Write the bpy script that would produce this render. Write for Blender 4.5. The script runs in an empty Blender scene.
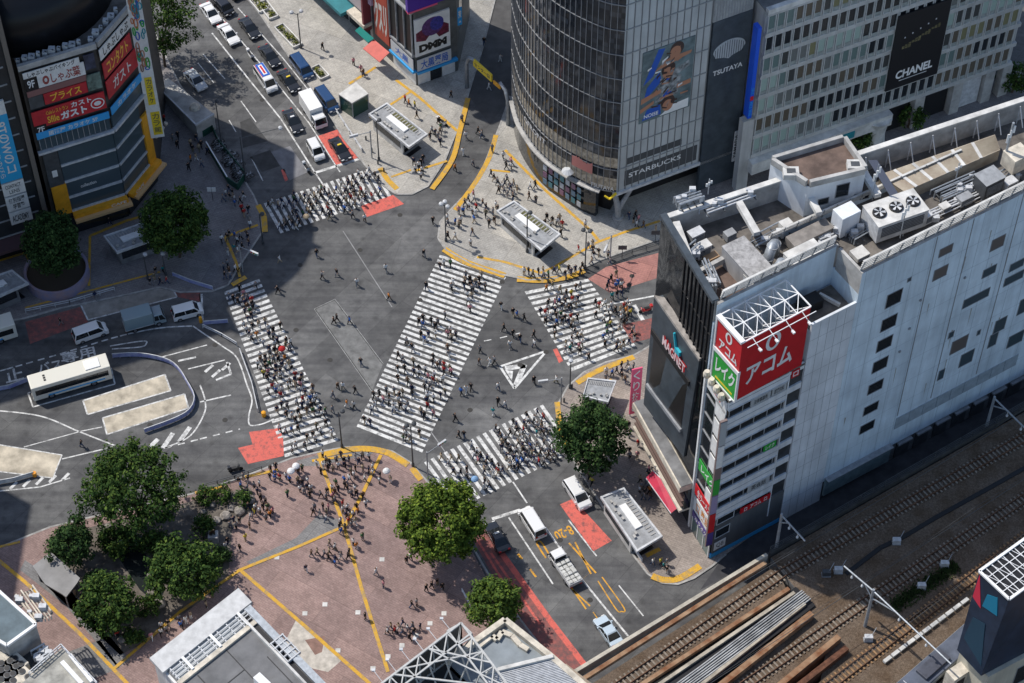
import bpy, bmesh, math, random
from mathutils import Vector, Matrix
random.seed(7)
SC = bpy.context.scene
COL = SC.collection
R = math.radians
# ------------------------------------------------------------------ camera maths
PITCH = R(51); FPX = 1778*math.tan(PITCH); CP, SP = math.cos(PITCH), math.sin(PITCH); HC = 229.0

def ray(px, py):
    x = (px-512)/FPX; y = (341.5-py)/FPX
    return Vector((x, CP+y*SP, -SP+y*CP))

def G(px, py, z=0.0):
    """world point at height z seen at pixel px,py of the survey photograph"""
    d = ray(px, py); t = (HC-z)/-d.z
    return Vector((d.x*t, d.y*t, z))

# ------------------------------------------------------------------ materials
MATS = {}
def mat(name, col, rough=.75, var=0.0, scale=1.0, metal=0.0, spec=0.4, bump=0.0, second=None, detail=6, emit=None):
    if name in MATS: return MATS[name]
    m = bpy.data.materials.new(name); m.use_nodes = True
    nt = m.node_tree; b = nt.nodes['Principled BSDF']
    c = (col[0], col[1], col[2], 1) if not isinstance(col, (int, float)) else (col, col, col, 1)
    b.inputs['Roughness'].default_value = rough; b.inputs['Metallic'].default_value = metal
    b.inputs['Specular IOR Level'].default_value = spec
    b.inputs['Base Color'].default_value = c
    m.diffuse_color = c
    if var > 0 or second:
        tc = nt.nodes.new('ShaderNodeTexCoord'); n = nt.nodes.new('ShaderNodeTexNoise')
        n.inputs['Scale'].default_value = scale; n.inputs['Detail'].default_value = detail; n.inputs['Roughness'].default_value = .62
        nt.links.new(tc.outputs['Object'], n.inputs['Vector'])
        r = nt.nodes.new('ShaderNodeValToRGB')
        if second:
            s = (*second, 1)
        else:
            s = tuple(max(0, x*(1-var)) for x in c[:3])+(1,)
        r.color_ramp.elements[0].position = .34; r.color_ramp.elements[1].position = .66
        r.color_ramp.elements[0].color = s
        r.color_ramp.elements[1].color = tuple(min(1, x*(1+var*.5)) for x in c[:3])+(1,)
        nt.links.new(n.outputs['Fac'], r.inputs['Fac']); nt.links.new(r.outputs['Color'], b.inputs['Base Color'])
        if bump:
            bp = nt.nodes.new('ShaderNodeBump'); bp.inputs['Strength'].default_value = bump; bp.inputs['Distance'].default_value = .05
            n2 = nt.nodes.new('ShaderNodeTexNoise'); n2.inputs['Scale'].default_value = scale*9; n2.inputs['Detail'].default_value = 3
            nt.links.new(tc.outputs['Object'], n2.inputs['Vector'])
            nt.links.new(n2.outputs['Fac'], bp.inputs['Height']); nt.links.new(bp.outputs['Normal'], b.inputs['Normal'])
    if emit:
        b.inputs['Emission Color'].default_value = (*emit[0], 1); b.inputs['Emission Strength'].default_value = emit[1]
    MATS[name] = m
    return m

def nodes_of(m): return m.node_tree.nodes, m.node_tree.links, m.node_tree.nodes['Principled BSDF']

def mixrgb(N, Lk, a, b, fac, mode='MIX'):
    x = N.new('ShaderNodeMix'); x.data_type = 'RGBA'; x.blend_type = mode
    for s, v in ((x.inputs[0], fac), (x.inputs[6], a), (x.inputs[7], b)):
        if hasattr(v, 'is_output'): Lk.new(v, s)
        else: s.default_value = v if isinstance(v, (int, float)) else (*v, 1)[:4]
    return x.outputs[2]

def noise(N, Lk, scale, detail=5, lo=.4, hi=.6, vec=None, rough=.6):
    n = N.new('ShaderNodeTexNoise'); n.inputs['Scale'].default_value = scale; n.inputs['Detail'].default_value = detail
    n.inputs['Roughness'].default_value = rough
    if vec is not None: Lk.new(vec, n.inputs['Vector'])
    m = N.new('ShaderNodeMapRange'); m.inputs[1].default_value = lo; m.inputs[2].default_value = hi
    Lk.new(n.outputs['Fac'], m.inputs[0]); return m.outputs[0]

def worldvec(N):
    return N.new('ShaderNodeNewGeometry').outputs['Position']

def asphalt_mat(name, base):
    m = mat(name, base, .9, spec=.25); N, Lk, B = nodes_of(m); v = worldvec(N)
    big = noise(N, Lk, .045, 3, .38, .62, v); mid = noise(N, Lk, .5, 6, .35, .7, v, .7); fine = noise(N, Lk, 9, 3, .3, .7, v)
    # resurfaced patches laid in rectangles
    br = N.new('ShaderNodeTexBrick'); mp = N.new('ShaderNodeMapping'); mp.inputs['Rotation'].default_value = (0, 0, R(-52))
    Lk.new(v, mp.inputs['Vector']); Lk.new(mp.outputs[0], br.inputs['Vector'])
    br.inputs['Scale'].default_value = .12; br.inputs['Mortar Size'].default_value = .004; br.inputs['Brick Width'].default_value = 1.9; br.inputs['Row Height'].default_value = .46
    br.inputs['Color1'].default_value = (.86, .86, .86, 1); br.inputs['Color2'].default_value = (1.12, 1.12, 1.11, 1); br.inputs['Mortar'].default_value = (.62, .62, .62, 1)
    c = mixrgb(N, Lk, tuple(x*.78 for x in base), tuple(x*1.22 for x in base), big)
    c = mixrgb(N, Lk, c, br.outputs['Color'], .8, 'MULTIPLY')
    d = mixrgb(N, Lk, (.62, .62, .63), (1.2, 1.19, 1.17), mid); c = mixrgb(N, Lk, c, d, .8, 'MULTIPLY')
    d = mixrgb(N, Lk, (.8, .8, .8), (1.2, 1.2, 1.2), fine); c = mixrgb(N, Lk, c, d, .7, 'MULTIPLY')
    # cracks and tyre-darkened streaks
    vo = N.new('ShaderNodeTexVoronoi'); vo.feature = 'DISTANCE_TO_EDGE'; vo.inputs['Scale'].default_value = .16
    Lk.new(v, vo.inputs['Vector'])
    mr = N.new('ShaderNodeMapRange'); mr.inputs[1].default_value = 0; mr.inputs[2].default_value = .006; mr.inputs[3].default_value = .55; Lk.new(vo.outputs['Distance'], mr.inputs[0])
    c = mixrgb(N, Lk, tuple(x*.55 for x in base), c, mr.outputs[0])
    # oil spots and wheel-polished lanes
    v2 = N.new('ShaderNodeTexVoronoi'); v2.inputs['Scale'].default_value = .55; Lk.new(v, v2.inputs['Vector'])
    m2 = N.new('ShaderNodeMapRange'); m2.inputs[1].default_value = .06; m2.inputs[2].default_value = .3; m2.inputs[3].default_value = .72; Lk.new(v2.outputs['Distance'], m2.inputs[0])
    c = mixrgb(N, Lk, (0, 0, 0), c, m2.outputs[0])
    m3 = N.new('ShaderNodeMapping'); m3.inputs['Rotation'].default_value = (0, 0, R(52)); m3.inputs['Scale'].default_value = (.03, .55, 1); Lk.new(v, m3.inputs['Vector'])
    ln = noise(N, Lk, 1.0, 3, .38, .62, m3.outputs[0]); d = mixrgb(N, Lk, (.76, .76, .77), (1.16, 1.16, 1.14), ln); c = mixrgb(N, Lk, c, d, .9, 'MULTIPLY')
    Lk.new(c, B.inputs['Base Color'])
    return m

def paving_mat(name, c1, c2, mortar, size=.4, rot=30, rowh=.5, wear=.6):
    m = mat(name, c1, .85, spec=.3); N, Lk, B = nodes_of(m); v = worldvec(N)
    mp = N.new('ShaderNodeMapping'); mp.inputs['Rotation'].default_value = (0, 0, R(rot)); Lk.new(v, mp.inputs['Vector'])
    br = N.new('ShaderNodeTexBrick'); Lk.new(mp.outputs[0], br.inputs['Vector'])
    br.inputs['Scale'].default_value = 1/size; br.inputs['Mortar Size'].default_value = .03; br.inputs['Row Height'].default_value = rowh; br.inputs['Brick Width'].default_value = 1.0
    br.inputs['Color1'].default_value = (*c1, 1); br.inputs['Color2'].default_value = (*c2, 1); br.inputs['Mortar'].default_value = (*mortar, 1)
    # bigger repair fields
    b2 = N.new('ShaderNodeTexBrick'); Lk.new(mp.outputs[0], b2.inputs['Vector']); b2.inputs['Scale'].default_value = .17
    b2.inputs['Mortar Size'].default_value = .006; b2.inputs['Color1'].default_value = (.82, .82, .84, 1); b2.inputs['Color2'].default_value = (1.1, 1.08, 1.06, 1); b2.inputs['Mortar'].default_value = (.6, .58, .57, 1)
    b2.inputs['Row Height'].default_value = .7; b2.inputs['Brick Width'].default_value = 1.3
    c = mixrgb(N, Lk, br.outputs['Color'], b2.outputs['Color'], .75, 'MULTIPLY')
    st = noise(N, Lk, .35, 7, .36, .64, v, .7); d = mixrgb(N, Lk, (1-wear*.4,)*3, (1.12, 1.12, 1.12), st)
    c = mixrgb(N, Lk, c, d, .85, 'MULTIPLY')
    sp = noise(N, Lk, 3.5, 4, .3, .72, v); d = mixrgb(N, Lk, (.78, .78, .78), (1.15, 1.15, 1.15), sp)
    c = mixrgb(N, Lk, c, d, .7, 'MULTIPLY')
    Lk.new(c, B.inputs['Base Color']); return m

def paint_mat(name, col, under=(.085, .085, .085), wear=.5, rough=.7):
    m = mat(name, col, rough, spec=.3); N, Lk, B = nodes_of(m); v = worldvec(N)
    a = noise(N, Lk, 1.3, 8, .30+.09*wear, .32+.26*wear, v, .75)
    f = noise(N, Lk, 7, 3, .25, .6, v)
    c = mixrgb(N, Lk, tuple(x*.8 for x in col), tuple(min(1, x*1.05) for x in col), f)
    c = mixrgb(N, Lk, tuple(u*.6+x*.25 for u, x in zip(under, col)), c, a)
    Lk.new(c, B.inputs['Base Color']); return m

def streak_mat(name, col, dark=.6, rough=.6, metal=0.0, scale=1.0, zscale=.08, spec=.4, panel=None):
    """weathered wall: rain streaks running down, optional panel joints"""
    m = mat(name, col, rough, metal=metal, spec=spec); N, Lk, B = nodes_of(m); v = worldvec(N)
    mp = N.new('ShaderNodeMapping'); mp.inputs['Scale'].default_value = (1, 1, zscale); Lk.new(v, mp.inputs['Vector'])
    s = noise(N, Lk, scale, 6, .35, .65, mp.outputs[0], .65)
    c = mixrgb(N, Lk, tuple(x*dark for x in col), tuple(min(1, x*1.06) for x in col), s)
    b = noise(N, Lk, .22, 4, .35, .65, v); d = mixrgb(N, Lk, (.86, .86, .86), (1.06, 1.06, 1.06), b)
    c = mixrgb(N, Lk, c, d, 1.0, 'MULTIPLY')
    Lk.new(c, B.inputs['Base Color']); return m

# ------------------------------------------------------------------ mesh builder
def wloc(o):
    v = Vector((0, 0, 0))
    while o is not None:
        v = v+o.location; o = o.parent
    return v

class MB:
    def __init__(s): s.v = []; s.f = []; s.mi = []; s.mats = []; s.cur = 0; s.sm = []; s.smooth = False
    def m(s, material):
        if material not in s.mats: s.mats.append(material)
        s.cur = s.mats.index(material); return s
    def face(s, idx): s.f.append(idx); s.mi.append(s.cur); s.sm.append(s.smooth)
    def poly(s, pts):
        n = len(s.v); s.v += [Vector(p) for p in pts]; s.face(list(range(n, n+len(pts)))); return s
    def hexa(s, b, t):
        n = len(s.v); k = len(b); s.v += [Vector(p) for p in b]+[Vector(p) for p in t]
        s.face([n+i for i in range(k)][::-1]); s.face([n+k+i for i in range(k)])
        for i in range(k):
            j = (i+1) % k; s.face([n+i, n+j, n+k+j, n+k+i])
        return s
    def box(s, x0, x1, y0, y1, z0, z1):
        b = [(x0, y0, z0), (x1, y0, z0), (x1, y1, z0), (x0, y1, z0)]
        return s.hexa(b, [(p[0], p[1], z1) for p in b])
    def prism(s, pts, z0, z1):
        pts = [Vector((p[0], p[1], 0)) for p in pts]
        a = sum(pts[i].x*pts[(i+1) % len(pts)].y-pts[(i+1) % len(pts)].x*pts[i].y for i in range(len(pts)))
        if a < 0: pts = pts[::-1]
        return s.hexa([(p.x, p.y, z0) for p in pts], [(p.x, p.y, z1) for p in pts])
    def sheet(s, pts, z):
        pts = [Vector((p[0], p[1], 0)) for p in pts]
        a = sum(pts[i].x*pts[(i+1) % len(pts)].y-pts[(i+1) % len(pts)].x*pts[i].y for i in range(len(pts)))
        if a < 0: pts = pts[::-1]
        return s.poly([(p.x, p.y, z) for p in pts])
    def beam(s, a, b, w, h=None, up=Vector((0, 0, 1))):
        a = Vector(a); b = Vector(b); h = w if h is None else h; d = (b-a)
        if d.length < 1e-6: return s
        d.normalize(); r = d.cross(up)
        if r.length < 1e-3: r = d.cross(Vector((1, 0, 0)))
        r.normalize(); u = r.cross(d); r *= w/2; u *= h/2
        return s.hexa([a-r-u, a+r-u, a+r+u, a-r+u], [b-r-u, b+r-u, b+r+u, b-r+u])
    def tube(s, pts, rad, n=8, cap=True):
        pts = [Vector(p) for p in pts]; rads = rad if isinstance(rad, (list, tuple)) else [rad]*len(pts)
        base = len(s.v); ref = None
        for i, p in enumerate(pts):
            d = (pts[min(i+1, len(pts)-1)]-pts[max(i-1, 0)]).normalized()
            r = d.cross(Vector((0, 0, 1)))
            if r.length < .05: r = d.cross(Vector((0, 1, 0)))
            if ref is not None:
                r = ref-d*ref.dot(d)
            r.normalize(); ref = r; u = r.cross(d)
            for k in range(n):
                a = 2*math.pi*k/n; s.v.append(p+(r*math.cos(a)+u*math.sin(a))*rads[i])
        for i in range(len(pts)-1):
            for k in range(n):
                k2 = (k+1) % n; s.face([base+i*n+k, base+i*n+k2, base+(i+1)*n+k2, base+(i+1)*n+k])
        if cap:
            s.face([base+k for k in range(n)][::-1]); s.face([base+(len(pts)-1)*n+k for k in range(n)])
        return s
    def lathe(s, c, prof, n=20):
        c = Vector(c); base = len(s.v)
        for r, z in prof:
            for k in range(n):
                a = 2*math.pi*k/n; s.v.append(c+Vector((r*math.cos(a), r*math.sin(a), z)))
        for i in range(len(prof)-1):
            for k in range(n):
                k2 = (k+1) % n; s.face([base+i*n+k, base+i*n+k2, base+(i+1)*n+k2, base+(i+1)*n+k])
        s.face([base+k for k in range(n)][::-1]); s.face([base+(len(prof)-1)*n+k for k in range(n)])
        return s
    def fbox(s, F, u0, u1, v0, v1, d0, d1):
        b = [F.pt(u0, v0, d0), F.pt(u0, v0, d1), F.pt(u1, v0, d1), F.pt(u1, v0, d0)]
        t = [F.pt(u0, v1, d0), F.pt(u0, v1, d1), F.pt(u1, v1, d1), F.pt(u1, v1, d0)]
        return s.hexa(b, t)
    def fpoly(s, F, uvs, d): return s.poly([F.pt(u, v, d) for u, v in uvs])
    def fslab(s, F, uvs, d0, d1):
        return s.hexa([F.pt(u, v, d0) for u, v in uvs], [F.pt(u, v, d1) for u, v in uvs])
    def build(s, name, material=None, parent=None, bevel=0):
        if material is not None and not s.mats: s.mats = [material]
        off = wloc(parent) if parent is not None else Vector((0, 0, 0))
        me = bpy.data.meshes.new(name)
        me.from_pydata([tuple(p-off) for p in s.v], [], s.f)
        for x in s.mats: me.materials.append(x)
        me.polygons.foreach_set('material_index', s.mi); me.polygons.foreach_set('use_smooth', s.sm)
        bm = bmesh.new(); bm.from_mesh(me); 
        if bevel:
            bmesh.ops.bevel(bm, geom=[e for e in bm.edges if len(e.link_faces) == 2 and e.calc_face_angle(0) > .4], offset=bevel, segments=2, affect='EDGES', profile=.6)
        bmesh.ops.recalc_face_normals(bm, faces=bm.faces)
        bm.to_mesh(me); bm.free(); me.update()
        o = bpy.data.objects.new(name, me); COL.objects.link(o); o.parent = parent
        return o

class Face:
    """a vertical wall plane: u runs from p0 to p1, v is height, d stands out of the wall"""
    def __init__(s, p0, p1):
        s.o = Vector((p0[0], p0[1], 0)); s.e = Vector((p1[0], p1[1], 0)); d = s.e-s.o; s.L = d.length
        s.d = d.normalized(); s.n = Vector((s.d.y, -s.d.x, 0))
    def pt(s, u, v, d=0): p = s.o+s.d*u+s.n*d; return Vector((p.x, p.y, v))
    def uv(s, px, py, d=0):
        r = ray(px, py); o = s.o+s.n*d; c = Vector((0, 0, HC)); t = (o-c).dot(s.n)/r.dot(s.n); p = c+r*t
        return ((p-s.o).dot(s.d), p.z)
    def off(s, d): return Face((s.o+s.n*d), (s.e+s.n*d))

# ------------------------------------------------------------------ scene bookkeeping
def tag(o, label=None, cat=None, group=None, kind=None):
    if label: o['label'] = label
    if cat: o['category'] = cat
    if group: o['group'] = group
    if kind: o['kind'] = kind
    return o
def thing(name, label, cat, loc, group=None, rz=0):
    o = bpy.data.objects.new(name, None); COL.objects.link(o); o.location = Vector(loc); o.rotation_euler = (0, 0, rz)
    o.empty_display_size = .3
    return tag(o, label, cat, group)
def struct(name, mb, material=None):
    return tag(mb.build(name, material), kind='structure')
def copy_tree(o, parent=None):
    c = o.copy(); COL.objects.link(c); c.parent = parent
    for ch in list(o.children): copy_tree(ch, c)
    return c

# ------------------------------------------------------------------ lettering
_TXT = {}
def text_geo(s, bold=0.0):
    if (s, bold) in _TXT: return _TXT[(s, bold)]
    cu = bpy.data.curves.new('lettering', 'FONT'); cu.body = s; cu.extrude = .0; cu.offset = bold; cu.resolution_u = 3
    ob = bpy.data.objects.new('lettering', cu); COL.objects.link(ob)
    dg = bpy.context.evaluated_depsgraph_get(); me = bpy.data.meshes.new_from_object(ob.evaluated_get(dg))
    vs = [v.co.copy() for v in me.vertices]; fs = [list(p.vertices) for p in me.polygons]
    bpy.data.objects.remove(ob); bpy.data.curves.remove(cu); bpy.data.meshes.remove(me)
    x0 = min(v.x for v in vs); x1 = max(v.x for v in vs); y0 = min(v.y for v in vs); y1 = max(v.y for v in vs)
    vs = [((v.x-x0)/max(1e-6, x1-x0), (v.y-y0)/max(1e-6, y1-y0)) for v in vs]
    _TXT[(s, bold)] = (vs, fs); return vs, fs
def add_text(mb, s, fn, bold=0.0):
    """fn maps (0..1, 0..1) of the text block to a world point"""
    vs, fs = text_geo(s, bold); n = len(mb.v); mb.v += [Vector(fn(a, b)) for a, b in vs]
    for f in fs: mb.face([n+i for i in f])
    return mb
def ftext(mb, F, s, u0, u1, v0, v1, d, bold=.0, skew=0):
    return add_text(mb, s, lambda a, b: F.pt(u0+(u1-u0)*a+skew*b, v0+(v1-v0)*b, d), bold)
def fvtext(mb, F, s, u0, u1, v0, v1, d, bold=0.0):
    n = len(s); h = (v1-v0)/n
    for i, ch in enumerate(s):
        if ch == ' ': continue
        t = v1-h*i; ftext(mb, F, ch, u0, u1, t-h*.9, t-h*.06, d, bold)
    return mb
def frot(mb, F, s, u0, u1, v0, v1, d, bold=0.0, ccw=True):
    f = (lambda a, b: F.pt(u1-(u1-u0)*b, v0+(v1-v0)*a, d)) if ccw else (lambda a, b: F.pt(u0+(u1-u0)*b, v1-(v1-v0)*a, d))
    return add_text(mb, s, f, bold)

# ------------------------------------------------------------------ shared materials
ASPH = asphalt_mat('asphalt', (.125, .125, .126)); ASPH_D = mat('shade toned asphalt', (.05, .05, .055), .85, .35, .6)
PAVE_RED = paving_mat('red block paving', (.335, .235, .21), (.285, .195, .175), (.195, .145, .13), .55, 32)
PAVE_GREY = paving_mat('grey slab paving', (.45, .43, .385), (.39, .375, .34), (.27, .26, .24), .6, 27)
PAVE_TAN = paving_mat('tan slab paving', (.34, .295, .26), (.29, .25, .22), (.2, .17, .15), .6, 27)
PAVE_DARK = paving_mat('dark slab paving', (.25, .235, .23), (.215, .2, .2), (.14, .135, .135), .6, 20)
KERB = mat('kerb stone', (.36, .35, .33), .85, .35, 1.2)
WHITE_P = paint_mat('white road paint', (.68, .68, .66), wear=.85)
YELLOW_P = paint_mat('yellow road paint', (.66, .33, .03), wear=.7)
TACTILE = paint_mat('yellow tactile paving', (.60, .34, .035), under=(.3, .25, .18), wear=.8)
RED_P = paint_mat('red road coating', (.62, .13, .1), wear=.7)
RED_D = paint_mat('worn red road coating', (.34, .1, .085), wear=1.2)
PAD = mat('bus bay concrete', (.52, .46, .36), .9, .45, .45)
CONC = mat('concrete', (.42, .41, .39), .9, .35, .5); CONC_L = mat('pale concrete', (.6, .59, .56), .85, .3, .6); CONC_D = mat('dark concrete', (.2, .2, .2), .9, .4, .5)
WHITE = mat('white paint', (.78, .78, .77), .55, .12, .8); OFFW = streak_mat('off white wall', (.66, .66, .64), .8)
GREY = mat('mid grey metal', (.3, .31, .32), .5, .25, 1.5); LGREY = mat('light grey metal', (.55, .56, .57), .45, .25, 1.5); DGREY = mat('charcoal metal', (.07, .075, .08), .5, .3, 1.2)
BLACK = mat('black', (.012, .012, .014), .5); STEEL = mat('galvanised steel', (.36, .39, .42), .5, .25, 2, metal=.4)
GLASS = mat('dark glass', (.018, .022, .026), .06, spec=.6); GLASS_B = mat('blue grey glass', (.06, .085, .1), .1, spec=.6)
GLASS_G = mat('greenish glass', (.14, .2, .19), .15, spec=.6); GLASS_K = mat('brown curtain glass', (.12, .1, .075), .25, spec=.5)
RUST = mat('rusty steel', (.17, .065, .025), .85, second=(.34, .22, .13), scale=.7, detail=9); RUST_D = mat('dark rust', (.13, .055, .03), .9, .5, 1.8)
RED = mat('sign red', (.55, .012, .02), .45, .1, .7); GREEN = mat('sign green', (.02, .33, .04), .45); BLUE = mat('sign blue', (.015, .1, .45), .45); LBLUE = mat('sky blue sign', (.04, .34, .7), .45)
YEL = mat('sign yellow', (.75, .55, .03), .5); ORANGE = mat('orange panel', (.8, .36, .02), .55, .2, .8); PINK = mat('sign pink', (.75, .1, .2), .5)
TYRE = mat('tyre rubber', (.015, .015, .015), .8); RIM = mat('wheel rim', (.4, .4, .42), .35, metal=.8)
LAMP = mat('lamp glass', (.75, .75, .72), .15); TAIL = mat('tail lamp red', (.45, .01, .01), .3)
# ------------------------------------------------------------------ ground, roads and pavements
mb = MB(); mb.sheet([(-420, -200), (420, -200), (420, 620), (-420, 620)], 0); struct('road_surface', mb, ASPH)

def pxpts(pp, z=0): return [G(x, y, z) for x, y in pp]
KH = .13
def pavement(name, pp, material, kerb=None):
    mb = MB(); mb.prism(pxpts(pp, KH), -.05, KH); o = struct(name, mb, material)
    if kerb:
        k = MB()
        for a, b in zip(kerb[:-1], kerb[1:]):
            k.beam(G(*a, KH)-Vector((0, 0, .06)), G(*b, KH)-Vector((0, 0, .06)), .24, .15)
        struct('kerb', k, KERB)
    return o
# Hachiko-side plaza
k1 = [(-60, 575), (0, 547), (50, 527), (120, 510), (195, 493), (240, 478), (268, 467), (292, 458), (318, 452), (345, 447), (372, 447), (392, 451), (410, 462), (426, 480), (447, 506), (466, 535), (486, 570), (510, 606), (540, 645), (566, 680), (590, 715)]
pavement('plaza_paving', k1+[(590, 860), (-200, 860), (-200, 620)], PAVE_RED, k1)
# island in front of the curved glass building
k2 = [(510, 96), (500, 125), (484, 165), (470, 190), (452, 208), (440, 222), (438, 238), (446, 250), (470, 263), (500, 274), (528, 280), (555, 278), (578, 270), (600, 260), (630, 249), (668, 236)]
pavement('corner_paving', k2+[(760, 210), (760, 120), (640, 90)], PAVE_GREY, k2)
# pavement of the left-hand shops of the top block
k3 = [(225, -40), (254, 5), (290, 58), (322, 103), (345, 140), (365, 165), (384, 186), (396, 194), (412, 194), (428, 186), (445, 160), (457, 130), (468, 95), (482, 50), (505, -40)]
pavement('shop_paving', k3, PAVE_GREY, k3)
# station-side pavement, shade put into its darker slabs
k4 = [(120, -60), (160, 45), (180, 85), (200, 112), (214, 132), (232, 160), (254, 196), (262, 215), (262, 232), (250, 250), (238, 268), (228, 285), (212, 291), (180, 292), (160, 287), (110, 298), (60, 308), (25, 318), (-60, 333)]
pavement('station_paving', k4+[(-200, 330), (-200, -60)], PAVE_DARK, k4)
# pavement round the tower with the red roof sign
k5 = [(700, 335), (660, 340), (634, 355), (606, 362), (584, 372), (568, 386), (559, 402), (557, 418), (563, 440), (577, 466), (596, 496), (616, 528), (634, 556), (648, 574), (662, 583), (678, 584), (694, 578), (712, 566), (726, 554)]
pavement('tower_paving', k5+[(800, 500), (760, 380)], PAVE_TAN, k5)
# lane that runs beside the railway
mb = MB(); mb.sheet(pxpts([(700, 590), (770, 551), (1150, 345), (1130, 290), (822, 470), (726, 553)]), .006); struct('side_lane', mb, ASPH_D)  # darker asphalt sheet carries the building's shade over the lane
mb = MB(); mb.sheet(pxpts([(510, 96), (600, 40), (530, -80), (505, -60), (482, 50), (468, 95), (490, 125)]), .005); struct('shop_street', mb, mat('shade toned street', (.085, .083, .082), .9, .3, .5))  # sheet toned below the road colour for the corner building's shade
# street behind the roof building
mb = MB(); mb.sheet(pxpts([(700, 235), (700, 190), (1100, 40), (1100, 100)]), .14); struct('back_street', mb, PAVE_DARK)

# ---- zebra crossings: five painted ladders
def zebra(a0, a1, b0, b1, n, fill=.52, gaps=()):
    A0, A1, B0, B1 = [G(*p) for p in (a0, a1, b0, b1)]; mb = MB()
    for i in range(n):
        t0 = i/n; t1 = (i+fill)/n
        mb.sheet([A0.lerp(B0, t0), A1.lerp(B1, t0), A1.lerp(B1, t1), A0.lerp(B0, t1)], .012)
    struct('zebra_crossing', mb, WHITE_P)
zebra((263.7, 203.6), (280.5, 233.5), (377, 166), (394, 195), 19)
zebra((224, 292), (259, 279), (286, 460), (340, 443), 31, .54)
zebra((440, 254.7), (506, 277), (355.5, 429), (421, 455), 36, .54)
zebra((524.6, 291.5), (588, 278.8), (573, 374), (637, 348), 15, .55)
zebra((424, 462.4), (458, 509), (546, 403), (578, 449), 19, .5)

# ---- painted lines
def line(name, pp, w, m=WHITE_P, z=.008, dash=None):
    mb = MB()
    for a, b in zip(pp[:-1], pp[1:]):
        A, B = G(*a), G(*b); d = (B-A); L = d.length
        if L < .01: continue
        d.normalize(); r = Vector((d.y, -d.x, 0))*(w/2)
        segs = [(0, L)]
        if dash:
            segs = []; t = 0
            while t < L: segs.append((t, min(L, t+dash[0]))); t += dash[0]+dash[1]
        for s0, s1 in segs:
            p, q = A+d*s0, A+d*s1; mb.sheet([p-r, p+r, q+r, q-r], z)
    return struct(name, mb, m)
def curve(pp, n=6):
    out = []; P = [pp[0]]+list(pp)+[pp[-1]]
    for i in range(1, len(P)-2):
        for k in range(n):
            t = k/n; q = []
            for c in (0, 1):
                a, b, d, e = P[i-1][c], P[i][c], P[i+1][c], P[i+2][c]
                q.append(.5*((2*b)+(-a+d)*t+(2*a-5*b+4*d-e)*t*t+(-a+3*b-3*d+e)*t**3))
            out.append(tuple(q))
    return out+[pp[-1]]
def area(name, pp, m, z=.008, outline=None):
    mb = MB(); mb.sheet(pxpts(pp, 0), z); struct(name, mb, m)
    if outline: line('painted_line', list(pp)+[pp[0]], outline, WHITE_P, z+.004)
# north road
line('lane_line', [(212, 33), (247, 77), (281, 119), (314, 171), (328, 192)], .22)
line('lane_line', [(221, 17), (270, 75), (309, 123), (340, 172)], .18)
line('lane_line', [(238, 8), (282, 57), (310, 92)], .16)
line('lane_line', [(203, 54), (225, 79)], .15); line('lane_line', [(198, 63), (214, 83)], .12); line('lane_line', [(241, 101), (256, 122)], .15)
line('lane_line', [(229, 120), (236, 132)], .14); line('lane_line', [(251, 157), (263, 181)], .15)
line('stop_line', [(314, 173), (362, 158)], .45)
area('red_lane', [(318, 136), (345, 127), (363, 156), (336, 165)], RED_P)
area('red_lane', [(281, 170), (284.5, 169), (288, 180), (285, 181.5)], RED_P)
area('red_lane', [(361, 206), (393, 195), (404, 204), (367, 217)], RED_P, .016)
area('road_patch', [(271, 152), (290, 146), (308, 172), (290, 180)], mat('pale asphalt', (.19, .19, .2), .9, .25, .8))
area('road_patch', [(240, 122), (250, 118), (268, 141), (243, 148)], mat('dark road patch', (.06, .06, .06), .9, .3, .8))
area('road_patch', [(250, 157), (270, 150), (280, 166), (262, 172)], MATS['dark road patch'])
# middle of the crossing
area('road_patch', [(314.6, 309), (334.8, 299.5), (383, 364), (372, 391)], mat('patched asphalt', (.175, .175, .17), .9, .35, .9))
line('painted_line', [(372, 391), (314.6, 309), (334.8, 299.5), (383, 364)], .16, mat('worn grey line', (.36, .36, .35), .8, .4, 1))
line('guide_line', [(343, 231), (392, 307)], .1, mat('faint paint', (.3, .3, .3), .8, .3, 1))
line('guide_line', [(431, 432), (448, 456)], .12, MATS['faint paint']); line('guide_line', [(484, 341), (500, 338), (520, 333)], .15, WHITE_P, dash=(1, 1.2))
mb = MB()
tri = [(500, 366.5), (546.5, 351), (514.5, 388.5)]
for a, b in ((0, 1), (1, 2), (2, 0)): mb.beam(G(*tri[a])+Vector((0, 0, .004)), G(*tri[b])+Vector((0, 0, .004)), .32, .012)
for a, b in (((505, 368.3), (525.5, 366)), ((524.5, 364.5), (516, 385))): mb.beam(G(*a)+Vector((0, 0, .012)), G(*b)+Vector((0, 0, .012)), .75, .01)
mb.sheet(pxpts([(505, 370), (513, 371), (512, 381)]), .0195)
struct('traffic_island_marking', mb, WHITE_P)
line('lane_line', [(600, 306), (654, 296)], .25); line('stop_line', [(634, 305), (650, 332)], .55)
area('red_lane', [(588, 279), (606, 267), (662, 252), (664, 276), (610, 293)], paving_mat('pink brick crossing', (.42, .2, .17), (.36, .17, .15), (.28, .15, .13), .7, 20), .016)
area('red_lane', [(622, 325), (652, 318), (652, 338), (632, 343)], RED_D, .016); area('red_lane', [(553, 349.5), (557, 348.5), (563, 361), (559, 363)], RED_P, .016)
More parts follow.
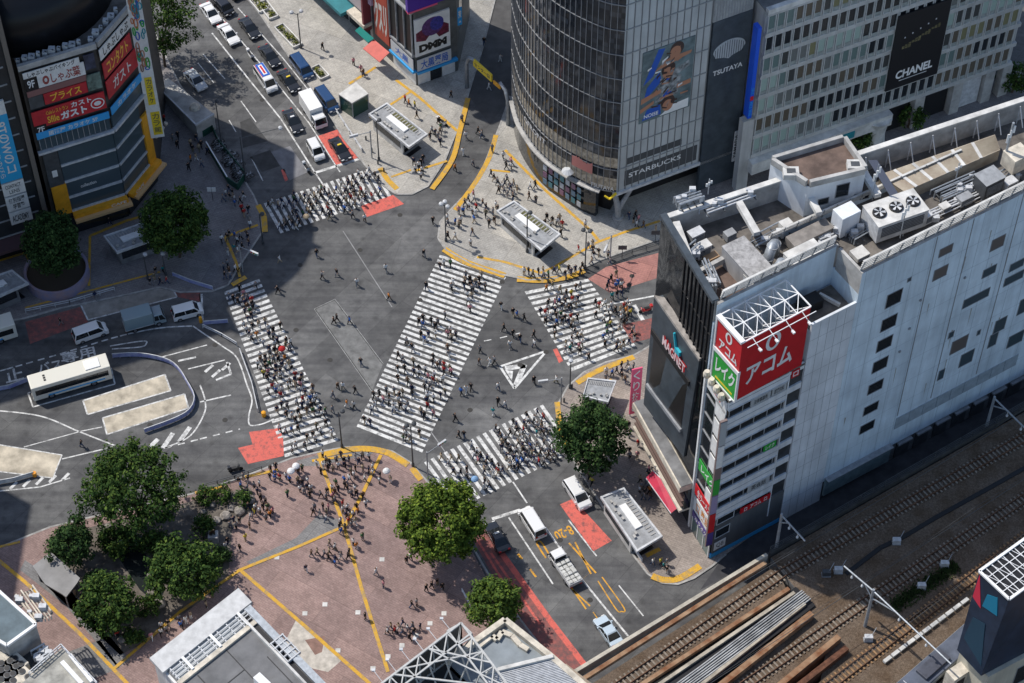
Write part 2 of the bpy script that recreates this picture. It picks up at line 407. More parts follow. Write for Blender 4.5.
# south road
line('stop_line', [(492, 519), (520, 510)], .45); line('lane_line', [(508.7, 517.4), (553, 584)], .2)
line('lane_line', [(513, 482), (527, 503)], .2); line('lane_line', [(545, 527), (580, 577), (628, 636)], .24)
line('lane_line', [(568.4, 520), (596.6, 556)], .18); line('lane_line', [(618.8, 585.4), (643.4, 616)], .16)
area('red_lane', [(560, 504.5), (573, 498.7), (611.8, 540.8), (593, 551.4)], RED_P)
area('red_lane', [(468, 530), (482, 525), (500, 551), (549.7, 620), (585, 668), (572, 676), (536, 640), (500, 590)], RED_D, .006)
line('red_edge_line', [(500, 551), (549.7, 620), (586, 667)], .75, RED_P, .013); line('red_edge_line', [(491, 553), (520, 595), (540, 624)], .3, RED_P, .013)
line('red_edge_line', [(478, 541), (506, 586)], .3, RED_P, .013)
YD = Vector((math.cos(R(-52)), math.sin(R(-52)), 0))
def gtext(s, cx, cy, w, h, ang, m, z=.016, bold=.02):
    c = G(cx, cy); ux = Vector((math.cos(R(ang)), math.sin(R(ang)), 0)); uy = Vector((-ux.y, ux.x, 0)); mb = MB()
    add_text(mb, s, lambda a, b: c+ux*(a-.5)*w+uy*(b-.5)*h+Vector((0, 0, z)), bold); struct('road_lettering', mb, m)
gtext('8-20', 564, 533, 2.4, 1.5, 208, YELLOW_P)
line('yellow_marking', [(569, 543), (596, 573)], .22, YELLOW_P); line('yellow_marking', [(575, 542), (591, 574)], .22, YELLOW_P)
line('yellow_marking', [(571, 589), (591, 572)], .01, YELLOW_P); line('yellow_marking', [(571, 587), (586, 609)], .2, YELLOW_P); line('yellow_marking', [(573, 590), (590, 606)], .2, YELLOW_P)
line('yellow_marking', curve([(598, 581), (616, 609), (621, 611.5), (624, 608), (602, 577)]), .16, YELLOW_P)
line('yellow_marking', curve([(546, 558), (537, 544), (541, 542), (550, 556)]), .22, YELLOW_P)
line('yellow_marking', [(518, 554), (522, 559)], .3, YELLOW_P); line('yellow_marking', [(530, 569), (536, 577)], .25, YELLOW_P); line('yellow_marking', [(593, 612), (600, 622)], .12, YELLOW_P)
# bus roundabout on the left
area('bus_bay', [(83, 400.7), (165, 374.5), (170.7, 390.7), (87.5, 414.5)], PAD, .008, .2)
area('bus_bay', [(102.5, 418), (184.5, 394), (188.5, 408), (107, 434.5)], PAD, .008, .2)
area('bus_bay', [(28, 393), (33, 407), (115, 384), (111, 368)], mat('dark bus bay', (.08, .08, .08), .9, .3, 1), .008, .2)
area('bus_bay', [(-30, 440), (62, 455), (53, 478), (-30, 468)], PAD, .008, .16)
area('bus_bay', [(81, 305), (170, 283), (177, 297), (88, 320)], mat('shade toned bay concrete', (.3, .28, .25), .9, .4, .5), .008, .2)  # last bay: concrete darkened to hold the shade on this side
area('red_lane', [(25, 322), (80, 307), (88, 322), (30, 344)], RED_D); area('red_lane', [(171, 284), (200, 288), (201, 302), (178, 297)], RED_D)
area('red_lane', [(249, 432), (280, 428), (283, 440), (253, 446)], RED_P, .009); area('red_lane', [(238, 448), (283, 437.5), (284, 456), (248, 464)], RED_P, .0175)
line('lane_line', curve([(-10, 410), (40, 416), (80, 432), (116, 446)]), .2); line('lane_line', [(24, 447), (82, 431), (102, 427)], .14)
line('lane_line', [(62, 459), (100, 450), (116, 446)], .18); line('lane_line', curve([(165, 448), (190, 436), (204, 414), (205, 400), (200, 385)]), .2)
for a, b in (((150, 447), (158, 439)), ((163, 448), (173, 433)), ((179, 442), (190, 427))): line('hatch_mark', [a, b], .6)
line('lane_line', [(165, 448), (200, 439), (240, 429)], .2, dash=(.9, .8)); line('lane_line', [(200, 402), (231, 395)], .22)
line('lane_line', curve([(0, 371), (60, 354), (120, 336), (160, 328), (192, 326)]), .22, dash=(.9, .7))
line('lane_line', [(158, 358), (207, 345)], .16); line('lane_line', [(178, 361), (196, 357)], .3); line('lane_line', [(188, 369), (225, 360)], .18)
line('lane_line', curve([(193, 326), (203, 333), (222, 346), (237, 358), (247, 385), (252, 400), (249, 415), (250, 425), (262, 424), (274, 419)]), .2)
line('painted_line', curve([(110, 346), (143, 341), (146, 344), (140, 347), (112, 349)]), .2)
line('lane_line', [(0, 491), (40, 487), (70, 478)], .18)
for i in range(5): line('hatch_mark', [(10+i*13, 489-i*2.2), (17+i*13, 482-i*2.2)], .4)
for x, y in ((205, 372), (212, 377), (222, 370)): line('painted_line', [(x, y), (x+8, y-7)], .4)
line('painted_line', [(216, 380), (231, 374), (227, 362)], .3)
gtext('専用', 78, 355, 4.6, 1.9, 18, WHITE_P)
gtext('バス', 50, 366, 3.2, 1.7, 18, WHITE_P)
gtext('止', 14, 375, 2.4, 2.2, 18, WHITE_P)
line('lane_line', [(-5, 357), (0, 355)], .2)
line('stop_line', [(201, 294), (202, 323)], .45)
# ---- tactile guide strips in the pavements (real raised slabs)
TZ = [0]
def tactile(pp, w):
    mb = MB(); TZ[0] += .0015
    for a, b in zip(pp[:-1], pp[1:]):
        A_, B_ = G(*a, KH), G(*b, KH); d_ = (B_-A_).normalized()*.0; n_ = Vector(((B_-A_).y, -(B_-A_).x, 0)).normalized()*(w/2); z_ = KH+.006+TZ[0]
        mb.sheet([A_-n_, A_+n_, B_+n_, B_-n_], z_)
    struct('tactile_paving', mb, TACTILE)
tactile(curve([(444, 249), (466, 262), (505, 275.5)]), 1.0); tactile(curve([(517, 279), (545, 280), (570, 276), (584, 270)]), 1.0)
tactile([(477, 257), (505, 262), (540, 273)], .4); tactile([(540, 273), (552, 268), (598, 242)], .4); tactile([(505, 150), (545, 190), (590, 230), (599, 241)], .45); tactile([(598, 242), (625, 232), (660, 221)], .4)
tactile(curve([(496, 135), (489, 158), (475, 183), (455, 210)]), .7); tactile([(490, 170), (510, 172)], .35)
tactile(curve([(468, 98), (460, 130), (452, 160), (432, 189)]), .75); tactile([(396, 80), (420, 98), (457, 131)], .45); tactile([(349, 84), (376, 67)], .45); tactile([(410, 92), (370, 118)], .4); tactile([(415, 171), (447, 161)], .4)
tactile(curve([(380, 168), (388, 180), (397, 189)]), .8); tactile([(391, 177), (411, 170)], .35)
tactile([(258, 205), (264, 216), (265, 232)], .8); tactile([(225, 237), (258, 225)], .4); tactile([(225, 237), (236, 262), (240, 277)], .4); tactile([(232, 285), (246, 277)], .7)
tactile([(-5, 262), (25, 253), (30, 262)], .4); tactile([(90, 236), (126, 221), (140, 217)], .45); tactile([(90, 236), (89, 286)], .35); tactile([(25, 308), (160, 272)], .3)
tactile(curve([(577, 383), (600, 370), (634, 357)]), .8); tactile([(557, 402), (560, 428), (570, 450)], .7); tactile([(585, 392), (612, 380)], .5)
tactile(curve([(652, 576), (664, 580), (680, 578), (700, 566)]), .9); tactile([(646, 556), (660, 549)], .6)
tactile(curve([(318, 456), (355, 449), (385, 452), (408, 465)]), .9); tactile([(312, 461), (352, 455)], .4); tactile([(412, 468), (421, 480)], .8)
tactile([(320, 460), (344, 526), (362, 590), (388, 672)], .45); tactile([(381, 455), (362, 495), (345, 526)], .45)
tactile([(240, 570), (300, 546), (345, 526)], .4); tactile([(240, 570), (300, 622), (370, 684)], .45); tactile([(240, 570), (180, 612), (115, 668)], .4); tactile([(-20, 545), (26, 583), (80, 634), (135, 692)], .45); tactile([(195, 493), (222, 487)], .4); tactile([(0, 547), (20, 542)], .35); tactile([(245, 477), (278, 470)], .4)
# grey inlays of the plaza
GRP = paving_mat('grey granite inlay', (.24, .235, .23), (.21, .205, .2), (.15, .15, .15), .6, 32)
def inlay(pp, m, z=KH+.004):
    mb = MB(); mb.sheet(pxpts(pp, KH), z); struct('paving_inlay', mb, m)
inlay([(256, 566), (340, 527), (338, 519), (318, 515), (296, 538), (246, 562)], GRP)
inlay([(296, 461), (318, 455), (345, 449.5), (376, 449.5), (372, 454), (318, 466), (303, 466)], GRP)
inlay([(296, 620), (342, 660), (328, 672), (276, 660)], mat('white stone mosaic', (.52, .48, .42), .85, .3, 1.2))
inlay([(305, 640), (325, 636), (322, 652), (315, 655)], mat('brown stone mosaic', (.25, .15, .12), .85, .3, 1.2), KH+.008)
inlay([(60, 655), (100, 640), (120, 668), (90, 680)], GRP); inlay([(25, 560), (70, 590), (130, 660), (118, 668), (66, 606), (20, 570)], GRP)
for x, y in ((277, 558), (382, 560), (358, 613), (444, 614), (430, 624), (416, 636), (402, 646), (388, 657), (373, 669), (325, 605), (305, 614), (338, 651)):
    c = G(x, y); mb = MB(); mb.box(c.x-.3, c.x+.3, c.y-.3, c.y+.3, KH-.01, KH+.03)
    struct('floor_light_slab', mb, CONC_L)
for x, y in ((360, 250), (420, 300), (300, 265), (447, 330), (470, 410), (330, 360), (400, 215), (560, 540), (590, 600), (215, 345), (225, 420), (150, 425), (290, 120), (262, 100), (520, 365), (296, 330), (546, 352), (629, 285), (632, 276), (407, 343), (502, 282), (238, 295), (475, 262), (590, 262)):
    c = G(x, y); mb = MB(); mb.lathe((c.x, c.y, 0), [(.36, .0), (.36, .022), (.3, .026)], 14)
    tag(mb.build('manhole_cover', mat('cast iron', (.035, .033, .03), .7)), kind='structure')
# ------------------------------------------------------------------ long roof building, screen front, narrow shop tower
def ang(p, a, l): return Vector((p[0]+l*math.cos(R(a)), p[1]+l*math.sin(R(a)), 0))
LC = Vector((17.1, 168.4, 0)); MC = Vector((22.42, 155.3, 0)); S0 = Vector((24.5, 150.6, 0))
FA = Face(LC, MC); FB = Face(MC, S0); FS = Face(S0, ang(S0, 31.7, 52)); FI = FS.off(-4.74)
BK = Face(ang(LC, 23.5, 58), LC)            # back wall, u runs right to left
WALLBLUE = streak_mat('pale blue cladding', (.66, .77, .85), .86, .55, scale=.9); WALLTILE = streak_mat('white tile cladding', (.72, .75, .78), .88, .5, scale=.8)
ROOFD = mat('stained roof felt', (.15, .135, .12), .92, .5, .5); ROOFBR = mat('brown roof slab', (.15, .105, .085), .9, .45, .45)
CHAR = mat('charcoal cladding', (.055, .07, .085), .45, .3, .7); GLASSFACE = mat('rippled dark glass', (.010, .012, .015), .06, spec=.16)
N_, L_, B_ = nodes_of(GLASSFACE); n = N_.new('ShaderNodeTexNoise'); n.inputs['Scale'].default_value = .3; n.inputs['Detail'].default_value = 1.0
mp = N_.new('ShaderNodeMapping'); mp.inputs['Scale'].default_value = (1, 1, .35); L_.new(worldvec(N_), mp.inputs['Vector']); L_.new(mp.outputs[0], n.inputs['Vector'])
bp = N_.new('ShaderNodeBump'); bp.inputs['Strength'].default_value = .2; bp.inputs['Distance'].default_value = .6; L_.new(n.outputs['Fac'], bp.inputs['Height']); L_.new(bp.outputs['Normal'], B_.inputs['Normal'])

T = thing('department_store', 'long pale blue slab building with roof plant and a dark screen front on the crossing', 'building', (40, 165, 0))
mainpts = [LC, MC, FS.pt(17, 0, -4.74), FS.pt(17, 0), FS.pt(52, 0), ang(LC, 23.5, 58)]
mb = MB(); mb.m(WALLBLUE).prism(mainpts, 4, 40.4); mb.build('wall', None, T)
mb = MB(); mb.m(CONC_D).prism([LC, MC, FS.pt(17, 0, -4.74), FS.pt(17, 0, -.35), FS.pt(52, 0, -.35), ang(LC, 23.5, 58)], 0, 4.0); mb.build('ground_floor', None, T)
mb = MB(); mb.m(ROOFD).prism([FA.pt(.2, 0, -.2), FA.pt(13.8, 0, -.2), FS.pt(17.2, 0, -4.94), FS.pt(17.2, 0, -.2), FS.pt(51, 0, -.2), ang(LC, 23.5, 57)-Vector((0, .4, 0))], 40.3, 40.45); mb.build('roof', None, T)
# parapets, butted end to end
mb = MB(); mb.m(CONC)
mb.fbox(FA, .25, 13.9, 40.4, 44, -.5, -.02)
mb.fbox(FS, 17, 52, 40.4, 44, -.35, -.01); mb.m(CONC).fbox(FS, 17.004, 17.35, 40.4, 44, -4.4, -.352); mb.fbox(FS, .9, 17.35, 40.4, 44, -5.09, -4.745)
mb.build('parapet', None, T)
mb = MB(); mb.m(WALLBLUE).fbox(FS, 17, 52, 40.42, 43.96, -.008, .006); mb.fbox(FS, .6, 17, 40.42, 43.96, -4.744, -4.73); mb.build('cladding', None, T)
mb = MB(); mb.m(CONC).fbox(BK, .3, 57.8, 40.4, 43.6, -.5, -.02); mb.m(CONC_L).fbox(BK, .3, 57.8, 43.6, 43.8, -.6, .1); mb.build('back_parapet', None, T)
# slatted screen along the roof edge
def slat_rail(F, u0, u1, z0, z1, d, parent, name='slatted_screen', n=5, m=CONC_L):
    mb = MB(); mb.m(m)
    for i in range(n):
        z = z0+(z1-z0)*(i+.5)/n; mb.fbox(F, u0, u1, z-.06, z+.05, d+.06*i-.13, d+.06*i+.13)
    mb.m(GREY); u = u0
    while u < u1: mb.beam(F.pt(u, z0-.5, d-.1), F.pt(u, z1, d+.12*n-.1), .12); u += 1.8
    return mb.build(name, None, parent)
slat_rail(FS, 17.1, 52, 44, 45.9, -.5, T); slat_rail(FS, 1.5, 17.0, 44, 45.7, -5.3, T)
# spine of plant screens across the roof
SPN = Face(Vector((29.3, 167.0, 0)), Vector((52.9, 180.4, 0)))
mb = MB(); mb.m(WALLBLUE).fbox(SPN, 0, 27, 40.45, 41.3, -.25, 0); mb.m(CONC_L).fbox(SPN, 0, 27, 41.3, 41.42, -.3, .05); mb.build('roof_wall', None, T); slat_rail(SPN, .2, 27, 41.6, 42.6, .1, T, n=3)
# long wall windows: each one its own part
WF = mat('window frame grey', (.22, .23, .24), .5)
def wall_window(F, u0, u1, v0, v1, parent, frame=WF, pane=GLASS, d=.0):
    mb = MB(); mb.m(frame); t = .09
    mb.fbox(F, u0, u1, v0, v0+t, d-.05, d+.07); mb.fbox(F, u0, u1, v1-t, v1, d-.05, d+.05)
    mb.fbox(F, u0, u0+t, v0+t, v1-t, d-.05, d+.05); mb.fbox(F, u1-t, u1, v0+t, v1-t, d-.05, d+.05)
    o = mb.build('window', None, parent)
    g = MB(); g.m(pane).fbox(F, u0+t, u1-t, v0+t, v1-t, d-.04, d+.024); g.build('pane', None, o); return o
PB = mat('bronze pane', (.13, .11, .1), .35)
for k, (v0, v1) in enumerate(((34.9, 37.4), (30.6, 32.9), (26.8, 29.0), (22.8, 25.0), (18.6, 20.6), (14.4, 16.2), (10.6, 12.4))): wall_window(FS, 21.6, 23.9, v0, v1, T)
for k, (u0, u1, v0, v1) in enumerate(((28.5, 30.5, 39.7, 41.2), (28.4, 30.5, 35.6, 37.6), (36.9, 39, 35.7, 37.8), (36.7, 38.8, 31.0, 32.6), (41.2, 43.5, 29.4, 30.9), (34.6, 38.7, 26.7, 28.4), (40.9, 44, 26.9, 28.5), (24.3, 24.9, 38.0, 38.7), (33.4, 34.3, 21.8, 23.0), (34.4, 37.0, 18.0, 20.6), (41.3, 43.2, 17.6, 20.2), (38.4, 39.0, 19.2, 20.2), (33.3, 34.3, 13.6, 15.6), (36.6, 38.8, 14.0, 16.6), (41.0, 42.4, 15.0, 17.6), (44.8, 47.2, 19.0, 22.0), (44.6, 47.2, 12.6, 15.0), (44.5, 47, 32.0, 34), (45.2, 49.6, 23.4, 25.0))):
    wall_window(FS, u0, u1, v0, v1, T, pane=PB if k in (0, 1, 2, 9) else GLASS_B)
mb = MB(); mb.m(mat('grey louvre', (.34, .4, .45), .5, .2, 1))
for i in range(9): mb.fbox(FS, 27.6+i*2.2, 29.7+i*2.2, 7.6, 9.9, -.02, .08)
mb.build('louvre_band', None, T)
mb = MB(); mb.m(mat('dull green panel', (.2, .27, .28), .5, .3, 1)).fbox(FS, 17.2, 27.5, 1.2, 4.6, .0, .35); mb.m(GREY).fbox(FS, 17.2, 27.5, 4.6, 4.75, -.05, .8); mb.build('base_panel', None, T)
for i in range(7):
    mb = MB(); mb.m(DGREY).fbox(FS, 29+i*3.1, 31.2+i*3.1, .15, 3.2, -.33, -.2); mb.m(GREY).fbox(FS, 29+i*3.1, 31.2+i*3.1, 3.2, 3.5, -.33, .25); mb.build('shutter_door', None, T)
for u, v in ((27, 33), (26.2, 28.3), (25.4, 24.5), (33.6, 33)):
    mb = MB(); mb.m(GREY).fbox(FS, u, u+.25, v, v+.3, .0, .18); mb.build('vent', None, T)
mb = MB(); mb.m(GREY)
for u in (27.6, 32.9, 40.2): mb.fbox(FS, u, u+.09, 10.4, 43.9, .007, .07)
mb.build('downpipe', None, T)
mb = MB(); mb.m(mat('cladding joint', (.36, .43, .48), .6))
for i in range(14): mb.fbox(FS, 17.6+i*2.43, 17.64+i*2.43, 4.8, 43.9, .007, .016)
for z in (8.6, 12.9, 17.2, 21.5, 25.8, 30.1, 34.4, 38.7): mb.fbox(FS, 17.1, 51.9, z, z+.04, .0165, .02)
mb.build('cladding_joints', None, T)
mb = MB(); mb.m(mat('rust stain', (.34, .33, .3), .8)); rng = random.Random(15)
for i in range(26): u, z, l = rng.uniform(18, 50), rng.uniform(12, 42), rng.uniform(1.2, 4.5); mb.fpoly(FS, [(u, z), (u+rng.uniform(.1, .25), z), (u+.1, z-l)], .021)
mb.build('rain_stains', None, T)
# ---- front on the crossing: rippled glass, screen box, sign letters, cream ledge, awning
mb = MB(); mb.m(GLASSFACE).fbox(FA, .02, 13.85, 9.5, 43.6, .0, .12); mb.build('glass_front', None, T)
mb = MB(); mb.m(BLACK)
for i in range(1, 9): mb.fbox(FA, 5.6+i*.95, 5.72+i*.95, 24, 43.6, .12, .26)
for z in (28, 33, 38): mb.fbox(FA, 5, 13.85, z, z+.14, .12, .2)
mb.m(CHAR).fbox(FA, 0, 13.85, 43.6, 44.15, -.5, .3); mb.build('mullions', None, T)
ZT, ZB = 32.0, 11.5
c00, c10, c11, c01 = G(643.5, 404, ZB), G(683.5, 457, ZB), G(699, 361.5, ZT), G(654, 297.5, ZT)
def fit_in(p): return FA.pt((p-FA.o).dot(FA.d), p.z, .1)
def bil(a, b, d=0):
    p = (c00*(1-a)+c10*a)*(1-b)+(c01*(1-a)+c11*a)*b
    return p+BN*d
BN = (c10-c00).cross(c01-c00).normalized()
if BN.y > 0: BN = -BN
mb = MB(); back = [fit_in(c) for c in (c00, c10, c11, c01)]; front = [c00, c10, c11, c01]
mb.m(CHAR).hexa(back, front); sb = mb.build('screen_box', None, T)
def bq(mb, a0, a1, b0, b1, d0, d1): mb.hexa([bil(a0, b0, d0), bil(a1, b0, d0), bil(a1, b1, d0), bil(a0, b1, d0)], [bil(a0, b0, d1), bil(a1, b0, d1), bil(a1, b1, d1), bil(a0, b1, d1)])
mb = MB(); mb.m(mat('unlit led screen', (.022, .02, .022), .3, .3, 2))
bq(mb, .08, .86, .24, .68, -.02, .06); mb.build('led_screen', None, sb)
mb = MB(); mb.m(GREY); bq(mb, .05, .88, .205, .235, -.02, .3); mb.build('screen_ledge', None, sb); mb = MB(); mb.m(BLACK); bq(mb, .03, .9, .695, .74, -.02, .22); mb.build('screen_ledge', None, sb)
mb = MB(); mb.m(mat('white letter face', (.8, .6, .6), .4)); add_text(mb, 'MAGNET', lambda a, b: bil(.3+.5*a, .755+.085*b, .32), .02); mb.m(RED); add_text(mb, 'MAGNET', lambda a, b: bil(.305+.5*a, .75+.085*b, .12), .05); mb.build('lettering', None, sb)
mb = MB(); mb.m(mat('teal letter', (.03, .4, .5), .4)); bq(mb, .56, .66, .84, .88, .02, .35); mb.beam(bil(.5, .97, .2), bil(.57, .86, .2), .25, .2); mb.m(RED); bq(mb, .57, .67, .80, .84, .02, .3); mb.build('emblem', None, sb)
mb = MB(); p = [bil(0, 1.0, 0), bil(1, 1.0, 0), bil(1, 1.0, -1.0), bil(.08, 1.0, -.9)]
mb.m(mat('weathered ledge', (.35, .32, .29), .85, .4, .8)).hexa([q+Vector((0, 0, .01)) for q in p], [q+Vector((0, 0, .45)) for q in p]); mb.build('ledge', None, T)
CREAM = mat('cream ledge', (.62, .56, .46), .8, .35, .8)
mb = MB(); mb.m(CREAM).fbox(FA, -.2, 13.9, 8.4, 9.5, .0, 2.0); mb.m(CONC_D).fbox(FA, -.2, 13.9, 9.5, 9.6, .3, 1.8); mb.build('cream_ledge', None, T)
mb = MB(); mb.m(GLASS).fbox(FA, 0, 13.9, 4.4, 8.4, 0, 1.2); mb.m(mat('brown band', (.14, .09, .075), .6))
for z in (5.0, 6.1, 7.2): mb.fbox(FA, -.1, 13.9, z, z+.28, 1.2, 1.6)
mb.m(GREY)
for i in range(8): mb.fbox(FA, i*1.75, i*1.75+.1, 4.4, 8.4, 1.2, 1.32)
mb.m(CREAM).fbox(FA, -.2, 13.9, 4.0, 4.4, 0, 1.75); mb.build('shop_band', None, T)
AW = streak_mat('crimson awning cloth', (.52, .03, .07), .8)
mb = MB(); a, b, c, dd = G(653, 471, 4.0), G(684, 503, 4.0), G(671, 513.5, 3.1), G(646, 478, 3.1)
mb.m(AW).hexa([a, b, c, dd], [x+Vector((0, 0, .1)) for x in (a, b, c, dd)]); mb.m(WHITE).beam(dd, c, .1, .2); mb.beam(a+Vector((0, 0, .1)), b+Vector((0, 0, .1)), .1, .15); mb.build('awning', None, T)
mb = MB(); mb.m(GLASS)
for i in range(6): mb.fbox(FA, .4+i*2.2, 2.2+i*2.2, .2, 3.4, -.02, .1)
mb.m(RED).fbox(FA, .3, 13.6, 3.45, 3.95, 0, .2); mb.build('shop_front', None, T)
# standing pink banner board on the pavement
mb = MB(); q = [G(628, 417, .15), G(637, 413, .15), G(644, 367, 7), G(637, 367, 7)]
t = thing('banner_board', 'tall pink vertical banner with white characters beside the dark screen front', 'banner', (G(632, 416, KH)), rz=0)
BF = Face(G(628.8, 417, 0), G(639, 414.5, 0)); hh = 9.4
mb = MB(); mb.m(PINK).fbox(BF, 0, BF.L, .6, hh+.6, -.08, .08); mb.m(GREY).fbox(BF, .1, .2, KH, .6, -.05, .05); mb.fbox(BF, BF.L-.2, BF.L-.1, KH, .6, -.05, .05); mb.build('board', None, t)
mb = MB(); mb.m(WHITE); fvtext(mb, BF, 'くり抜き', .25, BF.L-.25, .9, hh+.3, .1, .01); mb.build('lettering', None, t)

# ------------------------------------------------------------------ narrow striped shop tower with roof signs
T2 = thing('shop_tower', 'narrow white striped shop tower under a red and green roof sign box', 'building', (26, 153, 0))
core = [MC+Vector((.3, .1, 0)), S0, FS.pt(10.7, 0), FS.pt(10.7, 0, -4.74)]
mb = MB(); mb.m(mat('slate recess', (.05, .055, .06), .4, .3, .8)).prism([FB.pt(.05, 0, -.25), FB.pt(FB.L-.25, 0, -.25), FS.pt(10.7, 0, -.25), FS.pt(10.7, 0, -4.7), FB.pt(.5, 0, -1)], 0, 31.9); mb.build('wall', None, T2)
mb = MB(); mb.m(ROOFD).prism([FB.pt(.05, 0, 0), FB.pt(FB.L, 0, 0), FS.pt(10.6, 0, 0), FS.pt(10.6, 0, -4.7), FB.pt(.05, 0, -.5)], 31.9, 32.3); mb.build('roof', None, T2)
SPAN = streak_mat('white spandrel', (.7, .72, .74), .86, .5)
rows = [7.0+3.62*i for i in range(7)]
for i, z in enumerate(rows):
    mb = MB(); mb.m(SPAN).fbox(FS, .05, 8.5, z+1.75, z+3.62, -.25, .0); mb.m(GREY).fbox(FS, .05, 8.5, z+2.62, z+2.68, 0, .03); mb.m(LGREY).fbox(FS, .05, 8.5, z+1.66, z+1.75, -.2, .12); mb.build('spandrel', None, T2)
    mb = MB(); mb.m(GLASS).fbox(FS, .3, 8.4, z+.02, z+1.64, -.26, -.18); mb.m(GREY)
    for u in (.3, 2.2, 4.1, 6.0, 8.0): mb.fbox(FS, u, u+.1, z, z+1.66, -.25, -.1)
    mb.build('window_strip', None, T2)
    mb = MB(); mb.m(SPAN).fbox(FS, 8.6, 10.6, z+2.55, z+3.62, -.25, -.02); mb.build('balcony', None, T2)
mb = MB(); mb.m(SPAN).fbox(FS, .05, 10.7, 29.7+2.64, 33.4, -.25, .02) if False else mb.m(SPAN).fbox(FS, 8.45, 8.62, 3, 32, -.3, .05); mb.build('fin', None, T2)
mb = MB(); mb.m(streak_mat('dark grey base wall', (.12, .125, .13), .8)).fbox(FS, .3, 10.6, 1.0, 6.9, -.25, .0); mb.m(LBLUE).fbox(FS, .1, 10.6, .2, 1.0, -.25, .03); mb.build('base_wall', None, T2)
mb = MB(); mb.m(WHITE).fbox(FS, .5, 2.2, 1.6, 3.2, 0, .06); mb.m(DGREY); ftext(mb, FS, 'QB', .8, 1.9, 1.9, 2.9, .07); mb.build('wall_sign', None, T2)
wall_window(FS, .4, 2.6, 4.2, 6.0, T2, LGREY); wall_window(FS, .4, 3.0, 7.2, 8.6, T2, LGREY, d=.02)
# signs on the long side
def sign(F, u0, u1, v0, v1, d, board, parent, text=None, tm=WHITE, mode='h', name='sign_board', pad=.15, bold=.02):
    mb = MB(); mb.m(board).fbox(F, u0, u1, v0, v1, d-.12, d); o = mb.build(name, None, parent)
    if text:
        t = MB(); t.m(tm); a = (u0+(u1-u0)*pad, u1-(u1-u0)*pad, v0+(v1-v0)*pad, v1-(v1-v0)*pad)
        {'h': ftext, 'v': fvtext, 'r': frot}[mode](t, F, text, *a, d+.012, bold); t.build('lettering', None, o)
    return o
sign(FS, 3.9, 8.4, 7.1, 8.2, .15, RED, T2, 'ロ  アコム  ロ', WHITE, pad=.12); sign(FS, 6.2, 8.0, 18.2, 19.4, .1, GREEN, T2, 'レイク'); sign(FS, 6.2, 8.2, 29.0, 30.4, .1, mat('grey sign', (.4, .42, .43), .5), T2, '診療内科', DGREY); sign(FS, 3.2, 6.0, 29.0, 30.3, .1, MATS['grey sign'], T2, '法律事務所', DGREY); sign(FS, 8.8, 9.9, 32.0-1.4, 31.9, .1, RED, T2, 'ロ'); sign(FS, 4.6, 7.8, 10.9, 12.3, .1, MATS['grey sign'], T2, '英会話', DGREY)
# narrow front: white pole, blade sign, tenants' panels
mb = MB(); mb.m(WHITE).fbox(FB, -.35, -.05, .2, 31.5, -.3, .25); mb.build('pole', None, T2)
mb = MB(); mb.m(GLASS).fbox(FB, .1, 4.9, 4, 31.5, -.25, -.05); mb.m(GREY)
for i in range(9): mb.fbox(FB, .1, 4.9, 4+i*3.4, 4.25+i*3.4, -.25, .05)
mb.fbox(FB, 2.3, 2.45, 4, 31.5, -.2, .04); mb.build('glazing', None, T2)
pan = mat('white tenant panel', (.74, .74, .72), .5, .15, 1.2)
for i in range(7):
    z = 27.4-i*3.5
    if i == 4: sign(FB, .4, 4.8, z, z+2.0, .12, GREEN, T2, 'レイク', WHITE)
    else: sign(FB, 2.6, 4.8, z-.3, z+2.5, .12, pan, T2)
sign(FB, .3, 4.9, 8.2, 10.2, .2, RED, T2, '生ラーメン', WHITE); sign(FB, .3, 4.9, 4.8, 7.6, .15, pan, T2, '口 薬局', mat('orange lettering', (.6, .2, .02), .5)); sign(FB, .4, 4.9, 3.5, 4.6, .25, mat('purple sign', (.08, .05, .22), .5), T2, 'カラオケ', WHITE)
sign(FB, .3, 4.9, 29.4, 31.6, .12, pan, T2, '口', RED, pad=.3)
mb = MB(); mb.m(GLASS_G).fbox(FB, .4, 4.8, .2, 3.2, -.05, .1); mb.m(WHITE)
for u in (.3, 1.8, 3.3, 4.8): mb.fbox(FB, u, u+.12, .2, 3.3, -.02, .16)
mb.build('shop_front', None, T2)
bl = Face(FB.pt(FB.L-.3, 0, 0), FB.pt(FB.L-.3, 0, 1.3)) 
mb = MB(); mb.m(mat('blade sign brown', (.2, .15, .14), .5)).fbox(FB, 5.05, 5.35, 3.6, 29, .0, .9); o = mb.build('blade_sign', None, T2)
BLF = Face(FB.pt(5.36, 0, .02), FB.pt(5.36, 0, .88)); 
# outer face of the blade looks along the front, facing the railway
BLF = Face(FB.pt(5.36, 0, .9), FB.pt(5.36, 0, 0.0)); 
mb = MB()
for z0, z1, m in ((24.4, 28.8, MATS['grey sign']), (20, 24.2, pan), (14.5, 17.5, GREEN), (10.6, 14.2, mat('lilac sign', (.3, .25, .4), .5)), (6.6, 10.4, RED), (3.8, 6.4, MATS['purple sign'])):
    mb = MB(); mb.m(m).fbox(FB, 5.35, 5.42, z0, z1, .05, .85); mb.build('blade_panel', None, o)
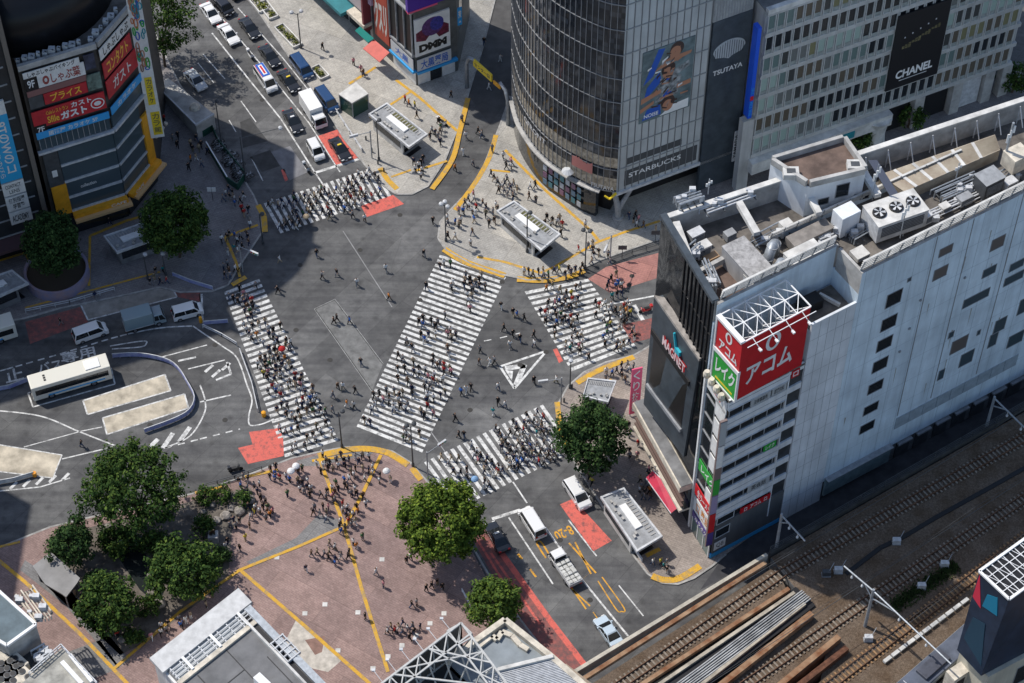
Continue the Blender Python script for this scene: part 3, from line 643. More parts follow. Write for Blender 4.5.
# tiled wall piece
mb = MB(); mb.m(WALLTILE).prism([FS.pt(10.75, 0, -4.6), FS.pt(10.75, 0, .0), FS.pt(16.98, 0, .0), FS.pt(16.98, 0, -4.6)], 0, 37.6)
mb.fbox(FS, 10.75, 16.98, 37.6, 39, -.3, 0); mb.build('tiled_wall', None, T)
mb = MB(); mb.m(GREY)
for i in range(11): mb.fbox(FS, 10.76, 16.97, 4+i*3.2, 4.04+i*3.2, 0, .012)
for u in (12.0, 13.2, 14.4, 15.6): mb.fbox(FS, u, u+.04, .5, 38.8, 0, .01)
mb.build('tile_joints', None, T)
mb = MB(); mb.m(ROOFD).fbox(FS, 10.8, 16.9, 37.6, 37.7, -4.5, -.35); mb.m(BLACK).fbox(FS, 11.3, 14, 37.7, 39.2, -3.8, -2.2); mb.m(CONC_L).beam(FS.pt(14.5, 38.4, -3.6), FS.pt(15.6, 38.2, -1.2), .3, .5); mb.build('terrace', None, T)
# roof sign box
SQ, SPt, ST = G(718, 316, 43), G(742.5, 343, 43), G(811, 306.5, 43)
F1, F2 = Face(SQ, SPt), Face(SPt, ST)
sgn = thing('roof_sign', 'red and green roof sign box with white lattice frame above the striped tower', 'sign', (SPt.x, SPt.y, 32.3))
def sb_(F, z0, z1, m, u0=0, u1=None): 
    mb = MB(); mb.m(m).fbox(F, u0, F.L if u1 is None else u1, z0, z1, -.25, 0); return mb
sb_(F1, 37.9, 42.8, RED).build('red_panel', None, sgn); sb_(F1, 32.5, 37.3, GREEN).build('green_panel', None, sgn); sb_(F2, 32.6, 42.8, RED, .02).build('red_panel', None, sgn)
mb = MB(); mb.m(GREY).fbox(F2, .6, F2.L, 32.5, 42.7, -.34, -.26); mb.build('panel_backing', None, sgn); mb = MB(); mb.m(GREY).fbox(F1, 0, F1.L-.6, 32.5, 42.7, -.34, -.26); mb.build('panel_backing', None, sgn)
mb = MB(); mb.m(WHITE).fbox(F1, -.1, F1.L+.1, 37.3, 37.9, -.2, .15); mb.fbox(F1, -.15, 0, 32.4, 42.8, -.2, .1); mb.fbox(F1, -.1, F1.L, 42.8, 43.15, -.4, .2); mb.fbox(F1, F1.L-.12, F1.L+.06, 32.4, 37.3, -.2, .1); mb.fbox(F1, -.1, F1.L, 32.3, 32.5, -.2, .1); mb.build('sign_frame', None, sgn)
def ring(mb, F, uc, vc, ru, rv, w, d, sk=0):
    n = 22
    for i in range(n):
        a0, a1 = 2*math.pi*i/n, 2*math.pi*(i+1)/n
        mb.fpoly(F, [(uc+ru*math.cos(a0), vc+rv*math.sin(a0)), (uc+ru*math.cos(a1), vc+rv*math.sin(a1)), (uc+(ru-w)*math.cos(a1), vc+(rv-w)*math.sin(a1)), (uc+(ru-w)*math.cos(a0), vc+(rv-w)*math.sin(a0))], d)
    return mb
L2, L1 = F2.L, F1.L
mb = MB(); mb.m(WHITE); ftext(mb, F2, 'アコム', L2*.12, L2*.82, 34.6, 38.0, .03, .03); ring(mb, F2, L2*.48, 40.3, 1.05, 1.55, .45, .03); mb.build('lettering', None, sgn)
mb = MB(); mb.m(WHITE); ftext(mb, F1, 'アコム', L1*.15, L1*.9, 38.3, 40.0, .03, .03); ring(mb, F1, L1*.5, 41.4, .6, .9, .28, .03); mb.build('lettering', None, sgn)
mb = MB(); mb.m(WHITE); ftext(mb, F1, 'レイク', L1*.12, L1*.9, 34.0, 36.6, .03, .03); mb.m(YEL).fbox(F1, L1*.15, L1*.85, 32.9, 33.2, 0, .02); mb.build('lettering', None, sgn)
mb = MB(); mb.m(WHITE); cnr = [SQ, SPt, ST, SQ+(ST-SPt)]
def up(p, z): return Vector((p.x, p.y, z))
for a, b in ((0, 1), (1, 2), (2, 3), (3, 0)): mb.beam(up(cnr[a], 43), up(cnr[b], 43), .14)
nn = 5
for i in range(nn):
    p = lambda s, t, z: up((SQ.lerp(SPt, t)).lerp((SQ+(ST-SPt)).lerp(ST, t), s), z)
    s0, s1 = i/nn, (i+1)/nn
    mb.beam(p(s0, 0, 43), p((s0+s1)/2, .5, 40.5), .1); mb.beam(p(s1, 0, 43), p((s0+s1)/2, .5, 40.5), .1); mb.beam(p(s0, 1, 43), p((s0+s1)/2, .5, 40.5), .1); mb.beam(p(s1, 1, 43), p((s0+s1)/2, .5, 40.5), .1)
    mb.beam(p(s0, 0, 43), p(s0, 1, 43), .1); mb.beam(p((s0+s1)/2, .5, 40.5), p((s0+s1)/2, .5, 32.3), .1)
    mb.beam(p(s0, 0, 43), p(s0, 0, 32.3), .1); mb.beam(p(s0, .5, 43), p(s1, .5, 43), .12)
    mb.beam(p(s0, 0, 43), p(s1, .5, 43), .09); mb.beam(p(s0, 1, 43), p(s1, .5, 43), .09)
mb.beam(F2.pt(0, 43.1, .9), F2.pt(L2, 43.1, .9), .08); mb.build('lattice_frame', None, sgn)
for i in range(4):
    mb = MB(); mb.m(WHITE); u = L2*(.14+.24*i); mb.beam(F2.pt(u, 43.1, 0), F2.pt(u, 42.6, 1.5), .07); mb.fbox(F2, u-.14, u+.14, 42.4, 42.62, 1.3, 1.75); mb.build('sign_lamp', None, sgn)
mb = MB(); mb.m(CREAM)
for i in range(4): mb.lathe(FB.pt(.6+i*1.2, 31.9, .5), [(.42, 0), (.45, .5), (.3, .9)], 10)
mb.build('cornice_drum', None, T2)

# ------------------------------------------------------------------ roof plant, each piece a thing of its own
def roof_box(name, label, cat, px, py, L, W, H, z=40.45, m=LGREY, top=None, a=31.7, detail='grille', group=None):
    c = G(px, py, z+H); t = thing(name, label, cat, (c.x, c.y, z), group); top = CONC_L if top is WHITE else top
    e = Face(ang(c, a, -L/2), ang(c, a, L/2)); e = Face(e.o-e.n*0, e.e)
    mb = MB(); mb.m(m).fbox(e, 0, L, z+.15, z+H, -W/2, W/2); mb.m(DGREY).fbox(e, .1, L-.1, z, z+.15, -W/2+.1, W/2-.1); mb.build('casing', None, t, bevel=.04)
    if top: mb = MB(); mb.m(top).fbox(e, -.05, L+.05, z+H, z+H+.08, -W/2-.05, W/2+.05); mb.build('lid', None, t)
    if detail in ('grille', 'fans'):
        mb = MB(); mb.m(DGREY).fbox(e, L*.08, L*.92, z+H*.3, z+H*.85, W/2, W/2+.03)
        mb.m(GREY)
        for i in range(6): mb.fbox(e, L*.08, L*.92, z+H*(.32+.09*i), z+H*(.34+.09*i), W/2+.03, W/2+.06)
        mb.build('grille', None, t)
    if detail == 'fans':
        n = 3
        for i in range(n):
            u = L*(i+.5)/n; p = e.pt(u, z+H+.08, 0); mb = MB(); mb.m(BLACK).lathe(p, [(.82, 0), (.82, .18), (.74, .2)], 18); o = mb.build('fan_housing', None, t)
            mb = MB(); mb.m(LGREY)
            for k in range(5):
                b = 2*math.pi*k/5+i*.4; q = p+Vector((0, 0, .24)); v1 = Vector((math.cos(b), math.sin(b), 0)); v2 = Vector((-v1.y, v1.x, 0))
                mb.hexa([q+v1*.1-v2*.05, q+v1*.68-v2*.16, q+v1*.68+v2*.16, q+v1*.1+v2*.05], [q+v1*.1-v2*.05+Vector((0, 0, .03)), q+v1*.68-v2*.16+Vector((0, 0, .03)), q+v1*.68+v2*.16+Vector((0, 0, .1)), q+v1*.1+v2*.05+Vector((0, 0, .1))])
            mb.build('fan', None, o)
    return t, e
roof_box('chiller', 'large pale cooling unit with three round fans on the long roof', 'cooling unit', 896, 208, 6.6, 3.6, 2.9, 40.9, LGREY, WHITE, 24, 'fans')
roof_box('duct_box', 'tall pale blue ventilation box with a dark open top left of the three-fan unit', 'vent box', 847, 210, 2.6, 1.9, 3.4, 40.45, WALLTILE, None, 31.7, 'none')
c = G(847, 210, 43.85); 
roof_box('tank', 'long white roof tank with ribbed sides beside the slatted screen', 'tank', 804, 252, 4.2, 2.1, 2.2, 40.45, WHITE, WHITE, 31.7, 'none')
roof_box('plant_slab', 'flat brown grey plinth between the roof rails and the white tank', 'plinth', 810, 232, 5.6, 1.8, 1.4, 40.45, mat('brown grey felt', (.24, .22, .2), .9, .3, 1), None, 31.7, 'none')
roof_box('lift_housing', 'big weathered grey roof housing with a stepped lower box by the brown roof', 'roof housing', 748, 258, 3.0, 5.8, 3.4, 40.45, streak_mat('weathered grey housing', (.42, .41, .4), .75), mat('cracked roof top', (.36, .35, .34), .9, .45, 1.6), 31.7, 'none')
roof_box('service_box', 'small grey service box at the near end of the big roof housing', 'service box', 758, 277, 2.4, 2.2, 1.9, 41.4, LGREY, CONC, 31.7, 'none')
roof_box('cabinet', 'white roof cabinet at the dark glass corner, the nearer of two', 'cabinet', 703, 245, 1.7, 1.1, 1.9, 40.45, LGREY, WHITE, 31.7, 'grille')
roof_box('cabinet', 'shaded grey roof cabinet behind the white one at the dark glass corner', 'cabinet', 696, 232, 1.7, 1.1, 1.9, 40.45, GREY, LGREY, 31.7, 'grille')
roof_box('cabinet', 'dark grey roof cabinet on the far right of the long roof', 'cabinet', 990, 176, 2.8, 2.2, 2.6, 40.9, DGREY, GREY, 31.7, 'grille')
roof_box('cabinet', 'cream box at the right frame edge of the long roof', 'cabinet', 1018, 152, 2.6, 2.2, 2.4, 42, CREAM, None, 31.7, 'none')
roof_box('wood_crate', 'tan wooden pallet box beside the white roof cabinet', 'crate', 711, 256, 1.8, 1.0, .7, 40.45, mat('tan timber', (.4, .26, .15), .8), None, 31.7, 'none')
# silver duct elbows
def duct(label, pts, r):
    t = thing('air_duct', label, 'duct', (pts[0][0], pts[0][1], 40.45)); mb = MB(); mb.smooth = True; mb.m(STEEL).tube(pts, r, 12); mb.build('duct_tube', None, t)
    mb = MB(); mb.m(GREY)
    for p in pts[1:-1]: mb.lathe(Vector(p)-Vector((0, 0, .1)), [(r*1.12, 0), (r*1.12, .2)], 12)
    mb.build('flange', None, t)
p = G(768, 258, 42); duct('fat silver duct curving up between grey housing and white tank', [p+Vector((0, 0, -1.5)), p, p+Vector((.5, .9, 1.0)), p+Vector((.9, 1.8, .4)), p+Vector((1, 2, -1.5))], .62)
p = G(775, 272, 42); duct('second silver duct with a square cowl nearest the slatted rail', [p+Vector((0, 0, -1.5)), p+Vector((0, 0, .6)), p+Vector((.7, .6, 1.0)), p+Vector((1.4, 1, .2)), p+Vector((1.5, 1.1, -1.5))], .55)
mb = MB(); mb.m(GREY)
rng = random.Random(3)
def pipes(name, label, x0, y0, x1, y1, n, z=40.9, h=1.2, m=STEEL):
    A, B = G(x0, y0, z), G(x1, y1, z); t = thing(name, label, 'pipework', (A.x, A.y, 40.45)); mb = MB(); mb.m(m); d = (B-A); nrm = Vector((d.y, -d.x, 0)).normalized()
    for i in range(n):
        o = nrm*(i-n/2)*.36; s = rng.uniform(0, .15); e = rng.uniform(.8, 1)
        z1 = Vector((0, 0, rng.uniform(0, h)))
        mb.tube([A+d*s+o-Vector((0, 0, .4)), A+d*s+o+z1, A+d*e+o+z1, A+d*e+o-Vector((0, 0, .4))], rng.uniform(.06, .14), 6)
    mb.build('pipe', None, t); mb = MB(); mb.m(DGREY)
    for k in range(4):
        p = A+d*(.1+.26*k); mb.beam(p-nrm*n*.2-Vector((0, 0, .1)), p+nrm*n*.2-Vector((0, 0, .1)), .12)
    mb.build('pipe_rack', None, t)
    for k in range(max(3, n)):
        mb = MB(); mb.m(LGREY); p = A+d*rng.uniform(.1, .9)+nrm*rng.uniform(-1, 1)*n*.15; s = rng.uniform(.2, .45); mb.box(p.x-s, p.x+s, p.y-s*.7, p.y+s*.7, z-.4, z+rng.uniform(.3, 1.0)); mb.build('valve_box', None, t)
pipes('pipework', 'tangle of silver pipes on the roof right of the three-fan unit', 935, 200, 985, 178, 7, 41, .8); pipes('pipework', 'row of low grey pipes along the foot of the slatted roof edge', 900, 232, 1000, 186, 4, 41, .4, LGREY)
pipes('pipework', 'bundle of white hoses at the end of the white tank', 818, 243, 834, 236, 6, 41, .9, LGREY); pipes('pipework', 'low pipes in front of the three-fan unit', 850, 240, 874, 226, 5, 41, .5)
pipes('pipework', 'pipes along the front parapet of the brown roof', 704, 262, 716, 290, 4, 42, .7); pipes('pipework', 'jumble of small fittings on the dark glass roof corner', 676, 205, 702, 196, 6, 44, .8)
pipes('pipework', 'fittings beside the pale beam at the front parapet', 686, 258, 700, 246, 5, 42, 1.2)
# brown roof slab, pale beams, stair head, corrugated roof
mb = MB(); mb.m(ROOFBR).prism(pxpts([(702, 272), (734, 256), (752, 297), (724, 307)], 40.9), 40.45, 41.0); mb.build('brown_roof', None, T)
mb = MB(); mb.m(CONC_L)
for a, b, w in (((676, 223), (689, 258), .8), ((739, 203), (757, 234), .8), ((806, 189), (819, 214), .7), ((864, 173), (878, 196), .8)):
    mb = MB(); mb.m(CONC_L).beam(G(*a, 43.2), G(*b, 43.2), w, .6); mb.build('roof_beam', None, T)
mb = MB(); mb.m(CONC).beam(G(700, 272, 42), G(728, 257, 42), .5, .8); mb.build('roof_beam', None, T)
ph = pxpts([(771, 160), (844, 138), (866, 170), (808, 184)], 46)
st = thing('stair_head', 'pale blue stair house with a brown walled roof standing on the long roof', 'stair house', (36, 179, 40.4))
mb = MB(); mb.m(WALLTILE).prism(ph, 38, 45.5); mb.build('wall', None, st)
mb = MB(); mb.m(ROOFBR).prism([p.lerp(sum(ph, Vector())/4, .04) for p in ph], 45.5, 45.6); mb.build('roof', None, st)
mb = MB(); mb.m(CONC)
for i in range(4):
    a, b = ph[i], ph[(i+1) % 4]; d = (b-a).normalized()*.2; mb.beam(up(a+d, 46.0), up(b-d, 46.0), .45, .9)
mb.build('parapet', None, st)
fs = Face(ph[3], ph[2]) 
for u0, u1, v0, v1 in ((1.6, 3.0, 41.8, 42.9), (3.7, 5.4, 42.4, 44.6), (6.2, 8.2, 41, 42.2)): wall_window(fs, u0, u1, v0, v1, st)
for px, py in ((791, 172), (855, 165)):
    p = G(px, py, 46.2); mb = MB(); mb.m(CONC_L).box(p.x-.9, p.x+.9, p.y-.7, p.y+.7, 45.6, 46.4); o = mb.build('hatch', None, st); mb = MB(); mb.m(DGREY).box(p.x-.5, p.x+.5, p.y-.35, p.y+.35, 46.4, 46.46); mb.build('hatch_lid', None, o)
CORR = mat('corrugated cream roof', (.5, .44, .34), .8, second=(.3, .24, .18), scale=.35)
cp = pxpts([(880, 175), (995, 135), (1000, 150), (905, 192)], 42.2); cr = MB(); cr.m(CORR).prism(cp, 40.45, 42.1)
n = 26
for i in range(n):
    a = cp[0].lerp(cp[3], i/n); b = cp[1].lerp(cp[2], i/n); cr.beam(up(a, 42.15), up(b, 42.15), .14, .12)
cr.m(CONC_L)
for s in (.12, .28, .45, .62, .8): cr.beam(up(cp[0].lerp(cp[1], s), 42.25), up(cp[3].lerp(cp[2], s), 42.25), .4, .1)
cr.build('corrugated_roof', None, T)
mb = MB(); mb.m(mat('navy roof panel', (.06, .07, .1), .5)).hexa([G(*p, 43) for p in ((868, 160), (877, 160), (898, 193), (890, 196))], [G(*p, 43.3) for p in ((868, 160), (877, 160), (898, 193), (890, 196))]); mb.build('roof_panel', None, T)
mb = MB(); mb.m(LGREY)
for i in range(10):
    p = BK.pt(8+3.0*i, 0, -.9); mb.beam((p.x, p.y, 40.5), (p.x, p.y, 43.4), .12); mb.beam((p.x, p.y, 43.3), BK.pt(8+3.0*i, 41, -2.2), .1)
mb.build('roof_brace', None, T)
def mast(label, px, py, z, h, r=.07):
    c = G(px, py, z); t = thing('antenna_mast', label, 'antenna', c); mb = MB(); mb.m(STEEL).tube([c, c+Vector((0, 0, h))], r, 6); mb.build('mast', None, t)
    mb = MB(); mb.m(WHITE)
    for k in range(3): mb.box(c.x-.12+k*.25-.25, c.x+.1+k*.25-.25, c.y-.2, c.y-.1, c.z+h*(.55+.12*k), c.z+h*(.75+.1*k))
    mb.build('aerial', None, t)
mast('slim white antenna mast in front of the three-fan unit', 900, 238, 42, 6); mast('lattice antenna at the right end of the long roof', 1003, 165, 42, 7, .16); mast('thin antenna beside the pale blue stair house', 872, 200, 42, 6, .05); mast('leaning aerial on the dark glass roof corner', 708, 194, 44, 2.5)
mast('short aerial above the pipes right of the three-fan unit', 956, 178, 42, 2.5)

pipes('pipework', 'pipes threading between grey housing and pale roof wall', 752, 246, 790, 226, 5, 41, .6); pipes('pipework', 'cable trays at the back of the long roof', 700, 214, 760, 192, 4, 43.2, .3, LGREY)
pipes('pipework', 'pipes at the right frame edge of the long roof', 985, 190, 1020, 172, 6, 41, .9); pipes('pipework', 'white conduits beside the tall vent box', 828, 226, 842, 232, 5, 41, .8, WHITE)
for i, (x, y, l_, w_, h_, lb) in enumerate(((925, 214, 1.6, 1.2, 1.5, 'small grey unit just right of the three-fan cooling unit'), (945, 205, 1.2, 1.0, 1.1, 'low pale unit among the silver pipes'), (965, 196, 1.8, 1.1, 1.3, 'grey unit among silver pipes left of the dark cabinet'), (1010, 180, 1.6, 1.2, 1.6, 'grey unit right of the dark cabinet'), (786, 222, 1.4, 1.0, 1.4, 'grey box beside the pale roof beam and stair house'), (730, 232, 1.3, 1.0, 1.2, 'pale box in the roof well behind the big grey housing'), (832, 250, 1.4, 1.2, 1.0, 'low grey unit at the roof corner behind the slats'), (860, 252, 1.8, 1.6, .8, 'open topped roof corner tank at the step of the slatted rail'))):
    roof_box('service_box', lb, 'service box', x, y, l_, w_, h_, 40.6, (LGREY, CONC_L, GREY)[i % 3], None, 31.7, 'grille')
# ------------------------------------------------------------------ curved glass building on the corner
Q0 = Vector((14.4, 207.2, 0)); QF = Face(Q0, ang(Q0, 26.5, 19.2))
CURT = mat('curtain glass', (.03, .033, .038), .07, spec=.5); N_, L_, B_ = nodes_of(CURT)
br = N_.new('ShaderNodeTexBrick'); br.inputs['Scale'].default_value = .5; br.offset = 0; br.inputs['Color1'].default_value = (.02, .023, .028, 1); br.inputs['Color2'].default_value = (.085, .092, .104, 1); br.inputs['Mortar'].default_value = (.03, .03, .03, 1); br.inputs['Bias'].default_value = -.35
uvn = N_.new('ShaderNodeUVMap'); L_.new(uvn.outputs[0], br.inputs['Vector'])
L_.new(br.outputs['Color'], B_.inputs['Base Color'])
PANELG = streak_mat('pale grey glass panel', (.46, .48, .48), .9, .3, scale=.5); N_, L_, B_ = nodes_of(PANELG)
Q = thing('curved_building', 'glass corner building with a curved dark curtain wall and a pale poster face', 'building', (14, 216, 0))
arc_px = [(512, 122), (514.5, 134), (519, 150), (527, 165), (538, 180), (552, 193), (570, 205), (590, 215), (602, 219)]
arc = [G(*p) for p in arc_px]
cv = []
for i, p in enumerate(curve([(a.x, a.y) for a in arc], 3)): cv.append(Vector((p[0], p[1], 0)))
cv.append(Q0)
ZQ = 58.0
backp = [QF.pt(19.2, 0), QF.pt(19.2, 0, -20), Vector((cv[0].x+4, cv[0].y+14, 0))]
mb = MB(); mb.m(CONC_D).prism([p+Vector((.25, .35, 0)) for p in cv[:-1]]+[QF.pt(.2, 0, -.4), QF.pt(19, 0, -.4), QF.pt(19, 0, -20), Vector((cv[0].x+4, cv[0].y+14, 0))], 5.6, ZQ); mb.build('wall', None, Q)
mb = MB(); mb.m(BLACK).prism([p+Vector((1.2, 1.6, 0)) for p in cv[:-1]]+[QF.pt(1.5, 0, -3), QF.pt(18, 0, -3), QF.pt(18, 0, -19), Vector((cv[0].x+4, cv[0].y+13, 0))], 0, 5.7); mb.build('ground_floor', None, Q)
# curtain wall strip with uv laid along the wall so panes differ
bmm = bmesh.new(); uvl = bmm.loops.layers.uv.new('UVMap'); acc = 0; off = wloc(Q)
for a, b in zip(cv[:-1], cv[1:]):
    L = (b-a).length; vs = [bmm.verts.new(Vector((p.x, p.y, z))-off) for p, z in ((a, 6.0), (b, 6.0), (b, ZQ), (a, ZQ))]; f = bmm.faces.new(vs)
    for l, uvc in zip(f.loops, ((acc, 6), (acc+L, 6), (acc+L, ZQ), (acc, ZQ))): l[uvl].uv = (uvc[0]*1.3, uvc[1]*.55)
    acc += L
me = bpy.data.meshes.new('curtain_wall'); bmm.to_mesh(me); bmm.free(); me.materials.append(CURT); o = bpy.data.objects.new('curtain_wall', me); COL.objects.link(o); o.parent = Q
# mullions and floor bands of the curve
mb = MB(); cum = [0]
for a, b in zip(cv[:-1], cv[1:]): cum.append(cum[-1]+(b-a).length)
def oncv(s):
    for i in range(len(cv)-1):
        if s <= cum[i+1] or i == len(cv)-2:
            t = (s-cum[i])/(cum[i+1]-cum[i]); p = cv[i].lerp(cv[i+1], t); d = (cv[i+1]-cv[i]).normalized(); return p, Vector((d.y, -d.x, 0))
mb.m(mat('grey mullion', (.27, .275, .285), .4, .2, 2, metal=.2)); s = 0
while s < cum[-1]-.2:
    p, n_ = oncv(s); mb.beam(up(p+n_*.06, 6.0), up(p+n_*.06, ZQ), .065, .1, up=n_); s += .86
mb.build('mullions', None, Q)
mb = MB(); mb.m(mat('floor band', (.32, .325, .33), .45, .2, 2, metal=.2))
for z in (6.0, 10.3, 14.6, 18.9, 23.2, 27.5, 31.8, 36.1, 40.4, 44.7, 49, 53.3):
    mb = MB(); mb.m(MATS['floor band'])
    for a, b in zip(cv[:-1], cv[1:]):
        d = (b-a).normalized(); n_ = Vector((d.y, -d.x, 0)); mb.beam(up(a+n_*.07, z), up(b+n_*.07, z), .1, .1)
    mb.build('floor_band', None, Q)
# faint glow painted on strips as lit shops, canopy edge, shop window
INT = mat('lit shop interior', (.30, .27, .22), .5, .8, 1.8, emit=((.9, .75, .55), .05))
for z0, z1 in ((6.35, 8.6), (10.7, 12.6)):
    mb = MB(); mb.m(INT)
    for a, b in zip(cv[:-1], cv[1:]):
        d = (b-a).normalized(); n_ = Vector((d.y, -d.x, 0))*.02; mb.poly([up(a+n_, z0), up(b+n_, z0), up(b+n_, z1), up(a+n_, z1)])
    mb.build('shop_gallery', None, Q)
mb = MB(); mb.m(CONC)
for a, b in zip(cv[2:-3], cv[3:-2]):
    d = (b-a).normalized(); n_ = Vector((d.y, -d.x, 0)); mb.beam(up(a+n_*.3, 5.8), up(b+n_*.3, 5.8), .7, .2)
mb.build('canopy', None, Q)
mb = MB(); mb.m(GLASS)
for a, b in zip(cv[2:-4], cv[3:-3]): mb.hexa([up(a, .15), up(b, .15), up(b+Vector((.4, .5, 0)), .15), up(a+Vector((.4, .5, 0)), .15)], [up(a, 5.6), up(b, 5.6), up(b+Vector((.4, .5, 0)), 5.6), up(a+Vector((.4, .5, 0)), 5.6)])
mb.build('shop_window', None, Q)
mb = MB(); k = 0; cols = [mat('poster blue grey', (.16, .25, .33), .5), mat('poster mauve', (.25, .13, .2), .5), mat('poster pale', (.5, .52, .55), .5), mat('poster teal', (.08, .22, .26), .5)]
sA = (cv[-9]-cv[-4]); A_, B2 = cv[-13], cv[-6]
WFc = Face(A_, B2)
for r_ in range(3):
    for c_ in range(7):
        mb.m(cols[(r_*5+c_*3) % 4]).fbox(WFc, .5+c_*WFc.L/7.4, .5+c_*WFc.L/7.4+.7, 1.1+r_*1.4, 2.1+r_*1.4, .42, .47)
mb.build('window_posters', None, Q)
# signs on the curve
def cvtext(mb, s, s0, s1, z0, z1, bold=.02, d=.32):
    def fn(a, b): p, n_ = oncv(s0+(s1-s0)*a); return up(p+n_*d, z0+(z1-z0)*b)
    return add_text(mb, s, fn, bold)
C = cum[-1]
mb = MB(); mb.m(mat('grey white letters', (.6, .6, .6), .5)); cvtext(mb, 'QFRONT', C*.33, C*.55, 8.8, 9.9); cvtext(mb, 'TSUTAYA', C*.86, C*.99, 6.4, 7.2); mb.build('lettering', None, Q)
mb = MB(); mb.m(mat('salmon sign', (.55, .2, .17), .5))
for i in range(8):
    p, n_ = oncv(C*(.74+.016*i)); q_, n2 = oncv(C*(.756+.016*i)); mb.poly([up(p+n_*.3, 8.7), up(q_+n2*.3, 8.7), up(q_+n2*.3, 10.6+.4*math.sin(i)), up(p+n_*.3, 10.6)])
mb.m(LGREY)
p, n_ = oncv(C*.72); mb.lathe(up(p+n_*.4, 6.6), [(.3, 0), (.9, .5), (.3, 1)], 12); mb.build('sign_board', None, Q)
mb = MB(); mb.m(YEL); p = up(Q0, 5.2)+Vector((-.9, -.6, 0)); mb.beam(p+Vector((-.7, .25, .4)), p, .22, .2); mb.beam(p, p+Vector((.9, .2, 1.0)), .3, .2); mb.build('emblem', None, Q)
# column at the corner and right-hand face
mb = MB(); mb.m(GREY).tube([up(Q0+Vector((.5, .5, 0)), 0), up(Q0+Vector((.4, .4, 0)), 2.3), up(Q0+Vector((-.3, .9, 0)), 5.8)], [.5, .45, .35], 10); mb.tube([up(Q0+Vector((.5, .5, 0)), 2.0), up(Q0+Vector((2.3, 1.2, 0)), 5.8)], [.4, .3], 10); mb.m(CONC).lathe(up(Q0+Vector((.5, .5, 0)), KH), [(.8, 0), (.8, .35)], 14); mb.build('corner_column', None, Q)
mb = MB(); mb.m(PANELG).fbox(QF, .02, 13.0, 6.0, ZQ, -.1, .0); mb.build('panel_face', None, Q)
mb = MB(); mb.m(mat('panel joint', (.17, .175, .18), .5))
for i in range(13): mb.fbox(QF, .25+i*1.06, .36+i*1.06, 6.0, ZQ, .0, .09)
mb.build('panel_joints', None, Q)
mb = MB(); mb.m(mat('panel line', (.28, .29, .29), .5))
for z in (10.3, 14.6, 18.9, 23.2, 27.5, 31.8, 36.1, 40.4, 44.7): mb.fbox(QF, 0, 13, z, z+.16, .0, .1)
mb.build('panel_lines', None, Q)
mb = MB(); mb.m(mat('smoky strip glass', (.085, .088, .09), .2)).fbox(QF, 1.2, 12.6, 6.6, 9.6, .0, .05); mb.fbox(QF, 1.4, 10, 10.8, 12.0, 0, .05); mb.build('strip_window', None, Q)
mb = MB(); mb.m(LGREY).fbox(QF, -.2, 19.2, 5.5, 6.0, -.4, .35); mb.build('soffit_band', None, Q)
mb = MB(); mb.m(WHITE); ftext(mb, QF, 'STARBUCKS', 1.8, 10.0, 8.1, 9.0, .12, .015); mb.build('lettering', None, Q)
mb = MB(); mb.m(CHAR).fbox(QF, 13.2, 19.15, .2, 32.3, -.2, .35); mb.build('dark_panel', None, Q)
mb = MB(); mb.m(mat('grey ribbed top', (.33, .34, .34), .5, .2, 1)).fbox(QF, 13.1, 19.15, 32.3, ZQ, -.2, .25)
mb.m(GREY)
for i in range(14): mb.fbox(QF, 13.2+i*.43, 13.3+i*.43, 32.4, ZQ, .25, .32)
mb.build('ribbed_panel', None, Q)
mb = MB(); mb.m(mat('emblem grey', (.42, .45, .47), .5)); ptsq = []
for i in range(25):
    t = math.pi*i/24; ptsq.append((16.0-2.45*math.cos(t), 26.6+1.75*math.sin(t)*(1 if True else 1)))
ptsq += [(17.9, 25.6), (16.6, 25.3), (16.0, 24.9), (15.3, 25.3), (13.9, 25.7)]
mb.fslab(QF, ptsq, .36, .42); o = mb.build('emblem', None, Q)
mb = MB(); mb.m(CHAR)
for i in range(-6, 7): mb.fbox(QF, 16+i*.36-.04, 16+i*.36+.04, 25.2, 28.2-.07*abs(i)**1.5, .42, .44)
mb.build('emblem_lines', None, o)
mb = MB(); mb.m(WHITE); ftext(mb, QF, 'TSUTAYA', 13.8, 18.4, 22.4, 23.3, .37, .02); mb.build('lettering', None, Q)
sign(QF, 18.3, 18.9, 4, 10, .6, WHITE, Q, 'YAMADA', DGREY, 'r', 'blade_sign', .1)
# advertising poster: figures in abstract shapes
mb = MB(); mb.m(mat('poster ground', (.14, .19, .2), .5, .5, .5)).fbox(QF, 2.9, 10.7, 18, 31, .0, .12); po = mb.build('poster', None, Q)
SK = mat('poster skin', (.42, .2, .12), .5); SK2 = mat('poster dark hair', (.06, .035, .03), .5); BLp = mat('poster blue', (.02, .09, .42), .5); GYp = mat('poster grey cloth', (.3, .32, .33), .5, .7, 1.5)
mb = MB()
mb.m(BLp); mb.fpoly(QF, [(3.2, 25), (4.6, 26.2), (6.2, 30.6), (5.2, 30.8)], .125); mb.fpoly(QF, [(3.4, 22), (6, 24.8), (5.6, 26.6), (3.8, 24.4)], .126); mb.fpoly(QF, [(3.3, 18.4), (6.2, 18.6), (6, 20.6), (4, 20.2)], .126)
mb.m(GYp); mb.fpoly(QF, [(5.2, 21), (8.6, 21.4), (9, 24.8), (5.8, 25.2)], .13); mb.fpoly(QF, [(6.6, 24), (10.2, 26), (10, 27), (6.2, 25.6)], .131); mb.m(WHITE); mb.fpoly(QF, [(6, 18.2), (10.4, 18.2), (10.4, 19.8), (8, 19.6)], .13)
mb.m(SK2)
for u, v in ((8.0, 29.6), (6.9, 26.4), (7.2, 20.2)): ring(mb, QF, u, v+.25, 1.05, 1.2, 1.04, .135)
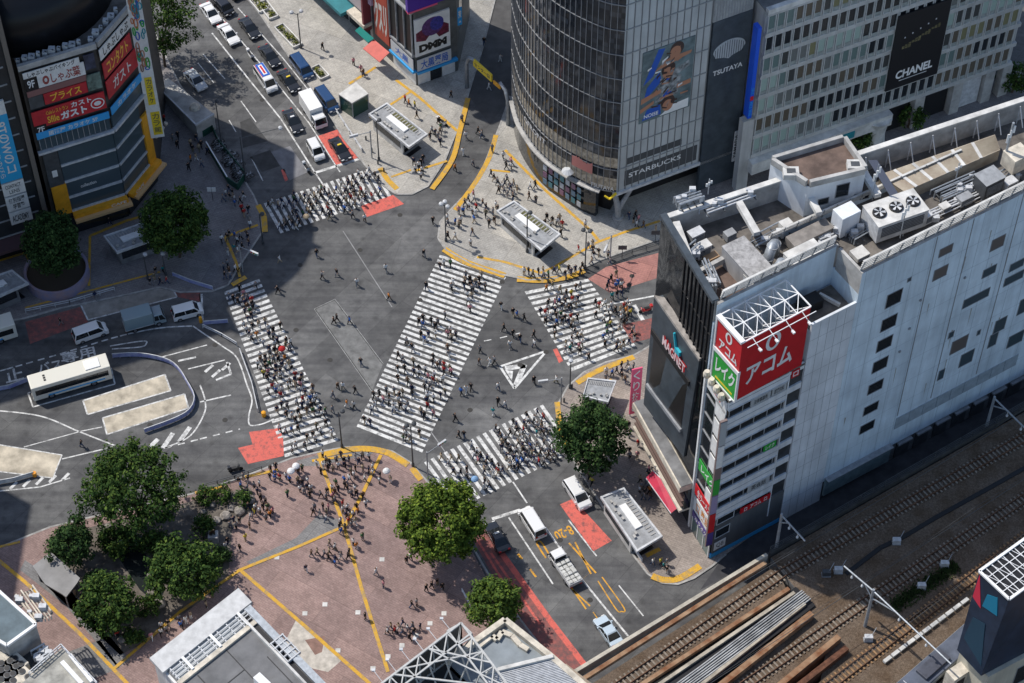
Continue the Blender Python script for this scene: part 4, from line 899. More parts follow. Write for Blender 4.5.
mb.m(SK)
for u, v in ((7.8, 29.3), (6.9, 25.9), (7.2, 19.8)): ring(mb, QF, u, v, .82, 1.05, .8, .14)
mb.fpoly(QF, [(4.8, 26.9), (10.2, 28.2), (10.3, 28.7), (6.5, 28.6)], .142); mb.fpoly(QF, [(3, 21.6), (6, 22.6), (6, 23.3), (3, 22.6)], .142); mb.fpoly(QF, [(8.4, 22.4), (10.5, 22.6), (10.5, 23.4), (8.4, 23.2)], .142); mb.fpoly(QF, [(2.95, 19.9), (5, 21.0), (5, 21.6), (2.95, 20.7)], .142)
mb.m(WHITE); ftext(mb, QF, 'NOISE', 3.6, 5.8, 18.7, 19.4, .145, .02); rng = random.Random(12)
for i in range(46):
    u, v = rng.gauss(7.0, 1.3), rng.uniform(19.5, 30); u = min(9.9, max(3.6, u)); a = rng.uniform(-.5, 1.2); l_ = rng.uniform(.35, 1.3); w_ = rng.uniform(.12, .3)
    mb.m(rng.choice((SK, SK2, SK2, GYp, BLp, WHITE, SK))); du, dv = math.cos(a)*l_, math.sin(a)*l_
    mb.fpoly(QF, [(u-du/2, v-dv/2-w_), (u+du/2, v+dv/2-w_*.6), (u+du/2, v+dv/2+w_*.6), (u-du/2, v-dv/2+w_)], .15+.001*i)
mb.build('poster_figures', None, po)

# ------------------------------------------------------------------ department store with the square window grid
B0 = Vector((53.7, 223.15, 0)); BF0 = ang(B0, 25.6, -24.3); BF1 = ang(B0, 25.6, 21); SB = Face(BF0, BF1)
S_ = thing('grid_building', 'pale concrete building with rows of tall narrow windows and a black banner', 'building', (60, 232, 0))
GRID = streak_mat('pale concrete grid', (.47, .47, .46), .82, .7)
mb = MB(); mb.m(GRID).prism([SB.pt(1.8, 0, -.5), SB.pt(SB.L, 0, -.5), SB.pt(SB.L+6, 0, -24), SB.pt(1.8, 0, -24)], 6.2, 33.2); mb.fbox(SB, 0, 1.78, .1, 14, -1.2, -.1); mb.build('wall', None, S_)
mb = MB(); mb.m(mat('grey felt roof', (.18, .18, .175), .9, .4, .4)).prism([SB.pt(1.8, 0, -.5), SB.pt(SB.L, 0, -.5), SB.pt(SB.L+6, 0, -24), SB.pt(1.8, 0, -24)], 33.2, 33.4); mb.m(CONC_L).fbox(SB, 1.8, SB.L, 33.2, 34.0, -.6, .1); mb.build('roof', None, S_)
mb = MB(); mb.m(CONC_D).prism([SB.pt(1, 0, -4), SB.pt(SB.L-1, 0, -4), SB.pt(SB.L+3, 0, -22), SB.pt(1, 0, -22)], 0, 6.2); mb.build('ground_floor', None, S_)
mb = MB(); mb.m(CONC_L).fbox(SB, 1.5, 24.5, 3.9, 6.05, -1.2, 1.1); mb.build('canopy', None, S_)
mb = MB(); p = SB.pt(22.8, 0, -.2); mb.m(CONC_L).lathe(up(p, .1), [(1.7, 0), (1.5, 2.2), (1.7, 4), (2.2, 5.2)], 16); mb.build('sculpted_pier', None, S_)
for u in (29, 35.5, 41, 44):
    mb = MB(); mb.m(CONC).fbox(SB, u, u+1.6, .1, 6.2, -1.2, .05); mb.build('pier', None, S_)
for u0, u1 in ((24.6, 28.8), (30.8, 35.3)):
    mb = MB(); mb.m(BLACK).fbox(SB, u0, u1, .2, 5.6, -3.9, -1.0); mb.build('entrance', None, S_)
mb = MB(); mb.m(LGREY).fbox(SB, 37.3, 40.8, .2, 5.4, -1.4, -.6); mb.build('shutter', None, S_)
US = SB.uv(802, 143)[0]
sign(SB, US, US+5.2, 4.3, 5.6, 1.25, BLACK, S_, 'SEIBU', WHITE, pad=.05); sign(SB, US+5.3, US+8, 4.3, 5.5, 1.22, mat('teal sign', (.02, .22, .26), .4), S_)
mb = MB(); mb.m(GRID)
VR = [(6.8, 9.9), (10.6, 13.7), (14.4, 17.5), (18.2, 21.3), (22.0, 25.1), (25.8, 28.9), (29.6, 32.7)]
for z in [6.1]+[v[1] for v in VR]: mb.fbox(SB, 1.8, SB.L, z, z+.7, -.5, .0)
mb.build('spandrels', None, S_)
FR = mat('pale window frame', (.5, .51, .5), .5, .15, 2); LOW = mat('pale spandrel glass', (.3, .33, .32), .4, .3, 2)
cand = []
ncol = int((SB.L-.6)/1.42)
rng = random.Random(11)
panes = [GLASS, GLASS, mat('smoky pane', (.06, .062, .06), .15), GLASS_K, GLASS_K, mat('olive blind', (.2, .19, .1), .4), GLASS_G, mat('mint blind', (.32, .42, .38), .35), mat('grey pane', (.16, .17, .165), .2)]
for r_, (v0, v1) in enumerate(VR):
    run = rng.choice(panes)
    for c_ in range(ncol):
        u = .5+c_*1.42
        if u < 1.8: continue
        if 23.0 < u+.6 < 31.6 and v0 > 10 and v1 < 24.9: continue
        if rng.random() < .35: run = rng.choice(panes)
        cand.append((r_, c_, u, v0, v1, run))
def grid_window(mb, pm, u, v0, v1, pane):
    mb.m(FR); mb.fbox(SB, u, u+.12, v0, v1, -.5, .06); mb.fbox(SB, u+1.14, u+1.26, v0, v1, -.5, .06); mb.fbox(SB, u+.12, u+1.14, v0, v0+.1, -.5, .02)
    mb.m(LOW).fbox(SB, u+.12, u+1.14, v0+.1, v0+.75, -.45, -.08)
    pm.m(pane).fbox(SB, u+.12, u+1.14, v0+.75, v1, -.45, -.12)
# the windows nearest the camera and unobstructed are parts, the rest one set
ctr = sorted(cand, key=lambda c: (SB.pt(c[2], c[3])-Vector((0, 0, HC))).length)
near = set((c[0], c[1]) for c in ctr[:96])
rest, restp = MB(), MB()
for c in cand:
    if (c[0], c[1]) in near:
        a, b = MB(), MB(); grid_window(a, b, c[2], c[3], c[4], c[5]); o = a.build('window', None, S_); b.build('pane', None, o)
    else: grid_window(rest, rest, c[2], c[3], c[4], c[5])
tag(rest.build('far_windows', None, S_), kind='stuff')
mb = MB(); mb.m(BLACK).fbox(SB, 23.0, 31.6, 10.4, 24.6, .05, .3); bo = mb.build('banner', None, S_)
mb = MB(); mb.m(WHITE); ftext(mb, SB, 'CHANEL', 24.3, 30.4, 12.2, 13.8, .32, .035); mb.fbox(SB, 25, 29.6, 11.7, 11.8, .3, .32); mb.build('lettering', None, bo)
mb = MB(); mb.m(mat('dim gold', (.16, .14, .07), .5, .8, 2.5)); 
for i in range(12): mb.fbox(SB, 24.5+i*.5, 24.9+i*.5, 18+.22*i-.25*(i % 3), 18.5+.2*i, .3, .315)
mb.m(LGREY)
for i in range(5): mb.fbox(SB, 24.6+i*1.2, 24.8+i*1.2, 20+.4*i, 20.25+.4*i, .3, .315)
mb.build('banner_picture', None, bo)
t = thing('blade_sign', 'tall bright blue vertical sign at the left end of the window grid building', 'sign', SB.pt(-.4, 16, 0))
mb = MB(); mb.m(mat('vivid blue', (.01, .09, .62), .45)).fbox(SB, -.1, .5, 15.6, 32.2, -.3, .9); mb.build('board', None, t); mb = MB(); mb.m(RED).fbox(SB, -.05, .45, 19, 19.8, .9, .93); mb.m(LBLUE); fvtext(mb, SB, '西武', -.05, .45, 16, 18.8, .92); fvtext(mb, SB, '渋', -.05, .45, 20, 21.5, .92); mb.build('lettering', None, t)
t = thing('link_wall', 'grey louvred strip of wall between dark panel and blue vertical sign', 'wall', QF.pt(21, 0, -2))
mb = MB(); mb.m(CONC).prism([QF.pt(19.5, 0, -1.5), QF.pt(22.5, 0, -1.5), QF.pt(22.5, 0, -16), QF.pt(19.5, 0, -16)], 0, 36); mb.build('wall', None, t)
mb = MB(); mb.m(BLACK)
for i in range(14): mb.fbox(QF, 19.6, 22.3, 6+i*2.1, 7.3+i*2.1, -1.5, -1.42)
mb.build('louvres', None, t)

# ------------------------------------------------------------------ block at the top: grey corner shop, red sign house, teal shop row
D1, D2 = Face((-17.8, 239.04), (-14.08, 234.15)), Face((-14.08, 234.15), (-8.05, 237.33)); D3 = Face(D2.e, D2.e+Vector((1.6, 12, 0)))
BD = thing('corner_shop_building', 'grey corner building with white poster, blank dark screen and blue lettered shop band', 'building', (-12, 239, 0))
mb = MB(); mb.m(mat('grey corner cladding', (.13, .135, .13), .55, .3, .8)).prism([D1.o, D1.e, D2.e, D3.e, Vector((-14, 252, 0))], .1, 34); mb.build('wall', None, BD)
mb = MB(); mb.m(BLACK).fbox(D1, .4, 5.9, 6.2, 14.2, .0, .25); mb.m(GREY).fbox(D1, .2, 6.0, 14.2, 14.5, 0, .5); mb.fbox(D1, .2, 6.0, 5.8, 6.2, 0, .5)
for i in range(4): mb.fbox(D1, .2+i*1.9, .3+i*1.9, 6.2, 14.2, .25, .5)
mb.build('dark_screen', None, BD)
mb = MB(); mb.m(WHITE).fbox(D2, -.1, 5.6, 6.0, 13.2, .0, .25); po = mb.build('poster', None, BD)
mb = MB(); mb.m(BLACK); ftext(mb, D2, 'DMM', .5, 5.0, 6.6, 8.1, .26, .07); mb.build('lettering', None, po)
mb = MB(); mb.m(mat('poster wine', (.16, .02, .05), .5, .6, 2)); mb.fpoly(D2, [(.1, 9.0), (1.6, 8.6), (2.4, 9.6), (1.6, 11.2), (.1, 10.6)], .256); mb.fpoly(D2, [(5.4, 8.8), (3.8, 8.5), (3.2, 9.6), (4.4, 11.2), (5.4, 10.4)], .256)
mb.m(mat('poster plum', (.11, .04, .17), .5, .5, 3)); ring(mb, D2, 2.8, 11.0, 1.75, 1.75, 1.7, .26); mb.m(mat('poster indigo', (.05, .05, .3), .5, .5, 3)); ring(mb, D2, 3.5, 11.3, 1.1, 1.3, 1.08, .264); mb.build('poster_picture', None, po)
mb = MB(); mb.m(mat('violet band', (.07, .02, .3), .4)).fbox(D2, -1.2, 6.2, 15.6, 19.5, .0, .7); mb.m(PINK).fbox(D2, -1.2, 3.5, 15.3, 15.6, .0, .75); mb.build('violet_band', None, BD)
sign(D2, .05, 5.6, 3.2, 5.4, .4, mat('pale shop band', (.55, .56, .57), .5), BD, '大黒薬局', BLUE, pad=.1); sign(D1, .3, 5.95, 3.2, 5.3, .4, MATS['pale shop band'], BD, '大黒', BLUE, pad=.2)
mb = MB(); mb.m(LBLUE).fbox(D2, .0, 6.6, 2.7, 3.1, .0, .6); mb.fbox(D1, .0, 6.1, 2.7, 3.1, .0, .6); mb.build('blue_trim', None, BD)
mb = MB(); mb.m(pan).fbox(D1, .3, 6, .2, 2.6, .0, .08); mb.m(GLASS).fbox(D2, 2.3, 4.0, .2, 2.6, 0, .1); mb.m(pan).fbox(D2, .2, 2.2, .2, 2.6, 0, .1); mb.fbox(D2, 4.2, 6.3, .2, 2.6, 0, .1); mb.build('shop_front', None, BD)
sign(D2, 6.9, 7.6, 9.2, 12.6, .2, LBLUE, BD, '薬', WHITE, 'h')
wall_window(D3, 2, 5, 6, 12, BD)
RA, RB = G(369, 3, 18), G(388, 52, 2.6)
RF = Face(ang(D1.o, 127.3, 5.0), D1.o); 
BR = thing('red_shop_building', 'narrow house with a tall orange red sign face and red awning', 'building', (-20, 243, 0))
mb = MB(); mb.m(DGREY).prism([RF.o, RF.e, RF.e+Vector((5, 9, 0)), RF.o+Vector((6, 8, 0))], .1, 26); mb.build('wall', None, BR)
ORR = streak_mat('orange red sign face', (.48, .08, .045), .8)
mb = MB(); mb.m(ORR).fbox(RF, 1.4, 5.0, 3.6, 25, .0, .5); o = mb.build('sign_face', None, BR)
mb = MB(); mb.m(mat('letter grey', (.62, .58, .52), .5)); RV = [RF.uv(*p, .5) for p in ((371, 20), (386, 8))]; ftext(mb, RF, 'クスリ', max(1.5, RV[0][0]), min(4.9, RV[1][0]), min(RV[0][1], RV[1][1])-.6, max(RV[0][1], RV[1][1])+.4, .53, .05); mb.build('lettering', None, o)
mb = MB(); q = [G(*p) for p in ((374, 40, 4.0), (389.5, 53, 4.0), (379.5, 62.5, 2.9), (363, 49, 2.9))]; mb.m(streak_mat('coral awning cloth', (.62, .13, .1), .85)).hexa(q, [x+Vector((0, 0, .12)) for x in q]); mb.build('awning', None, BR)
mb = MB(); q = [G(*p) for p in ((360, 27, 4.4), (374, 39, 4.4), (368, 43, 3.4), (355, 31, 3.4))]; mb.m(mat('teal awning cloth', (.02, .24, .2), .6)).hexa(q, [x+Vector((0, 0, .12)) for x in q]); mb.build('awning', None, BR)
mb = MB(); mb.m(mat('maroon fin', (.2, .04, .05), .5)).fbox(RF, -.6, -.2, 3, 24, 0, 1.4); mb.m(mat('mauve sign', (.4, .3, .4), .5)).fbox(RF, .4, 1.2, 9, 24, 0, .8); mb.build('blade_sign', None, BR)
TA = G(300, -32, 3.4); TB = G(356, 31, 3.4)
TF = Face(ang(RF.o, 128, 24), RF.o)
BT = thing('teal_shop_row', 'row of low shops with a long teal canopy along the bright pavement', 'shop', (-30, 255, 0))
mb = MB(); mb.m(CONC).prism([TF.o, TF.e, TF.e+Vector((9, 9, 0)), TF.o+Vector((9, 9, 0))], .1, 14); mb.build('wall', None, BT)
mb = MB(); q = [G(*p) for p in ((322, -22, 4.6), (342, 17, 4.4), (337, 21, 3.6), (296, -22, 3.6))]; mb.m(streak_mat('teal canopy', (.03, .2, .23), .8)).fbox(TF, 2, 19.5, 3.8, 4.4, 0, 2.6); mb.build('canopy', None, BT)
mb = MB(); mb.m(CREAM).fbox(TF, 19.6, 24, 4.0, 4.6, 0, 1.6); mb.build('canopy', None, BT)
mb = MB(); mb.m(GLASS)
for i in range(8): mb.fbox(TF, .5+i*2.9, 3.0+i*2.9, .3, 3.6, 0, .1)
mb.build('shop_front', None, BT)
sign(TF, 3, 12, 5.2, 9.5, .3, WHITE, BT, 'CAFE', DGREY); sign(TF, 13, 22.5, 5.2, 9.8, .3, mat('pale pink board', (.5, .42, .42), .5), BT, '', WHITE)
# entrance arch over the shop street: two bent poles and a yellow banner
ar = thing('street_arch', 'two silver bent poles carrying a yellow banner across the shop street', 'street arch', G(467, 78))
p0, p1 = G(467, 88), G(508, 125)
for k, (b, s) in enumerate(((p0, 1), (p1, -1))):
    mb = MB(); mb.smooth = True; dv = (p1-p0).normalized()*s; mb.m(STEEL).tube([b, b+Vector((0, 0, 5)), b+Vector((0, 0, 6.6))+dv*.6, b+Vector((0, 0, 7.2))+dv*1.9], [.32, .3, .28, .22], 10); mb.build('pole', None, ar)
mb = MB(); AF = Face(p0+(p1-p0)*.18, p0+(p1-p0)*.62); mb.m(YEL).fbox(AF, 0, AF.L, 5.9, 7.3, -.12, .12); o = mb.build('banner', None, ar); mb = MB(); mb.m(DGREY); ftext(mb, AF, 'センター街', .3, AF.L-.3, 6.2, 7.0, .13, .02); mb.build('lettering', None, o)
mb = MB(); AG = Face(p0+(p1-p0)*.66, p0+(p1-p0)*.82); mb.m(ORANGE).fbox(AG, 0, AG.L, 5.9, 6.5, -.1, .1); mb.build('panel', None, ar)

# ------------------------------------------------------------------ shaded shop building on the left with stacked signs
L1_, L2_ = Face((-63.2, 203.7), (-53.7, 208.0)), Face((-53.7, 208.0), (-50.2, 215.2))
BL = thing('sign_covered_building', 'shaded many-sided shop building covered in red and white signs over an orange canopy', 'building', (-57, 214, 0))
mb = MB(); mb.m(mat('dark brown cladding', (.06, .055, .05), .6, .3, .8)).prism([L1_.pt(0, 0, -.3), L1_.pt(L1_.L-.1, 0, -.3), L2_.pt(L2_.L, 0, -.3), Vector((-51, 232, 0)), Vector((-72, 226, 0))], .1, 32.4); mb.build('wall', None, BL)
mb = MB(); mb.m(ROOFD).prism([L1_.pt(0, 0, -.3), L1_.pt(L1_.L-.1, 0, -.3), L2_.pt(L2_.L, 0, -.3), Vector((-51, 232, 0)), Vector((-72, 226, 0))], 32.4, 32.7); mb.m(CONC).fbox(L1_, 0, L1_.L, 32.4, 33.3, -.3, .2); mb.fbox(L2_, .2, L2_.L, 32.4, 33.3, -.3, .2); mb.build('roof', None, BL)
# black drum tower on the roof, kept low to set its shadow's reach
dA, dB, dC_ = G(14, 58, 32.7), G(62, 46, 32.7), G(108, 8, 32.7)
def circ(a, b, c):
    d = 2*(a.x*(b.y-c.y)+b.x*(c.y-a.y)+c.x*(a.y-b.y)); s = [p.x*p.x+p.y*p.y for p in (a, b, c)]
    x = (s[0]*(b.y-c.y)+s[1]*(c.y-a.y)+s[2]*(a.y-b.y))/d; y = (s[0]*(c.x-b.x)+s[1]*(a.x-c.x)+s[2]*(b.x-a.x))/d
    return Vector((x, y, 32.7)), math.hypot(a.x-x, a.y-y)
DRC, DRR = circ(dA, dB, dC_)
drum = MB(); drum.smooth = True; drum.m(mat('black drum', (.008, .009, .012), .35, spec=.3)).lathe(DRC, [(DRR, 0), (DRR, 8.5)], 48); drum.smooth = False; drum.build('drum_tower', None, BL)
for i in range(16):
    F_ = L1_ if i < 10 else L2_; u = (.4+i*.9) if i < 10 else .4+(i-10)*1.2; p = F_.pt(u, 33.3, -1.0); mb = MB(); mb.m(LGREY); s = .22+.1*(i % 3); mb.box(p.x-s, p.x+s, p.y-s, p.y+s, 32.7, 33.5+.2*(i % 2)); mb.m(DGREY).beam(p+Vector((0, 0, .2)), p+Vector((.4, -.7, .7)), .1); mb.build('spotlight', None, BL)
WSG = mat('off white sign', (.72, .71, .68), .5, .15, 1); DR = mat('deep red sign', (.5, .025, .035), .5, .2, 1); BRN = mat('brown letters', (.16, .07, .05), .5); GLD = mat('gold letters', (.85, .5, .05), .5)
a = L1_
sign(a, .4, 7.9, 30.9, 31.9, .2, WSG, BL, 'しゃぶしゃぶバイキング', BLACK, pad=.08); sign(a, 2.1, 8.4, 28.7, 30.9, .2, WSG, BL, '◎しゃぶ葉', mat('red brown letters', (.3, .05, .04), .5), pad=.1); sign(a, .4, 2.0, 28.7, 30.9, .2, BLACK, BL, '9F', WHITE, pad=.2)
sign(a, 8.5, 9.9, 29.3, 31.9, .2, mat('navy photo', (.05, .06, .1), .4, .6, 1), BL); sign(a, .4, 8.4, 27.6, 28.6, .2, mat('faded pink band', (.25, .12, .11), .5), BL)
sign(a, 2.4, 8.2, 25.6, 27.5, .25, DR, BL, 'プライス', GLD, pad=.14); sign(a, .4, 2.3, 25.4, 27.5, .15, DGREY, BL); sign(a, 8.3, 10.2, 25.6, 28.4, .2, mat('greenish photo', (.14, .2, .17), .4, .6, 1.2), BL)
sign(a, .3, 10.2, 21.9, 24.9, .25, DR, BL, '', WHITE)
mb = MB(); mb.m(WHITE); ftext(mb, a, 'ガスト', 4.0, 7.6, 22.2, 23.6, .28, .05); ftext(mb, a, 'カスト', 5.6, 8.4, 23.8, 24.7, .28, .03); mb.m(GLD); ftext(mb, a, 'Cafeレストラン', 2.2, 5.2, 23.8, 24.5, .28, .01); ftext(mb, a, 'Sfile', 2.2, 3.8, 22.3, 23.5, .28, .02); mb.m(WHITE); ring(mb, a, 9.1, 23.2, .95, .9, .9, .28); mb.m(RED); ring(mb, a, 9.1, 23.2, .8, .7, .3, .29); mb.build('lettering', None, BL)
sign(a, .3, 1.9, 20.9, 22.4, .3, BLACK, BL, '7F', WHITE, pad=.2)
sign(a, .3, 10.3, 20.0, 21.2, .35, LBLUE, BL, '居酒屋 カラオケ 5F', WSG, pad=.16)
b_ = L2_
sign(b_, .2, 7.6, 30.0, 31.9, .2, WSG, BL, 'しゃぶしゃぶ', BLACK, pad=.1); sign(b_, .3, 6.9, 26.6, 29.4, .2, DR, BL, 'コンタクト', GLD, pad=.12); sign(b_, .2, 7.4, 23, 26.2, .25, DR, BL, 'ガスト', WSG, pad=.2); sign(b_, .1, 7.6, 20.2, 21.6, .35, LBLUE, BL, 'カラオケ', WSG, pad=.2)
mb = MB(); mb.m(GLASS_B); mb.fbox(a, .4, 10.2, 17.7, 19.8, -.2, .05); mb.fbox(b_, .2, 7.6, 17.7, 19.8, -.2, .05); mb.m(GREY)
for i in range(13): mb.fbox(a, .5+i*.75, .58+i*.75, 17.7, 19.9, .05, .15)
mb.build('glass_band', None, BL)
mb = MB(); mb.m(LGREY); mb.fbox(a, .0, 10.5, 17.2, 17.6, -.1, .5); mb.fbox(b_, .0, 7.9, 17.2, 17.6, -.1, .5); mb.build('white_ledge', None, BL)
for k, z in enumerate((13.9, 10.7, 7.6, 4.9)):
    mb = MB(); mb.m(GLASS_B).fbox(a, 2.6, 10.3, z, z+2.6, -.28, -.1); mb.fbox(b_, .1, 6.2, z, z+2.6, -.28, -.1); mb.m(LGREY); mb.fbox(a, 2.6, 10.3, z-.35, z, -.2, .1); mb.fbox(b_, .1, 6.2, z-.35, z, -.2, .1); mb.build('floor_glazing', None, BL)
mb = MB(); mb.m(DGREY).fbox(a, .5, 2.5, 10.4, 17.2, -.2, .1); mb.m(WSG).fbox(a, 1.2, 1.9, 12.2, 13.4, .1, .14); mb.build('side_panel', None, BL)
mb = MB(); mb.m(ORANGE).fbox(a, .6, 2.7, 4.6, 10.4, -.2, .15); mb.build('orange_panel', None, BL); mb = MB(); mb.m(ORANGE).fbox(b_, 6.2, 7.8, 4.6, 14.0, -.2, .15); mb.build('orange_panel', None, BL)
mb = MB(); mb.m(ORANGE).fbox(a, 2.7, 10.5, 3.9, 4.6, 0, .9); mb.fbox(b_, .4, 7.9, 3.9, 4.6, 0, .9); mb.m(mat('tan canopy', (.62, .4, .19), .6)).fbox(a, 2.7, 10.9, 3.5, 3.9, 0, 1.5); mb.fbox(b_, .7, 8.2, 3.5, 3.9, 0, 1.5); o = mb.build('canopy', None, BL)
mb = MB(); mb.m(WHITE); ftext(mb, a, 'CAFE', 8.0, 10.2, 4.0, 4.5, .92, .02); ftext(mb, a, 'collection', 4.6, 6.8, 8.6, 9.2, .02, .01); ftext(mb, b_, 'CAFE', 1.2, 3.2, 4.0, 4.5, .92, .02); mb.build('lettering', None, BL)
mb = MB(); mb.m(GLASS).fbox(a, 1, 10.3, .2, 3.4, -.25, -.05); mb.fbox(b_, .2, 7.6, .2, 3.4, -.25, -.05); mb.build('shop_front', None, BL)
# projecting picture board at the right end
PB_ = Face(b_.pt(7.5, 0, .1), b_.pt(7.5, 0, .1)+Vector((1.6, .35, 0))); 
t = thing('picture_board', 'tall projecting picture board with yellow panels at the end of the sign-covered building', 'sign', up(PB_.o, 9))
mb = MB(); mb.m(WSG).fbox(PB_, 0, 1.9, 9, 36.5, -.15, .15); mb.build('board', None, t)
mb = MB(); cc = [mat('figure orange', (.5, .16, .06), .5), mat('figure teal', (.02, .25, .3), .5), mat('figure blue', (.03, .1, .4), .5), SK, GREEN, mat('figure brown', (.2, .09, .05), .5)]
rng = random.Random(5)
for i in range(44):
    u, v = rng.uniform(.3, 1.6), rng.uniform(21.5, 35.5); mb.m(cc[i % 6]); ring(mb, PB_, u, v, rng.uniform(.18, .36), rng.uniform(.35, 1.0), .17, .16+.002*i)
mb.build('board_figures', None, t)
mb = MB(); mb.m(YEL).fbox(PB_, .5, 1.75, 9.6, 14, .15, .19); mb.fbox(PB_, .5, 1.5, 15.4, 20.6, .15, .19); o = mb.build('yellow_panel', None, t); mb = MB(); mb.m(DGREY); fvtext(mb, PB_, 'カラ館', .7, 1.6, 9.9, 13.8, .2, .01); fvtext(mb, PB_, 'カラオケ', .7, 1.4, 15.6, 20.4, .2, .01); mb.build('lettering', None, o)
for i in range(5):
    p = b_.pt(8.2, 0, .4+.5*i)+Vector((1.2, 1.0, 0)); mb = MB(); mb.m(CREAM).lathe(G(153+i*3.2, 142-i*4.2, 5.0), [(.2, 0), (.34, .3), (.2, .6)], 10); mb.build('round_lamp', None, t)
# blue boarded building at the left edge
W1 = Face((-76, 197.6), (-63.6, 203.2))
BW = thing('blue_board_building', 'dark building at the left edge with a tall blue and white vertical advertisement', 'building', (-70, 205, 0))
mb = MB(); mb.m(mat('dark slab wall', (.03, .033, .036), .5, .3, .6)).prism([W1.o, W1.e, W1.e+Vector((-9, 20, 0)), Vector((-105, 214, 0)), Vector((-104, 186, 0))], .1, 44); mb.build('wall', None, BW)
mb = MB(); mb.m(GREY)
for z in range(4, 44, 3): mb.fbox(W1, 0, 12.4, z, z+.25, .0, .08)
mb.m(mat('brown pipe', (.16, .14, .12), .5)).fbox(W1, 12.9, 13.5, .2, 46, .0, .5); mb.build('floor_lines', None, BW)
ub = W1.uv(0, 40)[0]
mb = MB(); mb.m(mat('ad blue', (.03, .36, .65), .45)).fbox(W1, 8.4, 11.4, 14.5, 26.6, .1, .4); mb.m(mat('ad cyan', (.02, .38, .5), .45)).fbox(W1, 8.4, 11.4, 31.5, 40, .1, .4); mb.m(WSG).fbox(W1, 8.4, 11.4, 26.6, 29.0, .1, .4)
for z0, z1 in ((11.9, 14.3), (8.9, 11.6), (6.3, 8.6)): mb.fbox(W1, 8.4, 11.4, z0, z1, .1, .4)
o = mb.build('ad_board', None, BW)
mb = MB(); mb.m(WSG); frot(mb, W1, '9TのWのコ', 9.6, 10.9, 16, 25.4, .42, .02, False); frot(mb, W1, 'こりのびら', 8.6, 9.3, 15.4, 21, .42, .01, False); mb.m(DGREY); ftext(mb, W1, '個別指導', 8.8, 11.0, 10.4, 11.4, .42, .02); ftext(mb, W1, '学習塾', 9.2, 10.8, 9.2, 10.2, .42, .02); ftext(mb, W1, 'CONTACT', 8.8, 10.9, 13.2, 13.9, .42, .01); ftext(mb, W1, 'LENS', 9.2, 10.6, 12.2, 12.9, .42, .01); ftext(mb, W1, 'ACADEMY', 8.7, 11, 6.8, 8.0, .42, .02); mb.build('lettering', None, o)
mb = MB(); mb.m(mat('maroon canopy', (.09, .05, .055), .6)).fbox(W1, 2, 12.6, 3.4, 3.9, .0, 2.4); mb.build('canopy', None, BW)
mb = MB(); mb.m(GLASS).fbox(W1, .2, 12.4, .2, 3.3, 0, .1); mb.build('shop_front', None, BW)
# tall block just outside the left edge whose shade lies across the road corner
KB = thing('station_block', 'tall plain concrete station block with window bands left of the road corner', 'building', (-100, 160, 0))
mb = MB(); mb.m(CONC).box(-122, -85, 148, 173, .1, 39.4); mb.build('wall', None, KB); mb = MB(); mb.m(ROOFG0 := mat('block roof felt', (.2, .2, .2), .9, .3, .4)).box(-122, -85, 148, 173, 39.4, 40); mb.build('roof', None, KB)
for i in range(9): mb = MB(); mb.m(GLASS).box(-121, -84.94, 147.94, 172, 3+4*i, 5+4*i); mb.build('window_band', None, KB)
# ------------------------------------------------------------------ railway viaduct and its girders
DZ = 5.6
RD = Vector((math.cos(R(34.7)), math.sin(R(34.7)), 0)); RN = Vector((RD.y, -RD.x, 0))
BALL = mat('track ballast', (.2, .17, .14), .95, spec=.2); N_, L_, B_ = nodes_of(BALL); v = worldvec(N_)
f1 = noise(N_, L_, 12, 2, .3, .7, v); f2 = noise(N_, L_, .4, 5, .35, .65, v); f3 = noise(N_, L_, 3.2, 4, .35, .65, v)
cc = mixrgb(N_, L_, (.08, .062, .047), (.195, .152, .115), f1); cc = mixrgb(N_, L_, cc, mixrgb(N_, L_, (.7, .6, .5), (1.15, 1.12, 1.1), f2), .9, 'MULTIPLY'); cc = mixrgb(N_, L_, cc, mixrgb(N_, L_, (.75, .75, .75), (1.1, 1.1, 1.1), f3), .9, 'MULTIPLY'); L_.new(cc, B_.inputs['Base Color'])
RAILM = mat('rail steel', (.16, .085, .05), .5, .4, 2, metal=.4); SLP = mat('concrete sleeper', (.25, .21, .165), .9, .45, 2); SLPW = mat('rusty sleeper', (.3, .18, .09), .9, .4, 2)
e0, e1 = G(768, 553, DZ), G(1024, 402, DZ)
def rl(a, b, z, ext0=0, ext1=0):
    A, B = G(*a, z), G(*b, z); d = (B-A).normalized(); return A-d*ext0, B+d*ext1
# solid embankment to the right of the road opening
A0 = G(700, 596, DZ); A1, A2 = G(790, 548, DZ), G(1060, 394, DZ)
br0 = G(806, 590, DZ)
mb = MB(); pts = [G(771, 556, DZ), G(1130, 350, DZ), G(1180, 700, DZ), G(1000, 900, DZ), G(800, 800, DZ), G(826, 650, DZ), G(806, 600, DZ)]
mb.prism(pts, -.1, DZ-.35); struct('railway_embankment', mb, CONC_D)
mb = MB(); mb.sheet([p for p in pts], DZ-.3); struct('ballast_bed', mb, BALL)
mb = MB(); mb.sheet([up(p, 0) for p in pxpts([(560, 690), (770, 556), (830, 660), (760, 860), (520, 800)], DZ)], .02); struct('underpass_road', mb, mat('underpass shade black', (.02, .02, .02), .9, .3, 1))  # near-black sheet paints the dark under the bridge
w = thing('retaining_wall', 'low dark retaining wall with railing between the shaded lane and the tracks', 'wall', up(e0, 0))
WF_ = Face(up(G(771, 555.5, DZ), 0), up(G(1130, 349, DZ), 0))
mb = MB(); mb.m(mat('near black wall', (.06, .058, .055), .9, .4, .6)).fbox(WF_, 0, WF_.L, -.1, DZ+.3, -.1, -.4); mb.build('wall', None, w)  # very dark mottled wall colour
